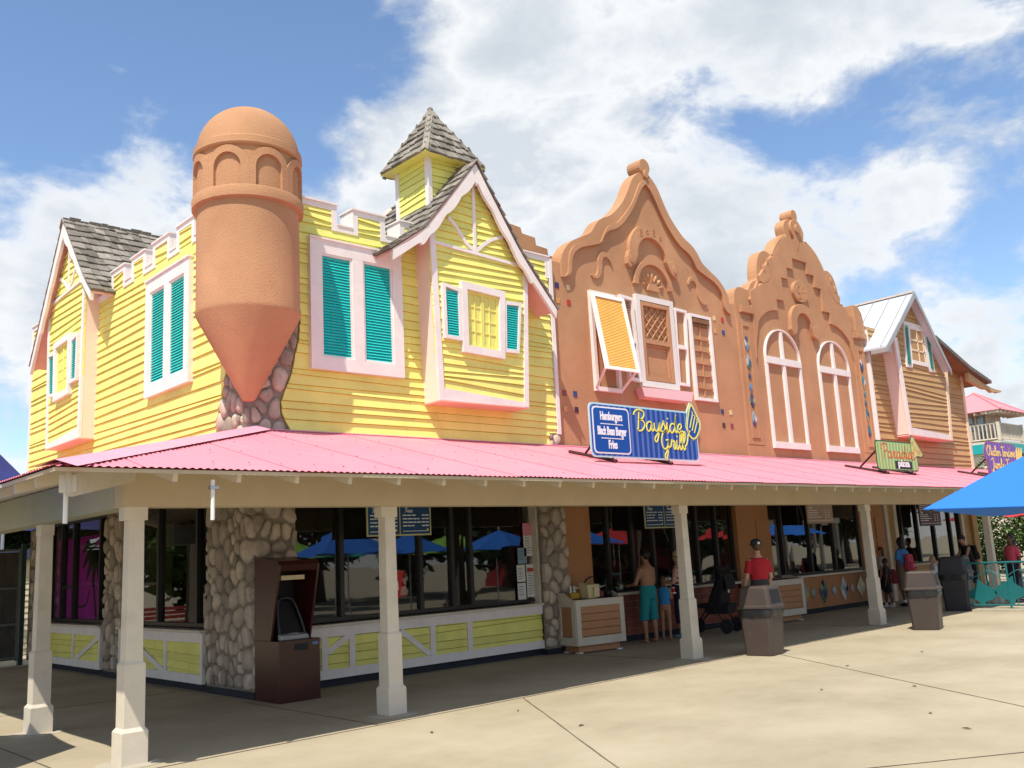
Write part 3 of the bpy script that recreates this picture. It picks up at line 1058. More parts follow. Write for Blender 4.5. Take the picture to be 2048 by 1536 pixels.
# ------------------------------------------------------------------ lower storey: kick walls, windows
def kick(fr, u0, u1, uprights, diags, seed, flip=False):
    """yellow crooked boards in a cream half-timber frame below a sill"""
    core = yb(slab(fr, rect(u0, u1, 0.12, 0.86), -0.20, -0.02), 'kick_wall', CORE)
    slab(fr, rect(u0, u1, 0.0, 0.118), -0.2, -0.06).build('plinth', BASEM, core, world=True)
    m = MB()
    for p in (rect(u0, u1, .12, .255), rect(u0, u1, .72, .862), rect(u0, u0 + .07, .255, .72), rect(u1 - .09, u1, .255, .72)):
        m.prism([fr(u, v, -.02) for u, v in p], [fr(u, v, .042) for u, v in p])
    m.build('timber_frame', WHT, core, world=True)
    for x in uprights:
        slab(fr, rect(x - .05, x + .05, .256, .719), -.02, .04).build('upright', WHT, core, world=True)
    for a, b in diags:
        ribbon(fr, [a, b], .085, -.02, .037).build('diagonal_brace', WHT, core, world=True)
    boards(fr, rect(u0 + .07, u1 - .09, .255, .72), joints(.2, .75, .135, seed, .9), u0, u1, -.006, YEL, core, lap=.030, gap=.011)
    slab(fr, rect(u0 - .02, u1 + .03, .865, .905), -.22, .09).build('sill', WHT2, core, world=True)
    return core


kick(lowf, 7.07, 12.14, [7.55, 8.03, 9.56, 10.34], [((7.6, .50), (7.98, .72)), ((8.93, .70), (9.50, .27))], 3)
kick(lowl, 13.95, 17.35, [15.33], [((16.45, .58), (15.40, .25))], 4)
kick(lowl, 18.27, 21.8, [19.76], [((18.35, .70), (19.62, .25))], 6)


def glazed(fr, root, u0, u1, mull, v0=0.93, v1=2.95, wz=-0.14, trans=None, nm='window_bank'):
    """dark framed glazing: frame + each pane a part"""
    m = MB()
    t = .06
    for p in (rect(u0, u1, v0, v0 + t), rect(u0, u1, v1 - t, v1), rect(u0, u0 + t, v0 + t, v1 - t), rect(u1 - t, u1, v0 + t, v1 - t)):
        m.prism([fr(u, v, wz - .05) for u, v in p], [fr(u, v, wz + .05) for u, v in p])
    for x in mull:
        p = rect(x - .036, x + .036, v0 + t, v1 - t)
        m.prism([fr(u, v, wz - .06) for u, v in p], [fr(u, v, wz + .06) for u, v in p])
    if trans:
        for a, b, z in trans:
            p = rect(a, b, z - .025, z + .025)
            m.prism([fr(u, v, wz - .04) for u, v in p], [fr(u, v, wz + .04) for u, v in p])
    o = m.build(nm, DARKM, root, world=True)
    xs = [u0 + .03] + sorted(mull) + [u1 - .03]
    r = random.Random(int(u0 * 10))
    for a, b in zip(xs, xs[1:]):
        ti = r.uniform(-.006, .006)
        p = [fr(a, v0 + t / 2, wz + ti), fr(b, v0 + t / 2, wz - ti), fr(b, v1 - t / 2, wz - ti * .5), fr(a, v1 - t / 2, wz + ti * .5)]
        mk('pane', p, [(3, 2, 1, 0)] if fr is lowl else [(0, 1, 2, 3)], GLASS_SIDE if fr is lowl else GLASS, o, world=True, fix=False)
    return o


YWIN = glazed(lowf, YB, 7.07, 12.12, [7.95, 9.46, 10.13, 10.54])
yb(slab(lowf, rect(7.02, 7.09, .9, 2.95), -.2, .02), 'jamb', WHT2)
yb(slab(lowf, rect(12.0, 12.13, .9, 2.95), -.2, .03), 'jamb', WHT2)
LW2 = glazed(lowl, YB, 13.95, 17.35, [14.45, 15.97, 16.9], trans=[(16.0, 16.9, 1.62)])
LW1 = glazed(lowl, YB, 18.27, 21.78, [18.75, 20.27, 21.0], trans=[(20.3, 21.0, 1.62)])
# the shell of the ground floor room: floor, back, ceiling, far wall
room = MB()
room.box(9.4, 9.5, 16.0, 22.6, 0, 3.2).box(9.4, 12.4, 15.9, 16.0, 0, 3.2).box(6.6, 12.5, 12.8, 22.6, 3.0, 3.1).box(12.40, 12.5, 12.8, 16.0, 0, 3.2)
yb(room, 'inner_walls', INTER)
yb(MB().box(6.45, 12.6, 12.62, 22.45, 2.95, 3.45), 'floor_band', WHT2)
# purple seaside mural behind the far side windows
MUR = mat('purple_mural', (0.60, 0.04, 0.52), 0.6, 0.15, 1.5)
mu = yb(slab(lowl, rect(18.4, 21.6, .95, 2.6), -.22, -.20), 'mural', MUR)
PALMG = mat('palm_print', (0.02, 0.045, 0.012), 0.7, .2, 4)
pm = MB()
for k in range(7):
    a = math.radians(200 + 28 * k)
    p0 = (19.25, 2.25)
    pts = smoothpts([p0, (p0[0] + .35 * math.cos(a), p0[1] + .35 * math.sin(a) + .16), (p0[0] + .8 * math.cos(a), p0[1] + .62 * math.sin(a) - .05)], 6)
    v = ribbon(lowl, pts, [.05 + .16 * math.sin(math.pi * min(1, i / len(pts) + .1)) for i in range(len(pts))], -.198, -.194)
    pm.add(v.v, v.f)
v = ribbon(lowl, smoothpts([(19.28, 2.3), (19.36, 1.7), (19.2, 1.0)], 5), .07, -.198, -.193)
pm.add(v.v, v.f)
v = ribbon(lowl, smoothpts([(20.45, 1.55), (20.35, 1.25), (20.1, 1.22), (19.75, 1.28), (19.6, 1.55)], 5), .035, -.198, -.192)
pm.add(v.v, v.f)
pm.build('palm_print', PALMG, mu, world=True)

# ================================================================== terracotta gables
def mirror(pts, c):
    return pts + [(2 * c - p[0], p[1]) for p in pts[::-1]]


TA = thing('scroll_gable_shop', 'terracotta stucco shop front with bell gable, lattice window and yellow awning shutter', 'building', (15.85, 12.4, 0))
C1 = 15.86


def ta(m, name, material=STU, parent=None, **kw):
    return m.build(name, material, parent or TA, world=True, **kw)


halfA = [(12.68, 3.3), (12.68, 7.47), (13.0, 7.47)] + smoothpts([(13.01, 7.50), (13.04, 7.62), (13.12, 7.75), (13.27, 7.91), (13.47, 8.03), (13.73, 8.15), (13.96, 8.28), (14.07, 8.42), (14.19, 8.56),
        (14.38, 8.68), (14.59, 8.77), (14.79, 8.93), (14.97, 9.10), (15.11, 9.27), (15.22, 9.44), (15.33, 9.64), (15.43, 9.80), (15.55, 9.92), (15.70, 10.03)], 2)
outA = mirror(halfA, C1)
wallA = ta(slab(front, outA, -0.30, -0.05), 'gable_wall', bevel=0.012)
knob = [(C1 + 0.185 * math.cos(math.radians(a)) , 10.19 + 0.185 * math.sin(math.radians(a))) for a in range(0, 360, 18)]
ta(slab(front, knob, -0.34, 0.03), 'finial', bevel=0.015)
sm = [(C1 + .075 * math.cos(math.radians(a)), 10.0 + .10 * math.sin(math.radians(a))) for a in range(0, 360, 24)]
ta(slab(front, sm, 0.0, 0.075), 'finial_drop', bevel=0.01)
# layered edge mouldings
inL = [(13.02, 7.15), (13.14, 7.19), (13.24, 7.27), (13.27, 7.39), (13.30, 7.59), (13.40, 7.74), (13.60, 7.87), (13.91, 7.97), (14.21, 8.08), (14.29, 8.19), (14.39, 8.33), (14.53, 8.42), (14.77, 8.52),
       (15.0, 8.70), (15.22, 8.93), (15.41, 9.18), (15.54, 9.40), (15.65, 9.57), (15.75, 9.69), (15.86, 9.77)]
midL = [(13.05, 7.16), (13.15, 7.25), (13.18, 7.40), (13.21, 7.58), (13.26, 7.72), (13.39, 7.87), (13.64, 7.99), (13.83, 8.05), (14.01, 8.07), (14.19, 8.10), (14.28, 8.23), (14.40, 8.42), (14.54, 8.54), (14.76, 8.63),
        (14.93, 8.78), (15.14, 8.99), (15.33, 9.22), (15.47, 9.44), (15.57, 9.63), (15.69, 9.78), (15.86, 9.88)]
outL = [(13.004, 7.16)] + halfA[3:] + [(15.86, 10.05)]
for s in (0, 1):
    f = (lambda p: p) if s == 0 else (lambda p: [(2 * C1 - a, b) for a, b in p])
    ta(band(front, f(outL), f(smoothpts(inL, 2)), -0.06, 0.0), 'edge_moulding')
    ta(band(front, f(smoothpts(midL, 2)), f(smoothpts(inL, 2)), -0.02, 0.035), 'roll_moulding')
# S scrolls
scr = [(13.88, 7.35), (14.01, 7.32), (14.12, 7.40), (14.17, 7.55), (14.18, 7.70), (14.26, 7.83), (14.39, 7.86), (14.50, 7.79), (14.54, 7.69)]
for s in (0, 1):
    p = smoothpts(scr if s == 0 else [(2 * C1 - a, b - .03) for a, b in scr], 4)
    n = len(p)
    ta(ribbon(front, p, [.02 + .115 * math.sin(math.pi * i / (n - 1)) ** .8 for i in range(n)], -.06, -.005), 'scroll', bevel=.008)


def arc(cx, cz, rx, rz, a0, a1, n=18):
    return [(cx + rx * math.cos(math.radians(a0 + (a1 - a0) * i / n)), cz + rz * math.sin(math.radians(a0 + (a1 - a0) * i / n))) for i in range(n + 1)]


# carved hood arch with end blocks
hood = ta(band(front, arc(C1, 8.06, .76, .74, 182, -2), arc(C1, 8.04, .49, .47, 180, 0), -.06, .045), 'hood_arch')
for s in (-1, 1):
    blk = [(C1 + s * .49, 8.03), (C1 + s * .77, 8.10), (C1 + s * .85, 7.93), (C1 + s * .86, 7.78), (C1 + s * .78, 7.70), (C1 + s * .62, 7.80)]
    ta(slab(front, blk, -.06, .055), 'hood_block', bevel=.01)
    ey = [(C1 + s * .74 + .055 * math.cos(t * .5236), 7.90 + .10 * math.sin(t * .5236)) for t in range(12)]
    ta(slab(front, ey, .055, .075), 'block_boss')
# shell arch and petals
sh = ta(band(front, arc(C1, 7.36, .66, .63, 178, 2), arc(C1, 7.36, .53, .53, 178, 2), -.06, .035), 'shell_arch')
for k in range(7):
    a = math.radians(14 + 152 * k / 6)
    c0, c1 = .12, .46
    m_ = (c0 + c1) / 2
    dx, dz = math.cos(a), math.sin(a)
    pet = [(C1 + dx * c0, 7.36 + dz * c0), (C1 + dx * m_ - dz * .055, 7.36 + dz * m_ + dx * .055), (C1 + dx * c1, 7.36 + dz * c1), (C1 + dx * m_ + dz * .055, 7.36 + dz * m_ - dx * .055)]
    mm = MB()
    vs = [front(*p, -.055) for p in pet] + [front(C1 + dx * m_, 7.36 + dz * m_, .012)]
    mm.add(vs, [(0, 1, 4), (1, 2, 4), (2, 3, 4), (3, 0, 4), (3, 2, 1, 0)])
    ta(mm, 'petal')
ta(slab(front, arc(C1, 7.30, .2, .16, 180, 0), -.06, .01), 'shell_base')
# carved figures on the hood
for k, ch in enumerate('8a8a'):
    a = math.radians(122 - 21 * k)
    cx, cz = C1 + .63 * math.cos(a), 8.05 + .61 * math.sin(a)
    for dz, rr in ((.045, .032), (-.03, .042)) if ch == '8' else ((-.02, .042),):
        ribbon(front, arc(cx, cz + dz, rr, rr, 0, 340, 12), .014, .044, .056).build('carved_figure', STU, hood, world=True)

# centre window with lattice
wA = ta(framebars(front, 15.19, 16.46, 5.13, 7.14, .125, -.06, .035), 'centre_window', mat('grey_white_paint', (0.72, 0.68, 0.64), .5, .05, 4, dirt=.2, dirtc=(.45, .42, .38)))
framebars(front, 15.33, 16.32, 5.27, 7.0, .085, -.06, .03).build('sash', STU, wA, world=True)
slab(front, rect(15.415, 16.235, 6.08, 6.18), -.06, .028).build('rail', STU, wA, world=True)
framebars(front, 15.43, 16.22, 5.36, 6.07, .03, -.06, .0).build('lower_panel', STU, wA, world=True)
for i in range(-3, 5):
    for sg in (1, -1):
        c = 15.825 + i * .205
        p = [(c - .6, 6.565 - sg * .6 * 1.05), (c + .6, 6.565 + sg * .6 * 1.05)]
        q = [(p[0][0], p[0][1] - .014), (p[1][0], p[1][1] - .014), (p[1][0], p[1][1] + .014), (p[0][0], p[0][1] + .014)]
        for cl_ in ((1, 0, 15.42), (-1, 0, -16.23), (0, 1, 6.185), (0, -1, -6.91)):
            if len(q) > 2: q = clip(q, *cl_)
        if len(q) > 2:
            slab(front, q, -.045, -.012 if sg > 0 else -.022).build('lattice_bar', STU, wA, world=True)
# planter under it
pl = [(15.0, 4.86), (16.60, 4.86), (16.68, 5.08), (14.93, 5.05)]
PK = mat('pink_planter', (0.78, 0.50, 0.50), .5, .05, 3)
mm = MB().prism([front(u, v, .22) for u, v in pl], [front(u + (.1 if u < 15.5 else -.1), v, -.04) for u, v in pl])
ta(mm, 'planter_box', PK)
ta(MB().prism([front(u, 4.855, .20) for u in ()] or [front(15.02, 4.85, .21), front(16.58, 4.85, .21), front(16.5, 4.85, -.04), front(15.1, 4.85, -.04)],
              [front(15.02, 4.858, .21), front(16.58, 4.858, .21), front(16.5, 4.858, -.04), front(15.1, 4.858, -.04)]), 'planter_underside', PEACH)
# narrow open shutter
s1 = ta(quadframe(front, [(16.47, 5.26), (16.86, 5.25), (16.97, 7.01), (16.54, 7.02)], .062, -.06, .02)[0], 'narrow_shutter', WHT)
slab(front, [(16.56, 6.09), (16.83, 6.09), (16.835, 6.18), (16.565, 6.18)], -.06, .018).build('rail', WHT, s1, world=True)
# ladder shutter with broken slats
lad = ta(quadframe(front, rect(17.06, 17.87, 4.97, 6.97), .068, -.06, .025)[0], 'trellis_shutter', WHT)
r = random.Random(4)
for k in range(6):
    z = 5.28 + k * .285
    ribbon(front, [(17.17, z + r.uniform(-.02, .02)), (17.47, z + r.uniform(-.02, .02)), (17.77, z + r.uniform(-.02, .02))], .075 if k == 2 else .028, -.05, -.012).build('slat', STU if k != 5 else WOODDK, lad, world=True)
ribbon(front, [(17.45, 5.08), (17.47, 5.9), (17.46, 6.8)], .026, -.05, -.018).build('slat', STU, lad, world=True)
slab(front, rect(17.17, 17.78, 6.78, 6.87), -.05, .03).build('top_slat', WOODDK, lad, world=True)
# awning shutter: hinged at the head, propped out at the foot
bk = ta(framebars(front, 13.76, 14.54, 4.92, 7.0, .085, -.06, .03), 'awning_window', WHT)


def aw(u, v, w=0.0):
    """plane of the propped shutter: v measured along it from the hinge downwards"""
    t = v
    return front(13.71 + u - .21 * t / 1.75, 6.93 - t * .965, .05 + t * .262 + w)


awf = MB()
for p in (rect(0, .085, .085, 1.68), rect(.915, 1.0, .085, 1.68), rect(0, 1.0, 0, .085), rect(0, 1.0, 1.68, 1.75)):
    awf.prism([aw(u, v, 0) for u, v in p], [aw(u, v, .06) for u, v in p])
awo = awf.build('awning_frame', WHT, bk, world=True)
lv = MB()
n = 44
for i in range(n):
    a = .085 + i * (1.595 / n)
    b = a + 1.595 / n * 1.05
    lv.prism([aw(.085, a, .022), aw(.915, a, .022), aw(.915, b, .040), aw(.085, b, .040)], [aw(.085, a, .006), aw(.915, a, .006), aw(.915, b, .024), aw(.085, b, .024)])
tag(lv.build('awning_slats', ORANGE, bk, world=True), kind='stuff')
for u in (.04, .96):
    MB().tube([aw(u, 1.7, .0), front(13.74 + u * .83, 4.98, .02)], .03, 6).build('strut', WHT, bk, world=True)
# open louvred leaf behind it
leaf = ta(quadframe(front, [(14.80, 5.22), (15.17, 5.2), (15.07, 7.02), (14.66, 7.04)], .07, -.06, .05)[0], 'louvred_leaf', WHT)
lvm = louvres(front, 0, 0, 5.3, 6.95, -.03, .05, lambda v: (14.87 - (v - 5.2) * .075, 15.10 - (v - 5.2) * .055)).build('louvres', STU, leaf, world=True)
tag(lvm, kind='stuff')
slab(front, [(14.83, 6.02), (15.06, 6.02), (15.055, 6.10), (14.825, 6.10)], -.06, .045).build('rail', WHT, leaf, world=True)
# mosaic squares
TILEC = [('navy', (.03, .03, .12)), ('cream', (.70, .52, .25)), ('amber', (.60, .30, .10)), ('red', (.45, .03, .02)), ('rose', (.25, .04, .04)), ('indigo', (.04, .05, .18)), ('plum', (.06, .015, .02))]
TM = {n: mat('tile_' + n, c, .2, .1, 5) for n, c in TILEC}
for (u, v, c) in ((12.88, 6.97, 'navy'), (13.19, 6.97, 'cream'), (12.88, 6.66, 'amber'), (13.19, 6.66, 'red'), (12.90, 4.81, 'rose'), (13.20, 4.81, 'indigo'), (12.90, 4.50, 'amber'), (13.21, 4.50, 'plum'),
                  (18.1, 7.0, 'cream'), (18.43, 7.0, 'red'), (18.09, 6.69, 'amber'), (18.42, 6.69, 'indigo'), (18.08, 4.78, 'navy'), (18.41, 4.78, 'cream'), (18.09, 4.46, 'plum'), (18.41, 4.46, 'rose')):
    ta(slab(front, rect(u - .05, u + .05, v - .055, v + .055), -.055, -.038), 'mosaic_tile', TM[c])
# lower storey: pilasters, windows, red tiled counter
ta(slab(front, rect(12.72, 13.47, 0, 3.3), -.5, -.14), 'pilaster', mat('orange_brown_paint', (0.42, 0.19, 0.075), .6, .08, 2))
ta(slab(front, rect(12.70, 13.30, 0.0, 3.2), -.4, -.09), 'pilaster_face', MATS['orange_brown_paint'])


def lowo(u, v, w=0): return (u, 12.60 - w, v)


AW = glazed(lowo, TA, 13.47, 18.28, [14.04, 14.77, 15.43, 16.1, 16.93, 17.64], wz=-.05)
cnt = ta(slab(lowo, rect(13.47, 18.5, .12, .90), -.3, .06), 'counter_wall', mat('grout', (.34, .20, .17), .9))
ta(slab(lowo, rect(13.47, 18.5, 0.0, .118), -.3, .02), 'counter_plinth', BASEM)
ta(slab(lowo, rect(13.44, 18.52, .905, .95), -.05, .20), 'counter_top', WHT2)
tb = bpy.data.meshes.new('wall_tile')
q = MB().box(0, .258, -.07, -.06, 0, .118)
tb.from_pydata(q.v, [], q.f)
tb.materials.append(BRICK)
for i in range(18):
    for j in range(6):
        o = bpy.data.objects.new('wall_tile', tb)
        link(o, cnt)
        o.location = (13.49 + i * .277 , 12.60, .13 + j * .128)
ta(slab(front, rect(18.30, 19.05, 0, 3.2), -.5, -.10), 'pier', MATS['orange_brown_paint'])
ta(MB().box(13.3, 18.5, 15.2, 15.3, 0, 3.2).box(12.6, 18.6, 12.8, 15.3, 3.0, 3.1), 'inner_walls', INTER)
ta(MB().box(12.68, 18.9, 12.56, 12.7, 2.95, 3.45), 'floor_band', STU)

# ------------------------------------------------------------------ second gable
TB = thing('stepped_gable_shop', 'terracotta stucco shop front with stepped scroll gable and twin arched window frames', 'building', (22.14, 12.4, 0))
C2 = 22.14


def tb_(m, name, material=STU, parent=None, **kw):
    return m.build(name, material, parent or TB, world=True, **kw)


halfB = [(18.98, 3.3), (18.98, 7.50)] + smoothpts([(19.0, 7.62), (19.03, 7.78), (19.12, 7.90), (19.26, 7.95), (19.44, 7.95), (19.60, 7.93), (19.68, 7.98), (19.76, 8.10), (19.88, 8.19), (20.02, 8.24), (20.09, 8.27)], 2) + \
        smoothpts([(20.10, 8.32), (20.11, 8.52), (20.17, 8.76), (20.28, 8.96), (20.44, 9.08), (20.62, 9.12), (20.78, 9.08), (20.88, 9.07)], 2) + \
        smoothpts([(20.92, 9.14), (21.02, 9.32), (21.16, 9.48), (21.35, 9.62), (21.55, 9.73), (21.68, 9.78)], 2) + \
        smoothpts([(21.66, 9.86), (21.64, 9.98), (21.68, 10.10), (21.78, 10.20), (21.90, 10.26)], 2)
outB = mirror(halfB, C2)
tb_(slab(front, outB, -0.32, -0.04), 'gable_wall', bevel=.012)
kn = [(C2 + .155 * math.cos(math.radians(a)), 10.38 + .17 * math.sin(math.radians(a))) for a in range(0, 360, 18)]
tb_(slab(front, kn, -.34, .02), 'finial', bevel=.015)
boss = [(C2 + .27 * math.cos(math.radians(a)), 10.0 + .27 * math.sin(math.radians(a))) for a in range(-60, 241, 15)] + [(C2 - .02, 9.42), (C2 + .02, 9.42)]
tb_(slab(front, boss, -.04, .035), 'keystone', bevel=.012)
tb_(slab(front, [(C2 + .10 * math.cos(a * .5236), 9.99 + .13 * math.sin(a * .5236)) for a in range(12)], .03, .09), 'keystone_boss', bevel=.01)
for s in (0, 1):
    f = (lambda p: p) if s == 0 else (lambda p: [(2 * C2 - a, b) for a, b in p])
    # leaf scrolls hugging the outline
    for pts, wd in ((((19.62, 7.62), (19.76, 7.70), (19.90, 7.84), (19.98, 8.02), (20.04, 8.22)), .20), (((20.16, 8.30), (20.34, 8.36), (20.55, 8.56), (20.68, 8.80), (20.80, 9.02)), .30),
                    (((20.84, 8.92), (20.98, 8.93), (21.18, 9.1), (21.42, 9.40), (21.62, 9.70)), .24), (((20.88, 9.02), (21.10, 9.26), (21.34, 9.5), (21.66, 9.74)), .16)):
        p = smoothpts(f(list(pts)), 4)
        n = len(p)
        tb_(ribbon(front, p, [.03 + wd * math.sin(math.pi * min(1, .1 + i / (n - 1))) ** .7 for i in range(n)], -.045, .0 + wd * .09), 'leaf_scroll', bevel=.01)
    for (u, v, rr) in ((20.36, 8.60, .07), (20.56, 8.82, .055)):
        q = f([(u + rr * .6 * math.cos(a * .7), v + rr * 1.5 * math.sin(a * .7)) for a in range(9)])
        tb_(slab(front, q, 0, .045), 'scroll_boss', bevel=.01)
    # pilaster, sunk panel, dentil block, foot line
    tb_(slab(front, f(rect(19.0, 19.66, 4.06, 7.14)), -.05, -.012), 'pilaster')
    tb_(slab(front, f(rect(19.0, 19.66, 3.3, 4.04)), -.05, -.016), 'pilaster_foot')
    tb_(framebars(front, *( (19.15, 19.46) if s == 0 else (2 * C2 - 19.46, 2 * C2 - 19.15)), 4.22, 6.98, .03, -.02, .012), 'panel_frame')
    dn = MB()
    for k in range(13):
        a = 19.15 + k * .0395
        dn.prism([front(*p, -.03) for p in f(rect(a, a + .03, 7.30, 7.45))], [front(*p, .05) for p in f(rect(a, a + .03, 7.30, 7.45))])
    dn.prism([front(*p, -.03) for p in f(rect(19.14, 19.665, 7.29, 7.46))], [front(*p, .03) for p in f(rect(19.14, 19.665, 7.29, 7.46))])
    tb_(dn, 'dentil_block')
    # end post with rounded shoulder
    # stepped line: raised field edges cast shadows
    st = [(20.82, 7.55), (20.82, 7.86), (21.15, 7.86), (21.15, 8.49), (21.46, 8.49), (21.46, 8.81), (21.78, 8.81), (21.78, 9.12), (C2, 9.12)]
    ol = [(20.15, 7.2), (20.2, 7.6), (20.42, 8.2), (20.75, 8.75), (21.2, 9.15), (21.55, 9.45), (C2, 9.48)]
    # field above the steps, as blocks butted side by side
    blocks = [(20.82, 7.86, 21.15), (21.15, 8.49, 21.46), (21.46, 8.81, 21.78), (21.78, 9.12, C2)]
    roofz = lambda u: min(9.7, 8.22 + max(0, (u - 20.1)) * 1.02)
    for a, zz, b in blocks:
        if b > C2 - .01:
            q = [(a, zz), (C2, zz), (C2, 9.75), (a, 9.62)]
        else:
            q = [(a, zz), (b, zz), (b, roofz(b)), (a, roofz(a))]
        tb_(slab(front, f(q), -.045, .022), 'stepped_field')
    q = [(19.66, 7.16), (19.80, 7.16)] + arc(20.82, 6.55, 1.16, 1.0, 143, 90, 8) + [(20.82, roofz(20.82)), (20.45, 8.4), (20.1, 8.1), (19.66, 7.9)]
    tb_(slab(front, f(q), -.045, .020), 'arch_field')
    tb_(slab(front, f([(19.66, 6.2), (19.70, 6.6), (19.80, 6.88), (19.89, 7.16), (19.66, 7.16)]), -.045, .019), 'arch_field')
# right hand end post stands taller
tb_(slab(front, [(24.82, 7.50), (25.34, 7.50), (25.34, 7.8), (25.28, 8.08), (25.12, 8.24), (24.95, 8.28), (24.82, 8.28)], -.34, .03), 'end_post', bevel=.012)
tb_(slab(front, rect(24.80, 25.36, 7.33, 7.49), -.04, .06), 'post_cap', bevel=.01)
med = [(22.01 + .36 * math.cos(math.radians(a)), 8.23 + .30 * math.sin(math.radians(a))) for a in range(0, 360, 15)]
md = tb_(slab(front, med, -.05, .05), 'medallion', bevel=.015)
for p in (arc(21.90, 8.28, .07, .1, 60, 330, 10), [(21.93, 8.20), (21.98, 8.05)], arc(22.12, 8.28, .07, .1, 240, -30, 10), [(22.12, 8.38), (22.10, 8.05)], [(21.86, 8.05), (21.98, 8.04)]):
    ribbon(front, p, .022, .048, .062).build('carved_monogram', STU, md, world=True)
tb_(band(front, arc(21.99, 7.36, .64, .52, 180, 0), arc(21.99, 7.30, .35, .33, 180, 0), -.05, .065), 'hood_arch', bevel=.01)
for s in (-1, 1):
    blk = [(21.99 + s * .34, 7.29), (21.99 + s * .65, 7.38), (21.99 + s * .68, 7.12), (21.99 + s * .58, 6.97), (21.99 + s * .42, 7.05)]
    tb_(slab(front, blk, -.05, .075), 'hood_block', bevel=.01)
# twin arched window frames
for u0, u1 in ((20.04, 21.67), (22.57, 24.21)):
    uc, hw = (u0 + u1) / 2, (u1 - u0) / 2
    w = tb_(slab(front, rect(u0, u1, 4.01, 4.17), -.05, .04), 'arched_window', WHT)
    for a, b, c, d in ((u0, u0 + .075, 4.172, 6.128), (u1 - .075, u1, 4.172, 6.128), (uc - .058, uc + .058, 4.172, 6.128), (uc - .05, uc + .05, 6.302, 6.99)):
        slab(front, rect(a, b, c, d), -.05, .02).build('stile', WHT, w, world=True)
    slab(front, rect(u0, u1, 6.13, 6.30), -.05, .03).build('transom', WHT, w, world=True)
    band(front, arc(uc, 6.30, hw, .76, 180, 0), arc(uc, 6.30, hw - .035, .725, 180, 0), -.05, .022).build('arch_rim', WHT, w, world=True)
# mosaic diamonds
DC = [(.02, .10, .16), (.03, .22, .24), (.25, .33, .38), (.02, .02, .09), (.10, .22, .40), (.50, .50, .52), (.03, .12, .10), (.05, .03, .12), (.35, .30, .12)]
DM = [mat('mosaic_%d' % i, c, .15, .1, 4, spec=.6) for i, c in enumerate(DC)]
r = random.Random(12)
DIAK = 0
for cu in (19.29, 24.95):
    for v, s in ((6.52, 1), (6.05, 1), (5.71, .45), (5.44, .5), (5.12, 1), (4.67, 1)):
        hx, hz = .115 * s, .20 * s
        if s < .8:
            tb_(slab(front, [(cu, v - hz), (cu + hx, v), (cu, v + hz), (cu - hx, v)], -.03, .008), 'mosaic_diamond', DM[r.randrange(9)])
            continue
        for (du, dv) in ((0, .5), (0, -.5), (.5, 0), (-.5, 0)):
            c_ = (cu + du * hx, v + dv * hz)
            k = .47
            q = [(c_[0], c_[1] - hz * k), (c_[0] + hx * k, c_[1]), (c_[0], c_[1] + hz * k), (c_[0] - hx * k, c_[1])]
            tb_(slab(front, q, -.03, .008), 'mosaic_diamond', DM[r.randrange(9)])
# lower storey
BW = glazed(lowo, TB, 19.72, 24.1, [20.3, 21.55, 22.72], wz=-.05)
OB = MATS['orange_brown_paint']
tb_(slab(lowo, rect(19.05, 19.72, 0, 3.2), -.4, .02), 'pier', OB)
for z in (.7, 1.35, 2.0):
    tb_(slab(lowo, rect(19.16, 19.72, z - .3, z + .3), 0.02, .05), 'pier_panel', OB)
cb = tb_(slab(lowo, rect(19.72, 24.2, .12, .88), -.3, .06), 'counter_wall', OB)
tb_(slab(lowo, rect(19.72, 24.2, 0.0, .118), -.3, .02), 'counter_plinth', BASEM)
tb_(slab(lowo, rect(19.70, 24.2, .885, .93), -.05, .18), 'counter_top', WHT2)
for u, s in ((20.9, 1), (21.3, .45), (21.8, 1), (22.31, .45), (22.81, 1), (23.24, .45), (23.7, 1)):
    hx, hz = .22 * s, .30 * s
    slab(lowo, [(u, .5 - hz * 1.2), (u + hx * 1.2, .5), (u, .5 + hz * 1.2), (u - hx * 1.2, .5)], .05, .07).build('diamond_mount', OB, cb, world=True)
    for i in range(3 if s > .8 else 1):
        for j in range(3 if s > .8 else 1):
            nn = 3 if s > .8 else 1
            du, dv = (i - (nn - 1) / 2) / nn, (j - (nn - 1) / 2) / nn
            c_ = (u + (du - dv) * hx, .5 + (du + dv) * hz)
            k = .96 / nn
            q = [(c_[0], c_[1] - hz * k), (c_[0] + hx * k, c_[1]), (c_[0], c_[1] + hz * k), (c_[0] - hx * k, c_[1])]
            slab(lowo, q, .07, .082).build('mosaic_piece', DM[r.randrange(9)], cb, world=True)
tb_(slab(lowo, rect(24.12, 25.45, 0, 3.2), -.4, .02), 'pier', OB)
for z in (.7, 1.35, 2.0):
    tb_(slab(lowo, rect(24.95, 25.4, z - .3, z + .3), 0.02, .05), 'pier_panel', OB)
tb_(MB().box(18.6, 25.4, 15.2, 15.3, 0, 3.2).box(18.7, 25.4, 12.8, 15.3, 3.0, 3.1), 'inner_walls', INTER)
tb_(MB().box(18.95, 25.4, 12.56, 12.7, 2.95, 3.45), 'floor_band', STU)
# distant yellow-orange stair parapet that shows behind the yellow shop
rp_ = [(11.6, 6.4), (13.6, 6.4), (13.6, 7.9), (13.46, 7.9), (13.44, 8.04), (13.12, 8.06), (13.10, 8.22), (12.74, 8.24), (12.70, 8.36), (12.45, 8.38), (11.6, 8.38)]
ta(MB().prism([(u, 13.2, v) for u, v in rp_], [(u, 13.6, v) for u, v in rp_]), 'rear_parapet', STU)

# ================================================================== tan cottage
TN = thing('tan_cottage_shop', 'tan clapboard cottage front with metal roofed gable bay and narrow teal shutters', 'building', (28.5, 12.4, 0))


def tn(m, name, material=TAN, parent=None, **kw):
    return m.build(name, material, parent or TN, world=True, **kw)


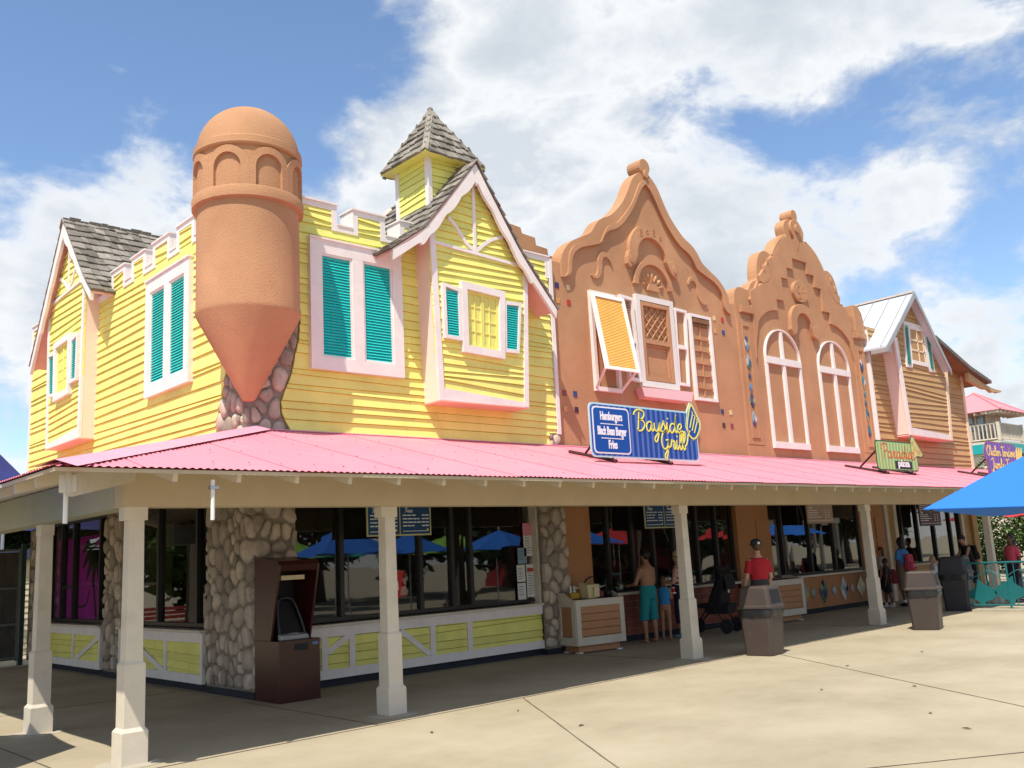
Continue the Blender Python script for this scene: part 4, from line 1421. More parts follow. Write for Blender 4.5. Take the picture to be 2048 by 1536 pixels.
tw = tn(slab(front, [(25.42, 3.3), (31.6, 3.3), (31.55, 6.95), (29.0, 7.75), (25.42, 7.75)], -.25, -.02), 'front_wall', mat('tan_core', (.3, .2, .1), .8))
boards(front, [(25.44, 3.6), (31.55, 3.6), (31.58, 6.92), (29.0, 7.72), (25.44, 7.72)], joints(3.55, 7.72, .15, 91, .8), 25.4, 31.6, 0, TAN, tw)
tn(slab(front, [(25.37, 3.3), (25.44, 3.3), (25.46, 7.62), (25.38, 7.62)], -.1, .05), 'corner_board', WHT)
tn(slab(front, [(31.52, 3.3), (31.69, 3.3), (31.74, 6.9), (31.60, 6.9)], -.1, .05), 'corner_board', mat('cream_yellow_paint', (.78, .62, .44), .5, .06, 3))
tn(MB().box(31.3, 31.66, 12.5, 20, 0, 6.85), 'side_wall', TAN)
# bay
BF = .40
bayp = [(26.52, 4.62), (29.30, 4.56), (29.62, 6.9), (27.55, 8.72), (26.28, 7.45)]
tbay = tn(slab(front, bayp, -.05, BF - .015), 'gable_bay', MATS['bay_side'])
boards(front, bayp, joints(4.5, 8.8, .145, 17, .8), 26.3, 29.6, BF, TAN, tbay)
def tp_(nm, poly, w0, w1, mt): return slab(front, poly, w0, w1).build(nm, mt, tbay, world=True)
tp_('corner_post', [(26.50, 4.6), (26.64, 4.6), (26.44, 7.45), (26.24, 7.4)], BF - .01, BF + .045, WHT)
tp_('corner_post', [(29.17, 4.56), (29.33, 4.56), (29.66, 6.9), (29.5, 6.98)], BF - .01, BF + .045, MATS['cream_yellow_paint'])
tp_('bottom_board', [(26.64, 4.6), (29.17, 4.56), (29.17, 4.70), (26.64, 4.80)], BF - .01, BF + .042, WHT)
tp_('underside', [(26.5, 4.57), (29.33, 4.53), (29.33, 4.558), (26.5, 4.598)], -.04, BF + .05, PEACH)
# window with two narrow shutters
wq = tp_('window_frame', [(26.96, 7.80), (28.68, 7.82), (28.69, 8.0), (26.97, 8.0)], BF, BF + .06, WHT)
for q in ([(26.80, 6.60), (27.18, 6.60), (27.24, 6.72), (27.35, 7.80), (26.97, 7.80)], [(28.33, 6.60), (28.70, 6.60), (28.68, 7.82), (28.20, 7.81), (28.26, 6.75)]):
    tp_('shutter_board', q, BF, BF + .05, WHT)
tp_('window_sill', [(27.24, 6.74), (28.28, 6.73), (28.27, 6.85), (27.25, 6.85)], BF, BF + .058, WHT)
for sk in (lambda v: (26.90 + (v - 6.69) * .10, 27.10 + (v - 6.69) * .09), lambda v: (28.44 - (v - 6.69) * .045, 28.62 - (v - 6.69) * .02)):
    tag(louvres(front, 0, 0, 6.69, 7.90, BF + .05, .05, sk).build('louvres', mat('dark_teal', (.01, .30, .24), .45), tbay, world=True), kind='stuff')
tp_('pane_panel', [(27.30, 6.86), (28.22, 6.86), (28.18, 7.80), (27.36, 7.80)], BF, BF + .034, TAN)
for a, b, wd in (((27.76, 6.86), (27.77, 7.8), .04), ((27.3, 7.17), (28.22, 7.17), .05), ((27.3, 7.48), (28.2, 7.48), .05), ((28.15, 6.86), (28.11, 7.8), .06)):
    ribbon(front, [a, b], wd, BF + .034, BF + .05).build('glazing_bar', MATS['cream_yellow_paint'], tbay, world=True)
# metal roof of the bay
TINM = mat('galvanised_roof', (.58, .66, .72), .38, .10, 1.2, metal=.12, dirt=.5, dirtc=(.55, .52, .48), dscale=1.6)
TINE = mat('galvanised_edge', (.40, .40, .40), .45, .12, 2, metal=.4)
RUST = mat('rusty_ridge', (.45, .36, .30), .7, .3, 3, dirt=.8, dirtc=(.32, .14, .06), dscale=3)
ap = (27.42, 8.92)
for e in ((25.22, 7.02), (29.32, 6.72)):
    kk = (e[0] * .55 + ap[0] * .45, e[1] * .55 + ap[1] * .45 + (-.02 if e[0] < ap[0] else -.03))
    poly = [e, kk, ap, (ap[0], ap[1] - .06), (kk[0], kk[1] - .06), (e[0], e[1] - .06)]
    rs_ = slab(front, poly, -4.5, .66).build('metal_roof', TINM, tbay, world=True)
    band(front, [e, kk, ap], [(e[0], e[1] - .17), (kk[0], kk[1] - .17), (ap[0], ap[1] - .20)], .662, .70).build('barge_flashing', TINE, tbay, world=True)
    for k in range(9):
        w = .5 - k * .52
        ribbon(lambda u, v, q: front(u, v, q), [e, kk, ap], .05, w - .012, w + .012).build('standing_seam', TINE, tbay, world=True)
MB().prism([front(ap[0] - .12, ap[1] - .05, .67), front(ap[0], ap[1] + .03, .67), front(ap[0] + .12, ap[1] - .06, .67)],
           [front(ap[0] - .12, ap[1] - .05, -4.4), front(ap[0], ap[1] + .03, -4.4), front(ap[0] + .12, ap[1] - .06, -4.4)]).build('ridge_flashing', RUST, tbay, world=True)
slab(front, [(25.2, 6.96), (25.5, 7.0), (25.5, 6.84), (25.2, 6.84)], .2, .66).build('gutter_end', TINE, tbay, world=True)
# main roof edge over the right end with wooden tail
tn(MB().prism([front(28.9, 7.78, .55), front(31.2, 7.05, .55), front(32.8, 6.70, .55), front(32.8, 6.60, .55), front(31.2, 6.93, .55), front(28.9, 7.66, .55)],
              [front(28.9, 7.78, -6), front(31.2, 7.05, -6), front(32.8, 6.70, -6), front(32.8, 6.60, -6), front(31.2, 6.93, -6), front(28.9, 7.66, -6)]), 'main_roof', SHG)
tn(MB().prism([front(28.95, 7.65, .45), front(31.2, 6.925, .45), front(32.7, 6.595, .45), front(32.7, 6.575, .45), front(31.2, 6.90, .45), front(28.95, 7.62, .45)],
              [front(28.95, 7.65, -5.9), front(31.2, 6.925, -5.9), front(32.7, 6.595, -5.9), front(32.7, 6.575, -5.9), front(31.2, 6.90, -5.9), front(28.95, 7.62, -5.9)]), 'soffit', WOODDK)
tail = smoothpts([(31.3, 6.86), (31.9, 6.72), (32.5, 6.58), (33.2, 6.48), (33.9, 6.46)], 3) + smoothpts([(33.9, 6.42), (33.6, 6.36), (33.4, 6.38), (33.1, 6.34), (32.8, 6.42), (32.3, 6.42), (31.3, 6.60)], 3)
tn(slab(front, tail, .30, .42), 'roof_tail', mat('raw_wood', (.50, .33, .17), .7, .15, 5))
tn(MB().box(25.4, 31.4, 12.7, 18, 6.2, 6.3), 'roof_deck', MATS['roof_felt'])
# lower storey
CY = WHT2
TW = glazed(lowo, TN, 26.3, 30.55, [26.6, 27.6, 28.7, 29.85], wz=-.05)
for u in (25.62, 26.15, 30.65):
    tn(slab(lowo, rect(u - .09, u + .09, 0, 3.2), -.2, .06), 'jamb', CY)
tn(slab(lowo, rect(25.45, 26.3, 0, 3.2), -.3, -.02), 'lower_wall', TAN)
lwl = tn(slab(lowo, rect(30.5, 31.66, 0, 3.2), -.3, -.02), 'lower_wall', TAN)
boards(lowo, rect(30.75, 31.5, .1, 2.95), joints(.05, 3, .17, 7, .3), 30.5, 31.6, -.015, TAN, lwl)
tn(slab(lowo, rect(31.48, 31.68, 0, 3.2), -.2, .05), 'corner_board', CY)
tn(slab(lowo, rect(26.2, 30.6, .0, .9), -.2, .02), 'counter_wall', TAN)
tn(slab(lowo, rect(26.2, 30.7, .905, .95), -.05, .18), 'counter_top', CY)
tn(MB().box(25.5, 31.4, 15.2, 15.3, 0, 3.2).box(25.5, 31.4, 12.8, 15.3, 3.0, 3.1), 'inner_walls', INTER)
tn(MB().box(25.4, 31.6, 12.56, 12.7, 2.95, 3.45), 'floor_band', TAN)

# ================================================================== porch
PO = thing('covered_porch', 'pink corrugated porch roof on cream posts wrapping the shop fronts', 'porch', (3.6, 9.58, 0))
EY, EX, EZ, RW, RZ = 8.44, 2.49, 2.71, 3.96, 3.75
SL = (RZ - EZ) / RW


def po(m, name, material, parent=None, **kw):
    return m.build(name, material, parent or PO, world=True, **kw)


rdeck = po(MB().prism([(2.50, 8.45, EZ - .045), (33.2, 8.45, EZ - .045), (33.2, 12.38, RZ - .05), (6.43, 12.38, RZ - .05)],
                      [(2.50, 8.45, EZ - .010), (33.2, 8.45, EZ - .010), (33.2, 12.38, RZ - .028), (6.43, 12.38, RZ - .028)]), 'roof_deck', BEAMM)
po(MB().prism([(2.50, 8.45, EZ - .047), (6.43, 12.38, RZ - .052), (6.43, 23.6, RZ - .052), (2.50, 23.6, EZ - .047)],
              [(2.50, 8.45, EZ - .012), (6.43, 12.38, RZ - .03), (6.43, 23.6, RZ - .03), (2.50, 23.6, EZ - .012)]), 'roof_deck', BEAMM)
PITCH, AMP, SW = 0.0762, 0.0065, 0.762


def sheet(s0, s1, axis, jit, lift):
    """one corrugated sheet between s0..s1 along the eave"""
    n = int(round((s1 - s0) / PITCH)) * 6
    vs, fs = [], []
    base = EX if axis == 'x' else EY
    for i in range(n + 1):
        s = s0 + (s1 - s0 + .03) * i / n
        c = AMP * math.cos(2 * math.pi * (s - s0) / PITCH) + lift
        top = min(RW, s - base)
        if top < -jit: top = -jit + .001
        for d in (-jit, max(-jit + .002, top)):
            z = EZ + SL * d + c
            vs.append((s, EY + d, z) if axis == 'x' else (EX + d, s, z))
    for i in range(n):
        fs.append((2 * i, 2 * i + 2, 2 * i + 3, 2 * i + 1))
    return vs, fs


r = random.Random(9)
s = EX
k = 0
while s < 33:
    vs, fs = sheet(s, s + SW, 'x', r.uniform(.0, .028), .006 + .003 * (k % 2))
    mk('roof_sheet', vs, fs, PINK, rdeck, smooth=True, fix=False)
    s += SW
    k += 1
s = EY
while s < 23.4:
    vs, fs = sheet(s, s + SW, 'y', r.uniform(.0, .028), .006 + .003 * (k % 2))
    mk('roof_sheet', vs, fs, PINK, rdeck, smooth=True, fix=False)
    s += SW
    k += 1
# hip cap and wall flashings
hd = Vector((1, 1, SL)).normalized()
PINK2 = corrugated('pink_flashing', (0.74, 0.33, 0.42), (0.6, 0.3, 0.36))
hm = MB()
A, B = Vector((EX + .02, EY + .02, EZ + .045)), Vector((6.40, 12.35, RZ + .045))
sd = Vector((1, -1, 0)).normalized()
n = 70
vs, fs = [], []
for i in range(n + 1):
    p = A.lerp(B, i / n)
    jag = .016 if i % 2 else -.004
    vs += [p + sd * (.20 + jag) - Vector((0, 0, .018 + .14 * SL)), p + Vector((0, 0, .012)), p - sd * (.20 + jag) - Vector((0, 0, .018 + .14 * SL))]
for i in range(n):
    fs += [(3 * i, 3 * i + 3, 3 * i + 4, 3 * i + 1), (3 * i + 1, 3 * i + 4, 3 * i + 5, 3 * i + 2)]
po(hm.add(vs, fs), 'hip_cap', PINK2, fix=False)
po(MB().prism([(6.4, 12.385, RZ - .02), (33.2, 12.385, RZ - .02), (33.2, 12.33, RZ + .005), (6.4, 12.33, RZ + .005)],
              [(6.4, 12.385, RZ + .03), (33.2, 12.385, RZ + .03), (33.2, 12.33, RZ + .018), (6.4, 12.33, RZ + .018)]), 'wall_flashing', PINK2)
# beams
po(MB().box(3.46, 33, 9.46, 9.70, 2.435, 2.81), 'beam', BEAMM)
po(MB().box(3.46, 3.70, 9.705, 23.2, 2.435, 2.81), 'beam', mat('faded_green_paint', (.34, .345, .26), .6, .1, 1.4, .12, 30, dirt=.7, dirtc=(.46, .39, .27), dscale=.4))
# rafters
def rafter(s, axis):
    d0, d1 = .10, RW - .15
    lim = (s - (EX if axis == 'x' else EY)) - .05
    d1 = min(d1, lim)
    if d1 < .4: return
    w = .022
    pr = [(d0, EZ + SL * d0 - .035), (d1, EZ + SL * d1 - .035), (d1, EZ + SL * d1 - .165), (d0 + .02, EZ + SL * d0 - .135)]
    if axis == 'x':
        po(MB().prism([(s - w, EY + d, z) for d, z in pr], [(s + w, EY + d, z) for d, z in pr]), 'rafter', WHT2)
    else:
        po(MB().prism([(EX + d, s - w, z) for d, z in pr], [(EX + d, s + w, z) for d, z in pr]), 'rafter', WHT2)


x = 3.60
while x < 33:
    rafter(x, 'x')
    x += .635
y = 9.3
while y < 22:
    rafter(y, 'y')
    y += .66
# hip rafter with double tail
po(MB().prism([(2.62, 8.50, 2.66), (2.70, 8.42 + .16, 2.66), (6.3, 12.2, 3.60), (6.2, 12.28, 3.60)], [(2.62, 8.50, 2.46), (2.70, 8.58, 2.46), (6.3, 12.2, 3.40), (6.2, 12.28, 3.40)]), 'hip_rafter', WHT2)
# frieze boards that close the rafter bays above the beam
po(MB().box(3.75, 33, 9.60, 9.63, 2.812, 2.95), 'frieze', BEAMM)
po(MB().box(3.60, 3.63, 9.7, 23, 2.812, 2.95), 'frieze', BEAMM)
# posts
PM = MB()
def tier(m, w, z0, z1, ch=.03):
    m.box(-w, w, -w, w, z0, z1)
def post_mesh():
    m = MB()
    prof = [(.128, 0), (.128, .30), (.102, .335), (.102, .92), (.082, .95), (.074, 2.30), (.074, 2.305)]
    vs, fs = [], []
    for w, z in prof:
        vs += [(-w, -w, z), (w, -w, z), (w, w, z), (-w, w, z)]
    for i in range(len(prof) - 1):
        for e in range(4):
            fs.append((4 * i + e, 4 * i + (e + 1) % 4, 4 * i + 4 + (e + 1) % 4, 4 * i + 4 + e))
    fs += [(3, 2, 1, 0), tuple(4 * (len(prof) - 1) + e for e in range(4))]
    return m.add(vs, fs)
pmesh = None
for (x, y) in ((3.60, 9.54), (6.70, 9.62), (12.57, 9.66), (18.80, 9.66), (25.03, 9.66), (31.2, 9.66), (3.62, 12.46), (3.62, 15.45), (3.62, 18.4), (3.62, 21.4)):
    o = post_mesh().build('post', WHT2, PO, bevel=.004)
    o.location = Vector((x, y, 0)) - PO.location
    side = y > 10
    MB().box(-.075, .075, -.105, .105, 2.304, 2.434).build('cap_block', WHT2, o) if side else MB().box(-.125, .105, -.078, .078, 2.304, 2.434).build('cap_block', WHT2, o)
    pad = MB().lathe([(.30, .0), (.30, .004), (.27, .006)], (0, 0, 0), 28).build('footing_pad', mat('patch_concrete', (.40, .36, .29), .9, .15, 3), o)
# hanging pipe stubs at the eave
for (x, y) in ((2.70, 8.75), (3.95, 8.52)) :
    p = MB().tube([(x, y, 2.24), (x, y, 2.62)], .02, 10)
    po(p, 'pipe_stub', PVC)
    po(MB().box(x - .035, x + .05, y - .028, y + .028, 2.53, 2.56), 'pipe_clamp', STEEL)
po(MB().prism([(2.60, 8.62, 2.5), (2.72, 8.55, 2.5), (2.76, 8.62, 2.5), (2.64, 8.69, 2.5)], [(2.60, 8.62, 2.65), (2.72, 8.55, 2.65), (2.76, 8.62, 2.65), (2.64, 8.69, 2.65)]), 'tail_block', WHT2)
# roofing screws along the sheet laps
sc_ = MB()
r = random.Random(31)
x = EX + .8
while x < 33:
    for d in (.35, 1.25, 2.15, 3.05, 3.8):
        if d > x - EX - .3 or r.random() < .12: continue
        xx, yy = x + r.uniform(-.02, .02), EY + d + r.uniform(-.05, .05)
        z = EZ + SL * d + .018
        sc_.lathe([(.011, 0), (.011, .006), (.004, .009)], (xx, yy, z), 6)
    x += .381
tag(sc_.build('roof_screws', mat('screw_grey', (.35, .16, .19), .5), rdeck), kind='stuff')

# ================================================================== lettering
GL = {
 'a': (1.25, [[(.9, .75), (.6, 1), (.2, .85), (.05, .4), (.3, 0), (.65, .15), (.9, .8), (.88, .2), (1.1, .05), (1.3, .3)]]),
 'b': (.95, [[(0, .3), (.45, 1.3), (.45, 1.95), (.28, 2), (.18, 1.3), (.15, .2), (.4, 0), (.75, .3), (.7, .8), (.45, .95), (.95, .85)]]),
 'c': (.88, [[(.75, .8), (.5, 1), (.15, .8), (.05, .4), (.25, .03), (.6, .05), (.9, .35)]]),
 'd': (1.3, [[(.9, .75), (.6, 1), (.2, .85), (.05, .4), (.3, 0), (.65, .15), (.9, .7), (1.1, 2.0), (.95, .8), (.95, .2), (1.15, .05), (1.35, .3)]]),
 'e': (.88, [[(.05, .35), (.5, .5), (.7, .8), (.45, 1.02), (.12, .75), (.15, .2), (.5, 0), (.92, .3)]]),
 'h': (1.08, [[(0, .3), (.45, 1.3), (.45, 1.95), (.28, 2), (.18, 1.4), (.15, 0), (.25, .6), (.55, 1), (.75, .8), (.75, .2), (.95, .05), (1.1, .3)]]),
 'i': (.62, [[(0, .3), (.2, 1), (.2, .2), (.42, .05), (.64, .3)], [(.24, 1.4), (.28, 1.52)]]),
 'k': (.95, [[(0, .3), (.45, 1.3), (.45, 1.95), (.28, 2), (.18, 1.4), (.15, 0)], [(.15, .45), (.6, 1), (.7, .75), (.35, .5), (.65, .05), (.95, .3)]]),
 'l': (.62, [[(0, .3), (.5, 1.2), (.55, 1.9), (.35, 2.05), (.22, 1.5), (.22, .3), (.42, .03), (.66, .3)]]),
 'm': (1.6, [[(0, .7), (.15, 1), (.15, 0), (.3, .7), (.55, 1), (.68, .75), (.66, 0), (.8, .7), (1.05, 1), (1.2, .75), (1.2, .2), (1.4, .05), (1.6, .3)]]),
 'n': (1.08, [[(0, .7), (.15, 1), (.15, 0), (.3, .7), (.6, 1), (.75, .75), (.75, .2), (.92, .05), (1.1, .3)]]),
 'o': (.95, [[(.5, 1), (.15, .8), (.08, .3), (.4, 0), (.75, .3), (.7, .8), (.5, 1), (.7, .85), (1.0, .9)]]),
 'r': (.9, [[(0, .3), (.2, 1.08), (.35, .85), (.62, .95), (.56, .25), (.75, .05), (.95, .3)]]),
 's': (.8, [[(-.1, .25), (.2, .7), (.42, 1.2), (.46, .85), (.66, .5), (.6, .1), (.3, -.02), (.05, .12)], [(.6, .1), (.9, .3)]]),
 'u': (1.08, [[(0, .9), (.1, 1), (.1, .3), (.3, .02), (.6, .2), (.75, 1), (.75, .25), (.92, .05), (1.1, .3)]]),
 'y': (1.15, [[(0, .9), (.1, .3), (.4, .05), (.75, .3), (.95, 1), (.85, 0), (.6, -.9), (.25, -1.05), (.2, -.65), (.65, -.2), (1.2, .3)]]),
 'B': (1.5, [[(.3, 1.9), (.25, 0)], [(-.5, 1.55), (-.4, 1.85), (.2, 2.15), (.95, 2.0), (1.1, 1.6), (.8, 1.2), (.3, 1.1), (.9, 1.05), (1.25, .6), (.95, .1), (.4, -.05), (.1, .15)]]),
 'C': (1.25, [[(1.2, 1.65), (.9, 2.05), (.3, 1.8), (0, 1.0), (.2, .25), (.7, 0), (1.25, .4)]]),
 'F': (1.0, [[(-.1, 1.7), (.2, 2.05), (.7, 1.9), (1.3, 2.1)], [(.6, 1.9), (.5, .6), (.3, 0), (0, .1)], [(.2, 1.05), (.95, 1.1)]]),
 'G': (1.7, [[(1.2, 1.7), (.85, 2.05), (.3, 1.8), (0, 1.1), (.15, .3), (.65, 0), (1.1, .35), (1.25, 1.0), (.75, 1.0)], [(1.25, 1.0), (1.2, 0), (1.0, -.9), (.72, -1.0), (.68, -.6), (1.25, .1), (1.7, .35)]]),
 'J': (1.15, [[(-.1, 1.6), (.2, 2), (.8, 1.9), (.75, .5), (.5, -.9), (.15, -.9), (.2, -.3), (1.1, .4)]]),
 'P': (1.2, [[(.3, 1.9), (.2, -.25)], [(-.45, 1.2), (-.25, 1.9), (.4, 2.2), (1.05, 1.9), (1.1, 1.35), (.7, 1.0), (.3, .95)]]),
 'T': (1.0, [[(-.2, 1.7), (.1, 2.05), (.6, 1.85), (1.2, 2.1)], [(.65, 1.9), (.5, .2), (.7, 0), (.95, .3)]]),
 '!': (.5, [[(.2, 2.0), (.15, .6)], [(.12, .12), (.14, .02)]]),
 ' ': (.6, []),
}


def script_text(fr, txt, u, v, size, wd, w0, w1, drop=0.0, wide=1.0, slant=.12):
    m = MB()
    x = 0.0
    for ch in txt:
        adv, strokes = GL[ch]
        for st in strokes:
            p = [(u + (x + a + slant * b) * size * wide, v + b * size + drop * (x + a)) for a, b in smoothpts(st, 4)]
            rr = ribbon(fr, p, wd, w0, w1)
            m.add(rr.v, rr.f)
        x += adv
    return m, x * size * wide


def block_text(fr, txt, u, v, size, w0, w1, wide=1.0, center=True, bold=0.0):
    cu = bpy.data.curves.new('lettering', 'FONT')
    cu.body = txt
    cu.size = size
    cu.extrude = (w1 - w0) / 2
    cu.offset = bold
    cu.resolution_u = 3
    if center: cu.align_x = 'CENTER'
    o = bpy.data.objects.new('lettering', cu)
    COL.objects.link(o)
    bpy.context.view_layer.update()
    me = bpy.data.meshes.new_from_object(o.evaluated_get(bpy.context.evaluated_depsgraph_get()))
    vs = [fr(u + q.co.x * wide, v + q.co.y, (w0 + w1) / 2 + q.co.z) for q in me.vertices]
    fs = [tuple(f.vertices) for f in me.polygons]
    bpy.data.objects.remove(o, do_unlink=True)
    bpy.data.meshes.remove(me)
    return MB().add(vs, fs)


def stripes(name, ca, cb, period, duty=.5):
    m = bpy.data.materials.new(name)
    m.use_nodes = True
    nt = m.node_tree
    bs = nt.nodes['Principled BSDF']
    sp = nd(nt, 'ShaderNodeSeparateXYZ', {0: nd(nt, 'ShaderNodeNewGeometry').outputs['Position']})
    f = mth(nt, 'FRACT', mth(nt, 'DIVIDE', sp.outputs[0], period))
    f = mth(nt, 'LESS_THAN', f, duty)
    c = mixc(nt, f, ca, cb)
    nt.links.new(c, bs.inputs['Base Color'])
    bs.inputs['Roughness'].default_value = .35
    return m


def roundrect(u0, u1, v0, v1, r, n=5):
    out = []
    for cx, cy, a0 in ((u1 - r, v0 + r, -90), (u1 - r, v1 - r, 0), (u0 + r, v1 - r, 90), (u0 + r, v0 + r, 180)):
        for i in range(n + 1):
            a = math.radians(a0 + 90 * i / n)
            out.append((cx + r * math.cos(a), cy + r * math.sin(a)))
    return out


SY = 10.12


def sgn(u, v, w=0): return (u, SY - w, v)


FRAMEM = mat('sign_steel', (0.045, 0.012, 0.016), .5, .15, 5)


def stand(root, u0, u1, zb):
    """two rails lying up the roof with raking braces"""
    for u in (u0, u1):
        zz = lambda y: EZ + SL * (y - EY)
        MB().tube([(u, SY - .06, zz(SY - .06) + .055), (u, SY + 1.0, zz(SY + 1.0) + .055)], .028, 4).build('rail', FRAMEM, root, world=True)
        MB().tube([(u, SY + .62, zz(SY + .62) + .08), (u, SY + .03, zb + .62)], .024, 4).build('brace', FRAMEM, root, world=True)
        MB().tube([(u, SY + .02, zz(SY) + .06), (u, SY + .02, zb + .66)], .022, 4).build('upright', FRAMEM, root, world=True)


BLUE = mat('sign_blue', (.004, .07, .33), .35, .05, 3)
PALEB = mat('sign_pale_edge', (.45, .68, .72), .4, .03, 3)
YELS = mat('sign_yellow', (.82, .78, .10), .4, .04, 4)
WHS = mat('sign_white', (.80, .82, .84), .4, .03, 4)
# ---- Bayside Grill
S1 = thing('grill_sign', 'blue striped roof sign reading Bayside Grill with burger panel and spatula', 'sign', (12.45, SY, 3.2))
b = slab(sgn, roundrect(11.02, 13.86, 3.25, 4.14, .1), -.015, .0).build('board', PALEB, S1, world=True)
slab(sgn, roundrect(11.05, 13.83, 3.28, 4.11, .08), 0, .004).build('stripe_face', stripes('blue_stripes', (.004, .05, .26), (.075, .15, .46), .135, .42), b, world=True)
sp_out = [(13.52, 3.86), (13.60, 3.70), (13.72, 3.62), (13.86, 3.68), (13.97, 3.84), (13.98, 3.98), (13.86, 4.16), (13.76, 4.30), (13.70, 4.31), (13.60, 4.16)]
slab(sgn, sp_out, -.014, .007).build('spatula_board', mat('spatula_pale', (.50, .66, .42), .4), S1, world=True)
cx_, cy_ = 13.75, 3.95
slab(sgn, [(cx_ + (u - cx_) * .86, cy_ + (v - cy_) * .86) for u, v in sp_out], .007, .010).build('spatula_face', BLUE, S1, world=True)
for pts in ([(13.64, 3.85), (13.76, 4.12), (13.73, 4.15)], [(13.70, 3.80), (13.82, 4.06), (13.79, 4.09)], [(13.76, 3.76), (13.88, 3.99), (13.85, 4.02)]):
    ribbon(sgn, pts, .022, .010, .014).build('spatula_slot', YELS, S1, world=True)
ribbon(sgn, smoothpts([(13.57, 3.80), (13.62, 3.70), (13.70, 3.66), (13.82, 3.70), (13.93, 3.86), (13.92, 3.98), (13.80, 4.18), (13.73, 4.26), (13.66, 4.16), (13.57, 3.88), (13.60, 3.75)], 4), .020, .010, .015).build('spatula_outline', YELS, S1, world=True)
pn = slab(sgn, roundrect(11.09, 11.99, 3.31, 4.08, .08), .004, .008).build('menu_panel', WHS, S1, world=True)
slab(sgn, roundrect(11.115, 11.965, 3.335, 4.055, .065), .008, .011).build('panel_face', BLUE, pn, world=True)
for t, z, wd in (('Hamburgers', 3.865, .57), ('Black Bean Burger', 3.62, .50), ('Fries', 3.40, .58)):
    block_text(sgn, t, 11.54, z, .19, .011, .015, wd, bold=.007).build('lettering', WHS, pn, world=True)
for z in (3.79, 3.555):
    slab(sgn, rect(11.27, 11.82, z, z + .013), .011, .015).build('rule', WHS, pn, world=True)
m, _ = script_text(sgn, 'Bayside', 12.17, 3.735, .166, .025, .005, .012, wide=1.0)
m.build('script', YELS, b, world=True)
m, _ = script_text(sgn, 'Grill', 12.80, 3.44, .160, .025, .005, .012, wide=.93)
m.build('script', YELS, b, world=True)
ribbon(sgn, smoothpts([(13.46, 3.50), (13.53, 3.57), (13.58, 3.72), (13.64, 3.80)], 4), .022, .005, .013).build('script_tail', YELS, b, world=True)
stand(S1, 11.55, 13.0, 3.25)
# ---- Paradise pizza
S2 = thing('pizza_sign', 'pale green striped roof sign reading Paradise pizza with slice', 'sign', (21.6, SY, 3.2))
b = slab(sgn, roundrect(20.55, 22.62, 3.25, 3.95, .1), -.015, 0).build('board', mat('dark_green', (.03, .08, .03), .5), S2, world=True)
slab(sgn, roundrect(20.58, 22.59, 3.28, 3.92, .09), 0, .004).build('stripe_face', stripes('green_stripes', (.20, .42, .14), (.48, .58, .22), .15, .5), b, world=True)
slice_ = [(22.30, 3.50), (22.34, 4.02), (22.44, 4.14), (22.52, 4.10), (22.96, 3.66), (22.86, 3.60), (22.62, 3.62)]
slab(sgn, slice_, -.014, .006).build('slice_edge', MATS['dark_green'], S2, world=True)
c0 = (22.55, 3.8)
slab(sgn, [(c0[0] + (u - c0[0]) * .9, c0[1] + (v - c0[1]) * .9) for u, v in slice_], .006, .009).build('slice', mat('pizza_green', (.50, .55, .20), .5), S2, world=True)
ORS = mat('sign_orange_red', (.62, .09, .02), .4)
for u, v in ((22.43, 3.93), (22.52, 3.80), (22.66, 3.74), (22.42, 3.70), (22.75, 3.72)):
    ribbon(sgn, arc(u, v, .04, .04, 0, 330, 10), .014, .009, .012).build('topping', ORS, S2, world=True)
m, _ = script_text(sgn, 'Paradise', 20.85, 3.55, .155, .024, .004, .010, wide=1.27)
m.build('script', ORS, b, world=True)
slab(sgn, roundrect(21.42, 22.28, 3.30, 3.49, .02), .004, .008).build('pizza_box', mat('sign_black', (.01, .01, .012), .4), b, world=True)
block_text(sgn, 'pizza', 21.85, 3.36, .22, .008, .012, 1.35, bold=.009).build('lettering', WHS, b, world=True)
stand(S2, 20.95, 22.3, 3.25)
# ---- Chicken Tenders
S3 = thing('chicken_sign', 'purple striped roof sign reading Chicken Tenders Jumbo Fries', 'sign', (27.9, SY, 3.2))
op = [(26.85, 3.30), (26.98, 3.26), (29.15, 3.26), (29.2, 3.5), (29.45, 3.9), (29.3, 4.1), (29.1, 4.0), (28.95, 4.18), (26.95, 4.20), (26.75, 3.98), (26.72, 3.75), (26.86, 3.62)]
b = slab(sgn, op, -.015, 0).build('board', mat('sign_brown_edge', (.28, .10, .08), .5), S3, world=True)
c0 = (28.0, 3.73)
slab(sgn, [(c0[0] + (u - c0[0]) * .975, c0[1] + (v - c0[1]) * .95) for u, v in op], 0, .004).build('stripe_face', stripes('purple_stripes', (.10, .02, .28), (.22, .07, .42), .2, .5), b, world=True)
YS3 = mat('sign_cream_yellow', (.80, .62, .16), .4)
m, _ = script_text(sgn, 'Chicken Tenders', 26.92, 3.80, .135, .027, .004, .010, wide=1.05)
m.build('script', YS3, b, world=True)
m, _ = script_text(sgn, 'Jumbo Fries!', 27.15, 3.44, .14, .027, .004, .010, wide=1.15)
m.build('script', YS3, b, world=True)
for k in range(6):
    u = 28.98 + k * .075
    slab(sgn, [(u, 3.62), (u + .05, 3.62), (u + .09 + k * .012, 4.02 + (k % 2) * .07), (u + .04 + k * .012, 4.03 + (k % 2) * .07)], .004, .012).build('fry', YS3, S3, world=True)
slab(sgn, [(28.9, 3.36), (29.18, 3.36), (29.36, 3.72), (28.88, 3.66)], .012, .016).build('fry_box', mat('fry_pink', (.45, .03, .12), .5), S3, world=True)
stand(S3, 27.3, 28.7, 3.25)


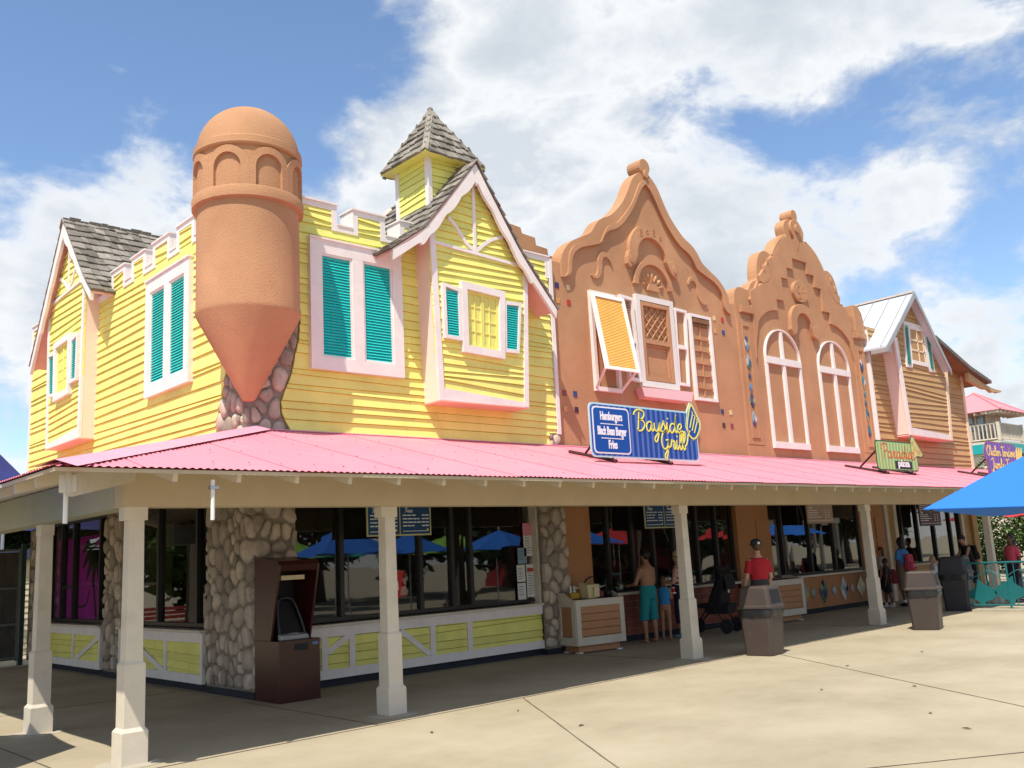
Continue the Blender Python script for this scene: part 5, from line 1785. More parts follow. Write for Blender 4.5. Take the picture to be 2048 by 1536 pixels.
# ================================================================== menu boards hung over the counters
def menu(label, u0, u1, z0, face, edge, seed, cols, head):
    r = random.Random(seed)
    t = thing('menu_board', label, 'menu board', ((u0 + u1) / 2, 12.2, z0))
    def mf(u, v, w=0): return (u, 12.2 - w, v)
    z1 = z0 + .66
    b = slab(mf, rect(u0, u1, z0, z1), -.02, 0).build('board', edge, t, world=True)
    slab(mf, rect(u0 + .025, u1 - .025, z0 + .025, z1 - .025), 0, .004).build('face', face, b, world=True)
    cw = (u1 - u0) / cols
    for c in range(cols):
        a = u0 + c * cw
        if c: slab(mf, rect(a - .008, a + .008, z0 + .03, z1 - .03), .004, .008).build('divider', edge, b, world=True)
        lines = MB()
        z = z1 - .09
        i = 0
        while z > z0 + .10:
            if i == 3:
                z -= .02
                m_, _ = script_text(mf, head, a + .10, z - .02, .035, .009, .004, .007)
                m_.build('heading', WHS, b, world=True)
                z -= .075
                i += 1
                continue
            L = r.uniform(.3, .5) * cw
            x = a + .06
            while x < a + .06 + L:
                w_ = r.uniform(.03, .09)
                lines.add(*(lambda q: (q.v, q.f))(slab(mf, rect(x, x + w_, z, z + .018), .004, .007)))
                x += w_ + .014
            for px_ in (.70, .82):
                lines.add(*(lambda q: (q.v, q.f))(slab(mf, rect(a + px_ * cw, a + px_ * cw + .06, z, z + .018), .004, .007)))
            z -= .055
            i += 1
        lines.add(*(lambda q: (q.v, q.f))(slab(mf, rect(a + .06, a + cw - .10, z0 + .065, z0 + .075), .004, .007)))
        tag(lines.build('price_lines', WHS, b, world=True), kind='stuff')
        slab(mf, [(a + cw - .075 + .02 * math.cos(q), z0 + .085 + .02 * math.sin(q)) for q in (0, 1, 2, 3, 4, 5)], .004, .008).build('emblem', YELS, b, world=True)
    for u in (u0 + .15, u1 - .15):
        MB().tube([mf(u, z1, -.01), mf(u, 3.15, -.01)], .006, 5).build('hanger', DARKM, t, world=True)


NAVY = mat('menu_navy', (.006, .06, .17), .4, .05, 4)
EDG = mat('menu_edge', (.52, .50, .26), .5)
menu('wide navy menu board with cream edge hanging above the stone pier window', 8.13, 9.36, 2.165, NAVY, EDG, 3, 2, 'Fries')
menu('navy menu board half hidden by the porch post beside the shirtless man', 14.72, 15.95, 2.165, NAVY, EDG, 5, 2, 'Fries')
menu('pale pinkish menu board hanging over the mosaic counter', 20.85, 22.08, 2.165, mat('menu_pink', (.45, .33, .27), .6), mat('menu_pink_edge', (.40, .28, .22), .6), 8, 1, 'Fries')
menu('purple menu board hanging behind the blue umbrella tip', 26.9, 28.3, 2.0, mat('menu_purple', (.05, .012, .04), .5), mat('menu_purple_edge', (.05, .01, .05), .5), 9, 1, 'Fries')

# notices taped inside the yellow shop's window
def paper(label, u0, u1, z0, z1, m, extra=None):
    o = thing('paper_notice', label, 'notice', ((u0 + u1) / 2, 12.64, z0))
    def pf(u, v, w=0): return (u, 12.655 - w, v)
    s_ = slab(pf, rect(u0, u1, z0, z1), 0, .004).build('sheet', m, o, world=True)
    r = random.Random(int(u0 * 100 + z0 * 10))
    ln = MB()
    z = z1 - .07
    while z > z0 + .05:
        L = r.uniform(.5, .9) * (u1 - u0 - .06)
        q = slab(pf, rect(u0 + .03, u0 + .03 + L, z, z + .012), .004, .006)
        ln.add(q.v, q.f)
        z -= .045
    tag(ln.build('print', mat('print_grey', (.18, .18, .18), .7), s_, world=True), kind='stuff')
    return s_
PAPW = mat('paper_white', (.62, .63, .60), .7, .05, 5)
s_ = paper('tall white notice with a pink header taped in the window corner', 11.80, 12.04, 1.75, 2.32, PAPW)
slab(lambda u, v, w=0: (u, 12.655 - w, v), rect(11.79, 12.0, 2.12, 2.34), .006, .009).build('pink_header', mat('paper_pink', (.62, .22, .28), .7), s_, world=True)
paper('pale blue notice taped beside the tall pink topped one', 11.64, 11.86, 1.62, 1.90, mat('paper_blue', (.22, .32, .42), .7))
paper('upper plain white sheet taped left of the red headed notice', 11.60, 11.80, 1.30, 1.60, PAPW)
paper('lowest white sheet taped just above the window sill', 11.60, 11.80, .99, 1.28, PAPW)
s_ = paper('long white notice with a red header above the sill', 11.83, 12.05, 1.02, 1.60, PAPW)
slab(lambda u, v, w=0: (u, 12.655 - w, v), rect(11.85, 12.03, 1.47, 1.53), .006, .009).build('red_header', mat('paper_red', (.45, .05, .04), .7), s_, world=True)
o = thing('drink_poster', 'red drink poster with a white bottle inside the yellow shop window', 'poster', (8.95, 12.68, 1.2))
def pf(u, v, w=0): return (u, 12.695 - w, v)
q = slab(pf, rect(8.80, 9.18, 1.20, 1.62), 0, .006).build('sheet', mat('poster_red', (.55, .02, .015), .5), o, world=True)
slab(pf, [(8.95, 1.32), (9.03, 1.32), (9.03, 1.43), (9.005, 1.49), (9.005, 1.55), (8.975, 1.55), (8.975, 1.49), (8.95, 1.43)], .006, .009).build('bottle_print', WHS, q, world=True)

# ================================================================== cash machine kiosk
K = thing('cash_kiosk', 'dark maroon cash machine kiosk with leaning hood beside the stone pier', 'cash machine', (6.66, 12.03, 0))
x0, x1, yb_, yf = -.30, .32, .35, -.34
MB().box(x0, x1, yf, yb_, 0, .80).build('cabinet', MAROON, K, bevel=.006)
side = [(yb_, .801), (yb_, 1.92), (-.30, 1.86), (-.36, 1.80), (-.10, .801)]
for x in (x0, x1 - .03):
    MB().prism([(x, y, z) for y, z in side], [(x + .03, y, z) for y, z in side]).build('hood_side', MAROON, K)
MB().prism([(x0 + .031, yb_, 1.915), (x1 - .031, yb_, 1.915), (x1 - .031, -.31, 1.858), (x0 + .031, -.31, 1.858)], [(x0 + .031, yb_, 1.88), (x1 - .031, yb_, 1.88), (x1 - .031, -.31, 1.82), (x0 + .031, -.31, 1.82)]).build('hood_roof', MAROON, K)
MB().prism([(x0 + .031, -.31, 1.858), (x1 - .031, -.31, 1.858), (x1 - .031, -.365, 1.80), (x0 + .031, -.365, 1.80)], [(x0 + .031, -.29, 1.80), (x1 - .031, -.29, 1.80), (x1 - .031, -.33, 1.72), (x0 + .031, -.33, 1.72)]).build('hood_lip', MAROON, K)
MB().box(x0 + .031, x1 - .031, .32, .345, .801, 1.88).build('hood_back', BLACK, K)
MB().box(-.20, .16, -.22, -.19, 1.60, 1.66).build('light_strip', mat('cream_strip', (.65, .52, .30), .5), K)
mach = MB().prism([(-.20, .30, .802), (.20, .30, .802), (.18, .30, 1.36), (-.18, .30, 1.36)], [(-.20, -.16, .802), (.20, -.16, .802), (.13, .12, 1.33), (-.13, .12, 1.33)]).build('machine', BLACK, K, bevel=.02)
ribbon(lambda u, v, w: (u, -.17 + (v - .85) * .42 - w, v), smoothpts([(-.19, .86), (-.18, 1.02), (-.12, 1.30), (.0, 1.35), (.12, 1.30), (.18, 1.02), (.19, .86)], 5), .020, -.02, .012).build('trim_ring', mat('dull_steel', (.07, .07, .072), .4), mach)
MB().prism([(-.215, -.15, .803), (.215, -.15, .803), (.215, -.24, .803), (-.215, -.24, .803)], [(-.205, -.13, .88), (.205, -.13, .88), (.205, -.22, .86), (-.205, -.22, .86)]).build('keypad_shelf', mat('grey_plastic', (.34, .34, .33), .4), mach, bevel=.008)
kp = MB()
for i in range(3):
    for j in range(4):
        kp.box(-.06 + i * .045, -.025 + i * .045, -.205 + j * .018, -.193 + j * .018, .87, .885)
tag(kp.build('keys', mat('key_grey', (.25, .25, .26), .4), mach), kind='stuff')
MB().box(-.07, .13, yf - .008, yf - .001, .66, .75).build('slot', BLACK, K)
MB().box(.20, .29, yf - .006, yf - .001, .72, .755).build('card_logos', mat('card_blue', (.12, .2, .45), .4), K)

# ================================================================== condiment carts
ORB = mat('cart_panel', (.46, .22, .10), .6, .1, 3, rnd=.06)


def cart(label, loc, rz, L, D, hi, lo, flip=False):
    t = thing('condiment_cart', label, 'cart', loc, rz)
    MB().box(-L / 2 + .08, L / 2 - .08, .08, D - .06, .02, .14).build('base', ORB, t)
    for x in (-L / 2 + .1, L / 2 - .1):
        for y in (.1, D - .1):
            MB().box(x - .05, x + .05, y - .05, y + .05, 0, .022).build('foot', PVC, t)
    MB().box(-L / 2 + .025, L / 2 - .025, .025, D - .02, .14, lo - .025).build('carcass', WOODDK, t)
    # front: frame with boards
    m = MB()
    for a, b, c, d in ((-L / 2, L / 2, .14, .28), (-L / 2, L / 2, lo - .12, lo), (-L / 2, -L / 2 + .10, .28, lo - .12), (L / 2 - .10, L / 2, .28, lo - .12)):
        m.box(a, b, -.012, .018, c, d)
    m.build('front_frame', WHT2, t)
    for k in range(4):
        z = .285 + k * (lo - .41) / 4
        MB().box(-L / 2 + .10, L / 2 - .10, .002, .02, z + .012, z + (lo - .41) / 4).build('board', ORB, t)
    for s in (-1, 1):
        x = s * L / 2
        w = .014
        sm_ = MB()
        for y0, y1, z0, z1 in ((0.02, D, .14, .28), (0.02, .12, .28, lo - .12), (D - .10, D, .28, lo - .12)):
            sm_.box(x - w, x + w, y0, y1, z0, z1)
        top = [(.02, lo - .12), (D, lo - .12), (D, hi)] + smoothpts([(D - .22, hi), (.14, lo + .03), (.02, lo)], 5)
        sm_.prism([(x - w, y, z) for y, z in top], [(x + w, y, z) for y, z in top])
        sm_.build('side_frame', WHT2, t)
        for k in range(4):
            z = .285 + k * (lo - .41) / 4
            MB().box(x - s * .02 - .006, x - s * .02 + .012, .12, D - .10, z + .006, z + (lo - .41) / 4).build('board', ORB, t)
    MB().box(-L / 2 + .016, L / 2 - .016, .02, D - .01, lo - .02, lo + .005).build('top', BLACK, t)
    return t


cart('cream framed condiment cart with brown boards, between the stone pier and shirtless man', (12.83, 11.83, 0), math.radians(-9), 1.10, .55, 1.05, .93)
cart('cream framed condiment cart partly hidden behind the man in red', (18.85, 11.80, 0), math.radians(-4), 1.5, .55, 1.0, .93)
PUMPW = mat('pump_white', (.72, .71, .68), .4)


def dispenser(label, loc, rz, crate, np_):
    t = thing('pump_dispenser', label, 'dispenser', loc, rz)
    MB().box(-.10, .10, -.08, .08, 0, .11).build('crate', crate, t, bevel=.008)
    for k in range(np_):
        x = (k - (np_ - 1) / 2) * .085
        p = MB().lathe([(.028, .11), (.028, .15), (.014, .155), (.014, .20), (.020, .205), (.018, .235)], (x, 0, 0), 10).build('pump', PUMPW, t, smooth=True)
        MB().tube([(x, 0, .185), (x + .05, -.03, .18), (x + .10, -.05, .205)], .007, 6).build('spout', PUMPW, p)


dispenser('white pump pair on yellow crate at the cart end by the stone pier', (12.55, 12.22, .94), -.15, mat('mustard_crate', (.45, .28, .03), .5), 2)
dispenser('white pump pair on dark red crate at the middle of the near cart', (13.02, 12.06, .94), -.15, mat('red_crate', (.16, .012, .02), .4), 2)
dispenser('white pump pair on dark red crate on the cart beside the man in red', (18.75, 12.12, .94), -.1, MATS['red_crate'], 2)
dispenser('white pump pair on mustard crate at the far counter by the tan jamb', (25.85, 12.3, .96), 0, MATS['mustard_crate'], 2)
t = thing('sauce_dispenser', 'cream coloured sauce dispenser box with black lever on the near cart', 'dispenser', (12.76, 12.02, .94), -.15)
MB().prism([(-.10, -.12, 0), (.10, -.12, 0), (.10, .12, 0), (-.10, .12, 0)], [(-.12, -.13, .24), (.12, -.13, .24), (.12, .12, .29), (-.12, .12, .29)]).build('box', mat('cream_plastic', (.62, .52, .28), .4), t, bevel=.01)
MB().box(.0, .12, -.17, -.131, .02, .20).build('front_block', MATS['cream_plastic'], t, bevel=.008)
MB().tube([(-.08, 0, .28), (-.04, 0, .33), (.03, -.02, .37), (.10, -.05, .38)], [.014, .018, .016, .008], 8).build('lever', BLACK, t)
t = thing('napkin_tub', 'small black tub at the right end of the near cart', 'tub', (13.24, 11.98, .94))
MB().lathe([(.07, 0), (.085, .13), (.075, .13), (.065, .02)], (0, 0, 0), 14).build('tub', BLACK, t, smooth=True)

# ================================================================== trash cans
def trash(label, loc, rz, body, s=1.0, group=None):
    t = thing('trash_can', label, 'trash can', loc, rz, group)
    def sq(w, z, b=.045):
        return [(-w + b, -w, z), (w - b, -w, z), (w, -w + b, z), (w, w - b, z), (w - b, w, z), (-w + b, w, z), (-w, w - b, z), (-w, -w + b, z)]
    def loft(secs):
        m = MB()
        vs = [p for q in secs for p in q]
        fs = []
        for i in range(len(secs) - 1):
            for e in range(8): fs.append((8 * i + e, 8 * i + (e + 1) % 8, 8 * i + 8 + (e + 1) % 8, 8 * i + 8 + e))
        fs += [tuple(range(8))[::-1], tuple(8 * (len(secs) - 1) + e for e in range(8))]
        return m.add(vs, fs)
    loft([sq(.235, 0), sq(.24, .03), sq(.275, .70)]).build('body', body, t, bevel=.006)
    # bag rim sagging under the hood
    r = random.Random(int(loc[0] * 10))
    m = MB()
    n = 40
    vs, fs = [], []
    for i in range(n):
        a = 2 * math.pi * i / n
        k = 1 / max(abs(math.cos(a)), abs(math.sin(a)))
        k = min(k, 1.3)
        for z, e in ((.735, .288), (.68, .293 + r.uniform(0, .008)), (.615 + r.uniform(-.012, .012), .283 + r.uniform(0, .008))):
            vs.append((math.cos(a) * k * e, math.sin(a) * k * e, z))
    for i in range(n):
        j = (i + 1) % n
        for q in range(2): fs.append((3 * i + q, 3 * j + q, 3 * j + q + 1, 3 * i + q + 1))
    m.add(vs, fs).build('bag', mat('bin_bag', (.012, .012, .013), .22, .1, 8, .5, 25, spec=.6), t, fix=False, smooth=True)
    loft([sq(.300, .735), sq(.305, .745), sq(.305, .775), sq(.285, .785), sq(.250, 1.06), sq(.225, 1.09)]).build('hood', body, t, bevel=.008)
    for q in (-1, 1):
        MB().prism([(-.17, q * .272, .82), (.17, q * .272, .82), (.15, q * .252, 1.03), (-.15, q * .252, 1.03)], [(-.17, q * .286, .82), (.17, q * .286, .82), (.15, q * .266, 1.03), (-.15, q * .266, 1.03)]).build('opening', BLACK, t)
    t.scale = (s, s, s)
    return t


trash('brown hooded trash can half in sun beside the central porch post', (13.42, 8.86, 0), math.radians(8), CANB, .99)
trash('brown hooded trash can standing fully in sun near the right post', (18.02, 8.28, 0), math.radians(14), CANB, .99)
trash('charcoal trash can in shade behind the teal railing', (22.55, 9.55, 0), math.radians(10), mat('charcoal_plastic', (.035, .035, .04), .45), 1.12)

# ================================================================== stroller
t = thing('stroller', 'black folding baby stroller parked against the red tiled counter', 'stroller', (16.45, 11.9, 0), math.radians(15))
for x, y in ((-.26, -.28), (.26, -.28), (0, .42)):
    m = MB()
    m.tube([(x - .025, y, .13), (x + .025, y, .13)], .13, 16)
    w = m.build('wheel', BLACK, t)
    MB().tube([(x - .03, y, .13), (x + .03, y, .13)], .05, 10).build('hub', DARKM, w)
for x in (-.25, .25):
    MB().tube([(x, -.28, .14), (x, .05, .55), (x, -.30, 1.05), (x * .9, -.42, 1.08)], .016, 6).build('frame_tube', DARKM, t)
    MB().tube([(x, .05, .55), (x * .2, .42, .15)], .014, 6).build('fork_tube', DARKM, t)
MB().tube([(-.225, -.42, 1.08), (.225, -.42, 1.08)], .02, 8).build('handle', BLACK, t)
FAB = mat('black_fabric', (.012, .012, .015), .85, .2, 6, .3, 60)
seat = MB().prism([(-.25, -.30, 1.0), (.25, -.30, 1.0), (.26, -.16, .36), (-.26, -.16, .36)], [(-.23, -.12, 1.0), (.23, -.12, 1.0), (.23, .16, .46), (-.23, .16, .46)]).build('seat_back', FAB, t, bevel=.05)
MB().prism([(-.23, .0, .42), (.23, .0, .42), (.23, .36, .46), (-.23, .36, .46)], [(-.23, .0, .48), (.23, .0, .48), (.23, .36, .52), (-.23, .36, .52)]).build('seat_pad', FAB, t, bevel=.02)
m = MB()
vs, fs = [], []
for i in range(9):
    a = math.pi * (-.05 + .85 * i / 8)
    for x, q in ((-.25, .96), (-.2, 1.0), (.2, 1.0), (.25, .96)):
        vs.append((x, -.05 - .30 * math.cos(a) * q, .82 + .36 * math.sin(a) * q))
for i in range(8):
    for j in range(3): fs.append((4 * i + j, 4 * i + j + 1, 4 * i + 5 + j, 4 * i + 4 + j))
o = m.add(vs, fs).build('canopy', FAB, t, fix=False, smooth=True)
so = o.modifiers.new('thick', 'SOLIDIFY')
so.thickness = .012
MB().prism([(-.22, -.30, .34), (.22, -.30, .34), (.22, .15, .34), (-.22, .15, .34)], [(-.24, -.34, .52), (.24, -.34, .52), (.24, .2, .50), (-.24, .2, .50)]).build('basket', FAB, t, bevel=.02)
MB().box(-.03, .02, -.292, -.272, .70, .77).build('care_label', PVC, t)
t.scale = (1.12, 1.0, 1.14)

# ================================================================== railing with fish
RT = mat('teal_railing', (.012, .135, .145), .4, .12, 4)
RL = thing('fish_railing', 'teal metal railing with wave bar and fish cutouts at the right', 'railing', (22.4, 7.0, 0))


def rf(u, v, w=0): return (u * 0 + 22.38 - w, u, v)


MB().tube([rf(9.7, 1.06), rf(3.6, 1.06)], .022, 8).build('top_rail', RT, RL, world=True)
MB().tube([rf(9.7, .13), rf(3.6, .13)], .018, 8).build('bottom_rail', RT, RL, world=True)
wv = []
for i in range(90):
    y = 9.7 - 6.1 * i / 89
    wv.append(rf(y, .82 + .07 * math.sin(y * 9.5)))
MB().tube(wv, .012, 6).build('wave_bar', RT, RL, world=True)
y = 9.6
k = 0
while y > 3.6:
    MB().tube([rf(y, .13), rf(y, 1.05)], .009 if k % 8 else .024, 6).build('baluster' if k % 8 else 'rail_post', RT, RL, world=True)
    if k % 8 == 0:
        MB().tube([rf(y, 0), rf(y, .13)], .024, 6).build('rail_foot', RT, RL, world=True)
    y -= .155
    k += 1
FISH = smoothpts([(-.36, .02), (-.28, .14), (-.10, .22), (-.02, .30), (.05, .34), (.06, .20), (.20, .10), (.30, .04)], 3) + smoothpts([(.46, .17), (.43, .02), (.46, -.15)], 2) + smoothpts([(.30, -.03), (.18, -.10), (.06, -.14), (.02, -.24), (-.06, -.22), (-.10, -.15), (-.26, -.10), (-.36, .02)], 3)[:-1]
for i, (yc, zc, s) in enumerate(((8.98, .36, 1.0), (8.30, .40, 1.05), (7.55, .36, .95), (6.8, .4, 1.0), (6.0, .36, 1.0), (5.2, .4, 1.0))):
    p = [(yc + (-1 if i % 2 else 1) * a * s, zc + b * s) for a, b in FISH]
    slab(rf, p, -.006, .006).build('fish', RT, RL, world=True)
MB().tube([rf(9.55, 1.0, -.1), rf(9.2, .75, -.12), rf(8.8, .35, -.12), rf(8.75, .25, -.1), rf(8.95, .5, -.12), rf(9.35, .85, -.1), rf(9.5, 1.0, -.1)], .012, 6).build('hung_cable', BLACK, RL, world=True)
MB().box(22.1, 22.7, 3.4, 9.1, 0, .055).build('kerb', mat('kerb_concrete', (.42, .37, .28), .9, .12, 3, .3, 50), RL, world=True)

# ================================================================== umbrellas
def umbrella(label, loc, rz, col, R_=1.75, ze=2.15, zp=2.85, n=8, group=None, text=None):
    t = thing('patio_umbrella', label, 'umbrella', loc, rz, group)
    nm = 'canvas_%d' % int(col[0] * 1000 + col[1] * 100 + col[2] * 10)
    cm = mat(nm, col, .8, .06, 2)
    if not nm.endswith('!'):
        bs = cm.node_tree.nodes['Principled BSDF']
    m = MB()
    vs, fs = [(0, 0, zp)], []
    rings = 5
    seg = 6
    for j in range(1, rings + 1):
        f = j / rings
        for k in range(n * seg):
            a = 2 * math.pi * k / (n * seg)
            loc_ = (k % seg) / seg
            chord = math.cos(math.pi / n) / math.cos(2 * math.pi / n * (loc_ - .5))
            rad = R_ * f * chord
            sag = .05 * f * math.sin(math.pi * loc_)
            vs.append((rad * math.cos(a), rad * math.sin(a), zp - (zp - ze) * (f ** 1.08) - sag * (1 - .2 * f) + .0))
    N_ = n * seg
    for k in range(N_):
        fs.append((0, 1 + k, 1 + (k + 1) % N_))
    for j in range(rings - 1):
        for k in range(N_):
            a = 1 + j * N_
            fs.append((a + k, a + N_ + k, a + N_ + (k + 1) % N_, a + (k + 1) % N_))
    o = m.add(vs, fs).build('canopy', cm, t, fix=False)
    so = o.modifiers.new('thick', 'SOLIDIFY')
    so.thickness = .006
    MB().tube([(0, 0, 0.05), (0, 0, zp + .08)], .022, 10).build('pole', PVC, t)
    MB().lathe([(.26, 0), (.26, .05), (.10, .09), (.05, .12)], (0, 0, 0), 20).build('base', mat('base_grey', (.12, .12, .12), .7), t)
    for k in range(n):
        a = 2 * math.pi * k / n
        rb_ = MB().tube([(0, 0, zp - .04), (R_ * .98 * math.cos(a), R_ * .98 * math.sin(a), ze - .012)], .009, 5).build('rib', DARKM, t)
        MB().tube([(0.03 * math.cos(a), .03 * math.sin(a), ze - .1), (R_ * .5 * math.cos(a), R_ * .5 * math.sin(a), (zp + ze) / 2 - .02)], .007, 5).build('strut', DARKM, rb_)
    MB().ell((0, 0, zp + .10), .03, .03, .05, 8, 6).build('finial', PVC, t)
    return t


UBL = (.02, .16, .62)
UGR = (.22, .45, .05)
URD = (.50, .02, .02)
UTE = (.01, .32, .30)
# the near blue one: a rib tip points to the viewer's left
utip = Vector((4.80, 2.15, 1.88))
udir = Vector((0.739, -0.672, 0)).normalized()
uc_ = utip + udir * 1.5
umbrella('large bright blue patio umbrella cut by the right edge of the picture', (uc_.x, uc_.y, 0), math.atan2(-udir.y, -udir.x), UBL, 1.5, 1.88, 2.5, 4)
umbrella('blue umbrella left of the viewer, shading the paving beside the side posts', (1.1, 11.15, 0), .3, UBL, 1.6, 2.15, 2.7)
umbrella('red patio umbrella just below the blue canopy at the right edge', (36.9, 11.6, 0), .35, URD, 1.9, 2.25, 2.75)
# seating area off to the right of the viewer, seen mirrored in the shop windows
for i, (x, y, c, nm_) in enumerate(((15.5, 1.0, UBL, 'blue'), (19.5, -1.5, UBL, 'blue'), (17.0, -4.5, UGR, 'lime green'), (22.5, .2, UBL, 'blue'), (24.0, -5.0, UGR, 'lime green'), (27.5, -1.0, UBL, 'blue'),
                                  (20.5, -8.5, UTE, 'teal'), (31.5, -3.0, URD, 'red'), (35.5, 1.0, URD, 'red'), (40.0, .5, UBL, 'blue'))):
    umbrella(['nearest blue umbrella mirrored in the yellow shop window', 'second blue umbrella mirrored in the yellow shop window', 'lime green umbrella mirrored low in the yellow shop window', 'broad blue umbrella mirrored beside the window notices',
              'lime green umbrella mirrored beside the shirtless man', 'blue umbrella mirrored left of the shirtless man', 'teal umbrella mirrored behind the cash machine', 'red umbrella mirrored near the stroller',
              'red umbrella mirrored above the mosaic counter', 'blue umbrella mirrored above the mosaic counter'][i], (x, y, 0), i * .4, c, 1.6, 2.1, 2.75, group='umbrellas of the seating area')

# ================================================================== gate, shed, tent at the left
G = thing('yard_gate', 'dark weathered board gate in a grey metal frame at the left edge', 'gate', (5.6, 22.87, 0))
GW = mat('gate_boards', (.075, .068, .058), .85, .25, 6, .4, 30, rnd=.25)
GM = mat('gate_frame', (.16, .18, .18), .5, .15, 5, metal=.3)
for i in range(8):
    x = 4.98 + i * .148
    MB().box(x, x + .142, 22.90, 22.93, .12, 2.42).build('board', GW, G, world=True)
for z in (.14, .85, 1.62, 2.44):
    MB().box(4.98, 6.17, 22.84, 22.897, z, z + .05).build('frame_rail', GM, G, world=True)
for x in (4.98, 6.12):
    MB().box(x, x + .05, 22.835, 22.90, .10, 2.50).build('frame_stile', GM, G, world=True)
MB().box(6.19, 6.28, 22.86, 22.98, 0, 2.6).build('hinge_post', mat('green_steel', (.02, .06, .06), .5), G, world=True)
SH = thing('clapboard_shed', 'white clapboard shed wall glimpsed between the gate and stone pier', 'shed', (7.5, 27.0, 0))
s_ = MB().box(5.2, 11, 27, 30, 0, 2.35).build('wall', WHT2, SH, world=True)
for i in range(15):
    z = .1 + i * .15
    MB().prism([(5.2, 26.96, z), (11, 26.96, z), (11, 26.985, z + .15), (5.2, 26.985, z + .15)], [(5.2, 26.998, z), (11, 26.998, z), (11, 26.998, z + .15), (5.2, 26.998, z + .15)]).build('board', WHT2, s_, world=True)
MB().box(5.1, 11.1, 26.8, 30.1, 2.36, 2.6).build('roof_band', mat('slate_blue', (.05, .06, .14), .6), SH, world=True)
TT = thing('peaked_tent', 'dark blue violet peaked tent roof rising behind the left porch corner', 'tent', (5.2, 34.0, 0))
apx = Vector((5.6, 33.5, 8.6))
m = MB()
ring = [Vector((5.6 + 5.2 * math.cos(a), 33.5 + 5.2 * math.sin(a), 3.2)) for a in [2 * math.pi * k / 10 for k in range(10)]]
vs = [apx] + ring
for j in range(1, 4):
    pass
m.add([tuple(v) for v in vs], [(0, 1 + k, 1 + (k + 1) % 10) for k in range(10)])
m.build('canvas', mat('tent_blue', (.03, .035, .17), .6, .3, .8), TT, world=True, fix=False)
for k in range(10):
    MB().tube([(ring[k].x, ring[k].y, 0), tuple(ring[k])], .05, 6).build('tent_pole', STEEL, TT, world=True)

# ================================================================== balcony house far right
BH = thing('balcony_house', 'distant cream house with pink hip roof, white balcony and teal band', 'building', (54.6, 20.8, 0))
d_ = 48.0
HWALL = mat('house_cream', (.66, .58, .46), .7, .06, 2)
HTEAL = mat('house_teal', (.01, .34, .36), .5)
cxh, cyh = 43.6, 21.4
def bh(m, nm, mt, parent=None, **kw): return m.build(nm, mt, parent or BH, world=True, **kw)
hx0, hx1, hy0, hy1 = 53.75, 55.7, 19.95, 21.9
wl = bh(MB().box(hx0, hx1, hy0, hy1, 6.3, 8.35), 'wall', HWALL)
bh(MB().box(53.15, 57.0, 19.35, 23.2, 0, 5.9), 'lower_wall', HWALL)
ez_, azp = 8.12, 9.42
bx = (52.55, 56.6, 18.75, 22.8)
cmx, cmy = (bx[0] + bx[1]) / 2, (bx[2] + bx[3]) / 2
rf_ = bh(MB().add([(bx[0], bx[2], ez_), (bx[1], bx[2], ez_), (bx[1], bx[3], ez_), (bx[0], bx[3], ez_), (cmx, cmy, azp)], [(0, 1, 4), (1, 2, 4), (2, 3, 4), (3, 0, 4), (3, 2, 1, 0)]), 'roof', mat('house_pink_roof', (.72, .24, .27), .5, .05, 1))
for k in range(4):
    c_ = [(bx[0], bx[2]), (bx[1], bx[2]), (bx[1], bx[3]), (bx[0], bx[3])][k]
    MB().tube([(c_[0], c_[1], ez_ + .02), (cmx, cmy, azp + .02)], .05, 5).build('hip_ridge', MATS['house_pink_roof'], rf_, world=True)
for i in range(7):
    y = bx[2] + .15 + i * .6
    MB().box(bx[0] + .05, bx[0] + 1.1, y, y + .07, ez_ - .16, ez_ - .02).build('rafter', WHT2, rf_, world=True)
    x = bx[0] + .15 + i * .6
    MB().box(x, x + .07, bx[2] + .05, bx[2] + 1.1, ez_ - .16, ez_ - .02).build('rafter', WHT2, rf_, world=True)
fz = 6.5
dk = bh(MB().box(52.86, 56.3, 19.06, 22.5, fz - .12, fz), 'balcony_deck', WHT2)
bh(MB().box(52.82, 56.35, 19.02, 22.55, fz - .62, fz - .125), 'balcony_fascia', HTEAL)
for (a, b) in (((52.92, 19.12), (52.92, 22.4)), ((52.92, 19.12), (56.2, 19.12))):
    A_, B_ = Vector((*a, 0)), Vector((*b, 0))
    for z in (fz + .10, fz + .93):
        MB().tube([A_ + Vector((0, 0, z)), B_ + Vector((0, 0, z))], .04, 4).build('handrail', WHT2, dk, world=True)
    nb = 17
    for i in range(nb):
        p = A_.lerp(B_, i / (nb - 1))
        if i == 0 and b[1] < 20: continue
        if i % 16 == 0:
            MB().box(p.x - .075, p.x + .075, p.y - .075, p.y + .075, fz, fz + 1.0).build('newel', WHT2, dk, world=True)
        else:
            MB().box(p.x - .03, p.x + .03, p.y - .03, p.y + .03, fz + .10, fz + .93).build('baluster', WHT2, dk, world=True)
MB().box(53.2, 56.1, 19.15, 19.18, fz + .12, fz + .9).build('wind_screen', mat('screen_grey', (.42, .38, .35), .7), dk, world=True)
for y, wd in ((21.2, .55),):
    f = MB().box(hx0 - .06, hx0 - .01, y - wd, y + wd, fz + .7, fz + 1.5).build('window', mat('house_frame', (.16, .20, .20), .5), wl, world=True)
    for i in range(2):
        for j in range(2):
            ya, yb2 = y - wd + .05 + i * wd, y - .05 + i * wd
            MB().box(hx0 - .075, hx0 - .062, ya, yb2, fz + .74 + j * .38, fz + 1.08 + j * .38).build('pane', mat('house_pane', (.25, .32, .33), .12, .1, 2, spec=.8), f, world=True)
dr = MB().box(hx0 - .06, hx0 - .01, 20.05, 20.5, fz + .0, fz + 1.5).build('balcony_door', MATS['house_frame'], wl, world=True)
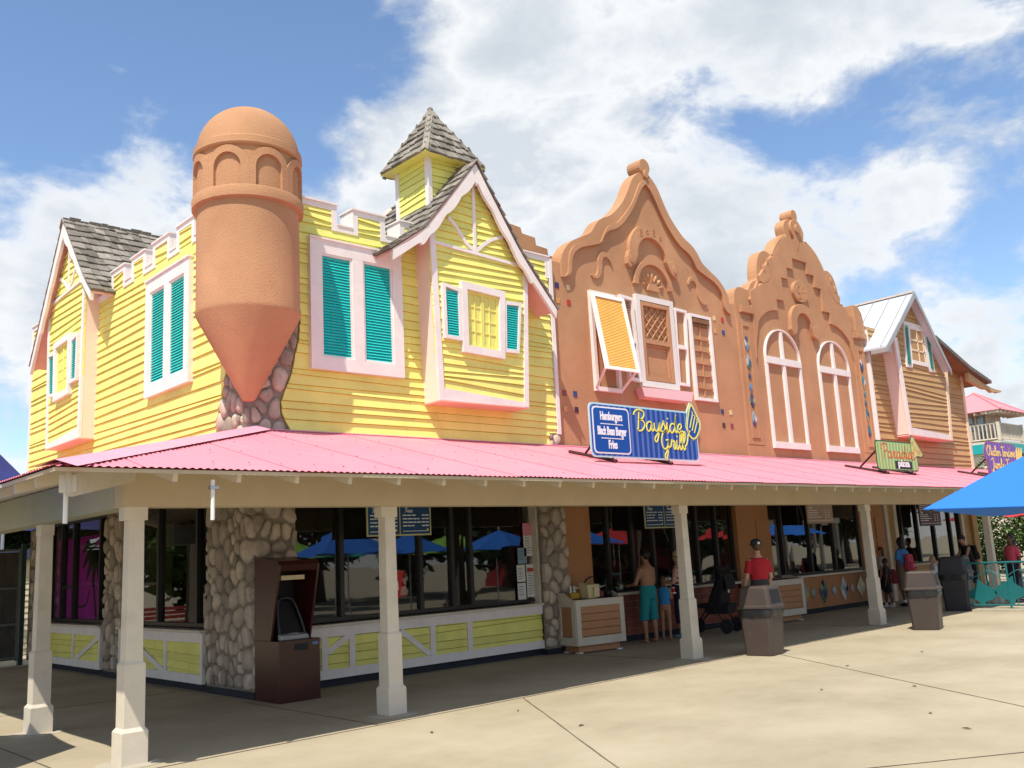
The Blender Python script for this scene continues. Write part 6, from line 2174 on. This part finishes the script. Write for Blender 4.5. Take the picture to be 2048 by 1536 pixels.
MB().box(hx0 - .075, hx0 - .062, 20.12, 20.43, fz + .7, fz + 1.42).build('door_pane', MATS['house_pane'], dr, world=True)

# ================================================================== trees
def leafmat(name, col):
    m = mat(name, col, .6, .35, 1.3, spec=.3)
    return m


def tree(label, loc, h, cr, cz, ch, n, col, seed, cat='tree', nm='leafy_tree', leaf=.16, group=None):
    t = thing(nm, label, cat, loc, 0, group)
    r = random.Random(seed)
    tm = MB()
    pts = [Vector((0, 0, 0)), Vector((.05 * h * r.uniform(-1, 1), .05 * h * r.uniform(-1, 1), h * .35)), Vector((.08 * h * r.uniform(-1, 1), .08 * h * r.uniform(-1, 1), cz + ch * .3))]
    tm.tube(pts, [.055 * h * .5, .04 * h * .5, .012 * h * .5], 8)
    cl = []
    for k in range(16):
        a = r.uniform(0, 2 * math.pi)
        e = r.uniform(-.7, 1)
        rr = r.uniform(.45, 1) ** .6
        c = Vector((cr * rr * math.cos(a) * math.sqrt(max(0, 1 - e * e * .8)), cr * rr * math.sin(a) * math.sqrt(max(0, 1 - e * e * .8)), cz + ch * e * rr))
        cl.append((c, cr * r.uniform(.22, .42)))
        tm.tube([pts[1].lerp(pts[2], r.uniform(.1, .9)), (pts[2] + c) / 2 + Vector((0, 0, -.1 * cr)), c], [.02 * h * .5, .012 * h * .5, .004 * h * .5], 5)
    tm.build('trunk', mat('bark', (.10, .075, .05), .9, .3, 6, .6, 20), t)
    vs, fs = [], []
    for i in range(n):
        c, s = cl[r.randrange(16)]
        d = Vector((r.gauss(0, 1), r.gauss(0, 1), r.gauss(0, 1))).normalized()
        p = c + d * s * r.uniform(.35, 1.05)
        ax = Vector((r.gauss(0, 1), r.gauss(0, 1), r.gauss(0, .6))).normalized()
        bx_ = ax.cross((d + Vector((0, 0, .8)) + Vector((r.gauss(0, .5), r.gauss(0, .5), r.gauss(0, .5)))).normalized())
        bx_ = bx_.normalized() if bx_.length > .01 else ax.orthogonal().normalized()
        l = leaf * r.uniform(.6, 1.3)
        k = len(vs)
        vs += [p - ax * l * .5, p + bx_ * l * .28, p + ax * l * .5, p - bx_ * l * .28]
        fs.append((k, k + 1, k + 2, k + 3))
    mk('crown', vs, fs, leafmat('leaf_%s' % nm, col), t, fix=False)
    return t


tree('bright green leafy shrub behind the teal railing at the right edge', (43.5, 14.0, 0), 5.2, 3.3, 2.2, 2.1, 16000, (.055, .115, .018), 3, 'shrub', 'green_shrub', .17)
tree('smaller green bush left of the bright shrub by the last post', (42.0, 16.2, 0), 4.6, 2.4, 2.0, 1.8, 6000, (.05, .10, .018), 5, 'shrub', 'green_bush', .17)
tree('dark green tree showing over the gate under the porch beam', (6.6, 31.5, 0), 5, 2.6, 3.2, 1.6, 6000, (.03, .05, .015), 8, nm='dark_tree', leaf=.2)
tree('reddish green shrub tips below the blue tent', (5.35, 25.6, 0), 3.9, .75, 3.6, .55, 900, (.10, .07, .03), 18, 'shrub', 'red_tipped_shrub', .12)
tree('green tree showing right of the purple sign', (46.5, 12.0, 0), 5.5, 2.6, 4.0, 2.0, 5000, (.07, .15, .03), 21, nm='small_tree', leaf=.2)
# dark trees across the plaza, mirrored in the glass
LBL = ['behind the cash machine', 'at the left of the yellow shop window', 'above the nearest blue umbrella', 'over the middle of the yellow shop window', 'beside the window notices', 'left of the shirtless man', 'above the shirtless man', 'above the striped top woman',
       'above the stroller', 'left of the mosaic counter', 'over the mosaic counter', 'over the far tan counter']
for i in range(12):
    x, y, hh = 20 + i * 5.2, -14 - (i % 3) * 1.5 + i * .3, 8.5 + (i * 7 % 4) * .5
    tree('dark tree across the plaza mirrored ' + LBL[i], (x, y, 0), hh, 4.2, hh * .46, hh * .46, 4200, (.03, .055, .016), 40 + i, nm='plaza_tree', leaf=.55, group='trees across the plaza')
for i, (x, y, hh, lb) in enumerate(((2.2, 33.5, 7, 'green yard tree mirrored behind the red bench'), (-3, 31, 7.5, 'green yard tree mirrored in the side window near the corner'), (-8, 29, 8, 'green yard tree mirrored in the far side window'), (-13, 27, 8, 'outermost green yard tree mirrored in the side windows'), (-1, 38, 8, 'tall green yard tree mirrored behind the others'))):
    tree(lb, (x, y, 0), hh, 3.9, hh * .46, hh * .46, 5200, (.06, .12, .025), 70 + i, nm='yard_tree', leaf=.5, group='trees across the yard')
# red pavilion across the plaza, mirrored above the counters
RP = thing('red_pavilion', 'red pavilion with a white railing mirrored in the counter windows', 'building', (44, -14, 0))
rp = MB().box(38, 52, -18, -13, 0, 5.2).build('wall', mat('pavilion_red', (.32, .03, .03), .6), RP, world=True)
MB().add([(37, -19, 5.2), (53, -19, 5.2), (53, -12, 5.2), (37, -12, 5.2), (45, -15.5, 8.4)], [(0, 1, 4), (1, 2, 4), (2, 3, 4), (3, 0, 4), (3, 2, 1, 0)]).build('roof', mat('pavilion_roof', (.6, .2, .24), .6), rp, world=True)
for i in range(40):
    MB().box(50 + i * .25, 50.1 + i * .25, -8.05, -7.95, 3.2, 4.2).build('railing_bar', WHT2, rp, world=True)
MB().box(49.8, 60.2, -8.1, -7.9, 4.2, 4.3).build('rail', WHT2, rp, world=True)
MB().box(49.8, 60.2, -12, -7.8, 2.8, 3.15).build('deck', WHT2, rp, world=True)
for i in range(4):
    MB().box(50 + i * 3.3, 50.2 + i * 3.3, -8.1, -7.9, 0, 2.8).build('deck_post', WHT2, rp, world=True)
# red bench mirrored in the side window
B_ = thing('red_bench', 'red slatted bench mirrored in the side window', 'bench', (2.1, 26.5, 0))
for k in range(4):
    MB().box(1.3, 2.9, 26.3 + k * .11, 26.39 + k * .11, .43, .46).build('seat_slat', MATS['pavilion_red'], B_, world=True)
for k in range(3):
    MB().box(1.3, 2.9, 26.74, 26.77, .55 + k * .12, .64 + k * .12).build('back_slat', MATS['pavilion_red'], B_, world=True)
for x in (1.4, 2.75):
    MB().box(x, x + .05, 26.3, 26.74, 0, .43).build('leg', DARKM, B_, world=True)
    MB().box(x, x + .05, 26.72, 26.76, .43, .9).build('back_leg', DARKM, B_, world=True)

# ================================================================== people
SKIN_L = mat('skin_light', (.50, .28, .19), .5, .08, 8)
SKIN_T = mat('skin_tan', (.34, .165, .095), .5, .08, 8)
SKIN_D = mat('skin_dark', (.10, .05, .03), .5, .08, 8)
HAIR_D = mat('hair_dark', (.012, .009, .007), .5, .3, 20)
HAIR_B = mat('hair_brown', (.10, .05, .022), .55, .3, 20)
HAIR_Y = mat('hair_blond', (.38, .22, .10), .55, .3, 20)


def cloth(name, col):
    return mat('cloth_' + name, col, .85, .1, 6, .25, 50)


def remesh(o, vox, smooth_it=3):
    rm = o.modifiers.new('skin', 'REMESH')
    rm.mode = 'VOXEL'
    rm.voxel_size = vox
    rm.use_smooth_shade = True
    sm = o.modifiers.new('relax', 'SMOOTH')
    sm.iterations = smooth_it
    sm.factor = .5


def ringloft(m, rings, n=14):
    vs, fs = [], []
    for z, rx, ry, yo, xo in rings:
        for k in range(n):
            a = 2 * math.pi * k / n
            vs.append((xo + rx * math.cos(a), yo + ry * math.sin(a), z))
    for i in range(len(rings) - 1):
        for k in range(n):
            fs.append((i * n + k, i * n + (k + 1) % n, (i + 1) * n + (k + 1) % n, (i + 1) * n + k))
    fs += [tuple(range(n))[::-1], tuple((len(rings) - 1) * n + k for k in range(n))]
    m.add(vs, fs)


def person(label, loc, rz, h, skin, hair, top=None, bottom=None, shoes=None, female=False, armL=None, armR=None, lean=0.0, hair_len=0, hat=None, stance=.10,
           sleeve=True, bottom_len=.55, step=0.0, heavy=1.0):
    """stands facing +Y before rotation; armX = (elbow offset, wrist offset) from the shoulder"""
    t = thing('person', label, 'person', loc, rz)
    s = h / 1.75
    hw = .96 if female else 1.0
    sw = (.165 if female else .19)
    def L(z): return math.tan(lean) * max(0, z - .92)
    armL = armL or ((-.05, .0, -.29), (-.04, .06, -.53))
    armR = armR or ((.05, .0, -.29), (.04, .06, -.53))
    def torso(g, z0=.82, z1=1.58, shirt=False):
        base = [(.82, .15, .105), (.90, .165 if not female else .172, .118), (.98, .158, .115), (1.08, .142 if not female else .125, .105), (1.20, .158 * hw, .115), (1.31, .170 * hw, .120), (1.39, .165 * hw, .105), (1.45, .115, .085), (1.485, .065, .068)]
        if not shirt: base += [(1.53, .054, .058), (1.60, .052, .056)]
        return [(z * s, (rx * heavy + g) * s, (ry * heavy + g) * s, L(z) * s, 0) for z, rx, ry in base if z0 <= z <= z1]
    def arm(m, sd, off, g=0.0, upto=3, hand=True):
        sh = Vector((sd * (sw - .012), L(1.39), 1.385))
        e = sh + Vector(off[0])
        w = sh + Vector(off[1])
        P = [sh + Vector((-sd * .05, 0, .0)), sh, sh.lerp(e, .5), e, e.lerp(w, .4), w]
        Rr = [.06, .056, .049, .041, .040, .027]
        if upto == 1: P, Rr = [P[0], P[1], sh.lerp(e, .55), sh.lerp(e, .72)], [.052, .052, .058, .062]
        m.tube([p * s for p in P], [(r_ + g) * s for r_ in Rr], 10)
        if hand and upto == 3:
            d = (w - e).normalized()
            side = Vector((sd, 0, 0)) - d * Vector((sd, 0, 0)).dot(d)
            side = side.normalized() if side.length > .05 else Vector((0, 1, 0))
            nn = d.cross(side)
            c = w + d * .05
            m.tube([(w) * s, (w + d * .04) * s, (w + d * .085) * s], [.026 * s, .036 * s, .030 * s], 8)
            for k in range(4):
                b = w + d * .08 + side * (.028 - .019 * k)
                ln = (.060, .072, .068, .052)[k]
                m.tube([b * s, (b + d * ln * .5 + nn * .004) * s, (b + d * ln + nn * .02) * s], [.0095 * s, .009 * s, .007 * s], 6)
            b = w + d * .03 + side * .03
            m.tube([b * s, (b + d * .03 + side * .025) * s, (b + d * .055 + side * .03 + nn * .01) * s], [.011 * s, .010 * s, .008 * s], 6)
        return w + (w - e).normalized() * .10
    def leg(m, sd, g=0.0, z_to=.0, foot=True):
        hp = Vector((sd * .085, 0, .90))
        kn = Vector((sd * (stance * .95), .02 + sd * step * .5, .49))
        an = Vector((sd * stance, -.01 + sd * step, .085))
        P = [hp, hp.lerp(kn, .4), kn, kn.lerp(an, .3), an.lerp(kn, .25), an]
        Rr = [.085, .080, .056, .058, .040, .037]
        if z_to > 0:
            q, rr = [], []
            for p, r_ in zip(P, Rr):
                if p.z >= z_to: q.append(p); rr.append(r_)
            f = (q[-1].z - z_to) / max(.01, (q[-1].z - P[len(q)].z)) if len(q) < len(P) else 0
            if len(q) < len(P):
                q.append(P[len(q) - 1].lerp(P[len(q)], f)); rr.append(rr[-1])
            P, Rr = q, rr
            Rr = [max(r_, .072) for r_ in Rr] if g > .012 else Rr
        m.tube([p * s for p in P], [(r_ * heavy ** .5 + g) * s for r_ in Rr], 12)
        if foot:
            m.ell((an.x * s, (an.y + .055) * s, .036 * s), .042 * s, .118 * s, .036 * s, 12, 8)
            m.tube([an * s, (an + Vector((0, .02, -.045))) * s], [.037 * s, .034 * s], 8)
    b = MB()
    ringloft(b, torso(0))
    hl = arm(b, -1, armL)
    hr = arm(b, 1, armR)
    leg(b, -1)
    leg(b, 1)
    hc = Vector((0, L(1.64) + .012, 1.635))
    b.ell(tuple(hc * s), .076 * s, .094 * s, .115 * s, 16, 12)
    b.ell(tuple((hc + Vector((0, .015, -.055))) * s), .058 * s, .070 * s, .066 * s, 12, 8)
    b.ell(tuple((hc + Vector((0, .098, -.018))) * s), .014 * s, .018 * s, .022 * s, 8, 6)
    for sd in (-1, 1):
        b.ell(tuple((hc + Vector((sd * .077, -.005, -.01))) * s), .012 * s, .022 * s, .032 * s, 8, 6)
    body = b.build('body', skin, t)
    remesh(body, .011 * s)
    ey = MB()
    for sd in (-1, 1):
        ey.ell(tuple((hc + Vector((sd * .03, .084, .008))) * s), .011 * s, .008 * s, .007 * s, 8, 6)
    ey.build('eyes', HAIR_D, t)
    MB().ell(tuple((hc + Vector((0, .086, -.062))) * s), .022 * s, .008 * s, .007 * s, 8, 6).build('mouth', mat('lips', (.28, .09, .07), .5), t)
    hm = MB()
    hm.ell(tuple((hc + Vector((0, -.018, .022))) * s), .086 * s, .098 * s, .110 * s, 16, 10)
    if hair_len:
        hm.ell(tuple((hc + Vector((0, -.062, -.06 - hair_len * .25))) * s), .080 * s, .052 * s, (.10 + hair_len * .5) * s, 14, 10)
    ho = hm.build('hair', hair, t)
    remesh(ho, .012 * s, 2)
    if hat:
        km, kc = hat
        cm = MB()
        cm.lathe([(.098 * s, 0), (.100 * s, .04 * s), (.085 * s, .09 * s), (.04 * s, .118 * s), (.004, .122 * s)], tuple((hc + Vector((0, -.008, .028))) * s), 18)
        co = cm.build('cap', kc, t, smooth=True)
        br = MB()
        q = [(hc.x + .085 * math.cos(a), hc.y + (.07 + .13 * math.sin(a) if km > 0 else -.07 - .04 * math.sin(a))) for a in [math.pi * i / 8 for i in range(9)]]
        br.prism([Vector((x, y, hc.z + .035)) * s for x, y in q], [Vector((x, y, hc.z + .043)) * s for x, y in q])
        br.build('brim', kc, t)
        if km > 0:
            MB().box(-.022 * s, .022 * s, (hc.y - .113) * s, (hc.y - .098) * s, (hc.z + .05) * s, (hc.z + .09) * s).build('cap_badge', PVC, co)
    if top:
        m = MB()
        ringloft(m, torso(.017, .86 if not female else .92, 1.47, True))
        if sleeve:
            arm(m, -1, armL, .006, 1)
            arm(m, 1, armR, .006, 1)
        o = m.build('shirt', top, t)
        remesh(o, .012 * s, 4)
    if bottom:
        m = MB()
        ringloft(m, [(z, rx, ry, yo, xo) for z, rx, ry, yo, xo in torso(.019, .80, 1.09, True)])
        leg(m, -1, .022 if bottom_len < .8 else .014, .92 - bottom_len, False)
        leg(m, 1, .022 if bottom_len < .8 else .014, .92 - bottom_len, False)
        o = m.build('shorts', bottom, t)
        remesh(o, .012 * s, 4)
    if shoes:
        for sd in (-1, 1):
            m = MB()
            ax, ay = sd * stance * s, (-.01 + sd * step) * s
            m.ell((ax, ay + .055 * s, .042 * s), .052 * s, .135 * s, .042 * s, 12, 8)
            m.ell((ax, ay, .07 * s), .048 * s, .058 * s, .055 * s, 12, 8)
            o = m.build('shoe', shoes, t)
            remesh(o, .011 * s, 2)
            MB().tube([(ax, ay, .10 * s), (ax, ay, .17 * s)], [.044 * s, .042 * s], 10).build('sock', PVC, o)
    return t, s, hl, hr


TURQ = cloth('turquoise', (.012, .22, .24))
REDC = cloth('red', (.42, .015, .025))
NAVC = cloth('navy', (.012, .013, .03))
WHC = cloth('white', (.55, .55, .60))
BLUC = cloth('blue', (.06, .20, .50))
SWIM = cloth('swim_blue', (.02, .20, .45))
PNKC = cloth('pink', (.50, .06, .10))
GRYC = cloth('grey', (.035, .035, .035))
SHOED = mat('shoe_dark', (.02, .02, .03), .6)
SHOEB = mat('shoe_teal', (.15, .30, .35), .6)
STRP = bpy.data.materials.new('striped_top')
STRP.use_nodes = True
_nt = STRP.node_tree
_sp = nd(_nt, 'ShaderNodeSeparateXYZ', {0: nd(_nt, 'ShaderNodeNewGeometry').outputs['Position']})
_f = mth(_nt, 'LESS_THAN', mth(_nt, 'FRACT', mth(_nt, 'DIVIDE', _sp.outputs[2], .095)), .5)
_nt.links.new(mixc(_nt, _f, (.55, .50, .52), (.42, .03, .10)), _nt.nodes['Principled BSDF'].inputs['Base Color'])

person('shirtless man in turquoise swim shorts seen from behind at the counter', (14.40, 12.0, 0), 0, 1.74, SKIN_T, HAIR_D, None, TURQ, None, stance=.15, bottom_len=.50, heavy=1.12,
       armL=((-.10, .06, -.27), (-.03, .28, -.30)), armR=((.10, .06, -.27), (.03, .28, -.30)))
_, sg_, _, hr = person('small girl in a blue swimsuit holding a cup beside the shirtless man', (14.86, 11.98, 0), math.radians(-60), 1.22, SKIN_T, HAIR_B, SWIM, None, None, True, sleeve=False, hair_len=.25,
       armR=((.04, .06, -.26), (-.02, .22, -.10)))
m = MB()
ringloft(m, [(z, rx, ry, 0, 0) for z, rx, ry in ((.60 * 1.22 / 1.22 * .93, .085, .072), (.62, .118, .088), (.68, .114, .086))])
c = thing('paper_cup', 'red and white paper cup held by the small girl', 'cup', (15.03, 11.88, .84))
MB().lathe([(.028, 0), (.040, .14), (.041, .145)], (0, 0, 0), 12).build('cup', mat('cup_red', (.5, .03, .03), .5), c, smooth=True)
MB().lathe([(.043, .145), (.043, .155), (.03, .16)], (0, 0, 0), 12).build('lid', PVC, c)
MB().box(-.0415, .0415, -.0415, .0415, .04, .06).build('white_band', PVC, c)
person('woman in a pink and white striped tank top half hidden by the porch post', (15.38, 11.98, 0), math.radians(15), 1.68, SKIN_L, HAIR_B, STRP, NAVC, SHOEB, True, sleeve=False, bottom_len=.62, hat=(-1, cloth('straw', (.45, .36, .22))),
       armL=((-.05, .05, -.27), (.0, .25, -.25)), armR=((.06, .05, -.27), (.03, .26, -.25)))
person('young man in a red shirt and dark cap standing behind the trash can', (15.20, 10.0, 0), math.radians(-28), 1.81, SKIN_L, HAIR_B, REDC, GRYC, SHOED, hat=(1, cloth('charcoal_cap', (.03, .035, .035))),
       armL=((-.06, .02, -.28), (-.05, .16, -.48)), armR=((.06, .02, -.28), (.05, .16, -.48)))
person('child in a white shirt and navy shorts by the right porch post', (23.98, 12.02, 0), math.radians(20), 1.50, SKIN_L, HAIR_B, WHC, NAVC, SHOED, True, hair_len=.15, bottom_len=.45)
tt, s_, _, _ = person('woman in a light blue shirt with long dark hair carrying a pink backpack', (23.75, 11.35, 0), math.radians(-12), 1.72, SKIN_D, HAIR_D, BLUC, cloth('khaki', (.18, .13, .09)), SHOED, True, hair_len=.7, bottom_len=.5,
       armR=((.14, -.02, -.24), (.06, .10, -.42)))
def pack(label, loc, rz, m_, h=.42, w=.15):
    t = thing('backpack', label, 'backpack', loc, rz)
    b = MB().prism([(-w, -.11, 0), (w, -.11, 0), (w, .05, 0), (-w, .05, 0)], [(-w * .7, -.07, h), (w * .7, -.07, h), (w * .7, .05, h), (-w * .7, .05, h)]).build('bag', m_, t, bevel=.04)
    MB().prism([(-w * .75, -.15, .04), (w * .75, -.15, .04), (w * .75, -.10, .04), (-w * .75, -.10, .04)], [(-w * .65, -.13, h * .5), (w * .65, -.13, h * .5), (w * .65, -.085, h * .5), (-w * .65, -.085, h * .5)]).build('pocket', m_, t, bevel=.02)
    for s in (-1, 1):
        MB().tube([(s * w * .5, .05, h * .95), (s * w * .55, .20, h * 1.08), (s * w * .6, .24, h * .7), (s * w * .7, .06, .06)], .016, 6).build('strap', m_, t)
    return t
pk = pack('bright pink backpack worn by the woman in blue', (23.71, 11.17, .88), math.radians(-12), PNKC)
block_text(lambda u, v, w=0: (u, -.155 - w, v), 'U', 0, .10, .09, 0, .004, 1.2).build('emblem', PVC, pk)
person('child wearing a dark red backpack beside the woman in blue', (23.35, 11.62, 0), math.radians(25), 1.22, SKIN_D, HAIR_D, GRYC, cloth('black', (.01, .01, .012)), mat('shoe_white', (.5, .5, .5), .6), True, bottom_len=.4, step=.12)
pack('dark red backpack on the small child', (23.41, 11.48, .58), math.radians(25), cloth('dark_red', (.16, .012, .02)), .36, .14)
person('blond toddler in a white shirt behind the right trash can', (23.9, 10.65, 0), math.radians(40), 1.22, SKIN_L, HAIR_Y, WHC, NAVC, SHOED, True, hair_len=.1)
person('woman in a dark tank top leaning over the far counter with a backpack', (28.9, 11.75, 0), math.radians(60), 1.66, SKIN_L, HAIR_B, cloth('dark_tank', (.015, .015, .02)), NAVC, SHOED, True, sleeve=False, lean=.28, bottom_len=.6,
       armL=((-.04, .14, -.24), (.0, .36, -.28)), armR=((.04, .14, -.24), (.0, .36, -.28)), hat=(-1, cloth('visor', (.06, .05, .05))))
pack('black backpack worn by the leaning woman', (29.18, 11.76, .95), math.radians(60), cloth('pack_black', (.012, .012, .014)))
person('woman in a coral pink top sitting out beyond the teal railing', (25.0, 9.15, 0), math.radians(70), 1.66, SKIN_D, HAIR_D, PNKC, NAVC, SHOED, True, hair_len=.3, bottom_len=.8)
ch = thing('plastic_chair', 'turquoise plastic chair beyond the railing under the green shrub', 'chair', (26.0, 10.0, 0), .4)
TQ = mat('turquoise_plastic', (.02, .45, .40), .4)
MB().box(-.22, .22, -.22, .22, .42, .45).build('seat', TQ, ch, bevel=.01)
MB().box(-.22, .22, .19, .22, .47, .90).build('backrest', TQ, ch, bevel=.01)
for x in (-.2, .2):
    for y in (-.2, .2):
        MB().box(x - .02, x + .02, y - .02, y + .02, 0, .42).build('leg', TQ, ch)
# dry leaves and bits blown over the paving: one leaf curl each
LEAF = mat('dry_leaf', (.16, .10, .05), .8, .3, 9)
r = random.Random(77)
LEAFAT = ['beside the lower left shadow', 'nearest the bottom edge, right of the diagonal joint', 'in the right foreground, second from the bottom edge', 'in the middle of the right paving', 'just right of the middle paving leaf', 'below the second trash can', 'left of the diagonal joint', 'near the eave shadow left of the diagonal joint', 'farthest right on the open paving', 'close to the diagonal joint under the eave shadow']
for i, (x, y) in enumerate(((2.55, 10.35), (9.0, 3.9), (9.6, 4.5), (10.5, 6.2), (11.2, 5.4), (12.6, 7.0), (7.3, 7.1), (6.2, 8.2), (14.5, 6.8), (7.6, 8.4))):
    a = r.uniform(0, 6.28)
    l = r.uniform(.035, .06)
    ca, sa = math.cos(a), math.sin(a)
    P = lambda u, v, z: (x + ca * u - sa * v, y + sa * u + ca * v, z)
    o = MB().add([P(-l, 0, .006), P(0, l * .35, .018), P(l, 0, .008), P(0, -l * .35, .016), P(0, 0, .007)], [(0, 4, 1), (1, 4, 2), (2, 4, 3), (3, 4, 0)]).build('dry_leaf', LEAF, fix=False)
    tag(o, 'small curled dry leaf on the paving, ' + LEAFAT[i], 'leaf', 'dry leaves on the paving')
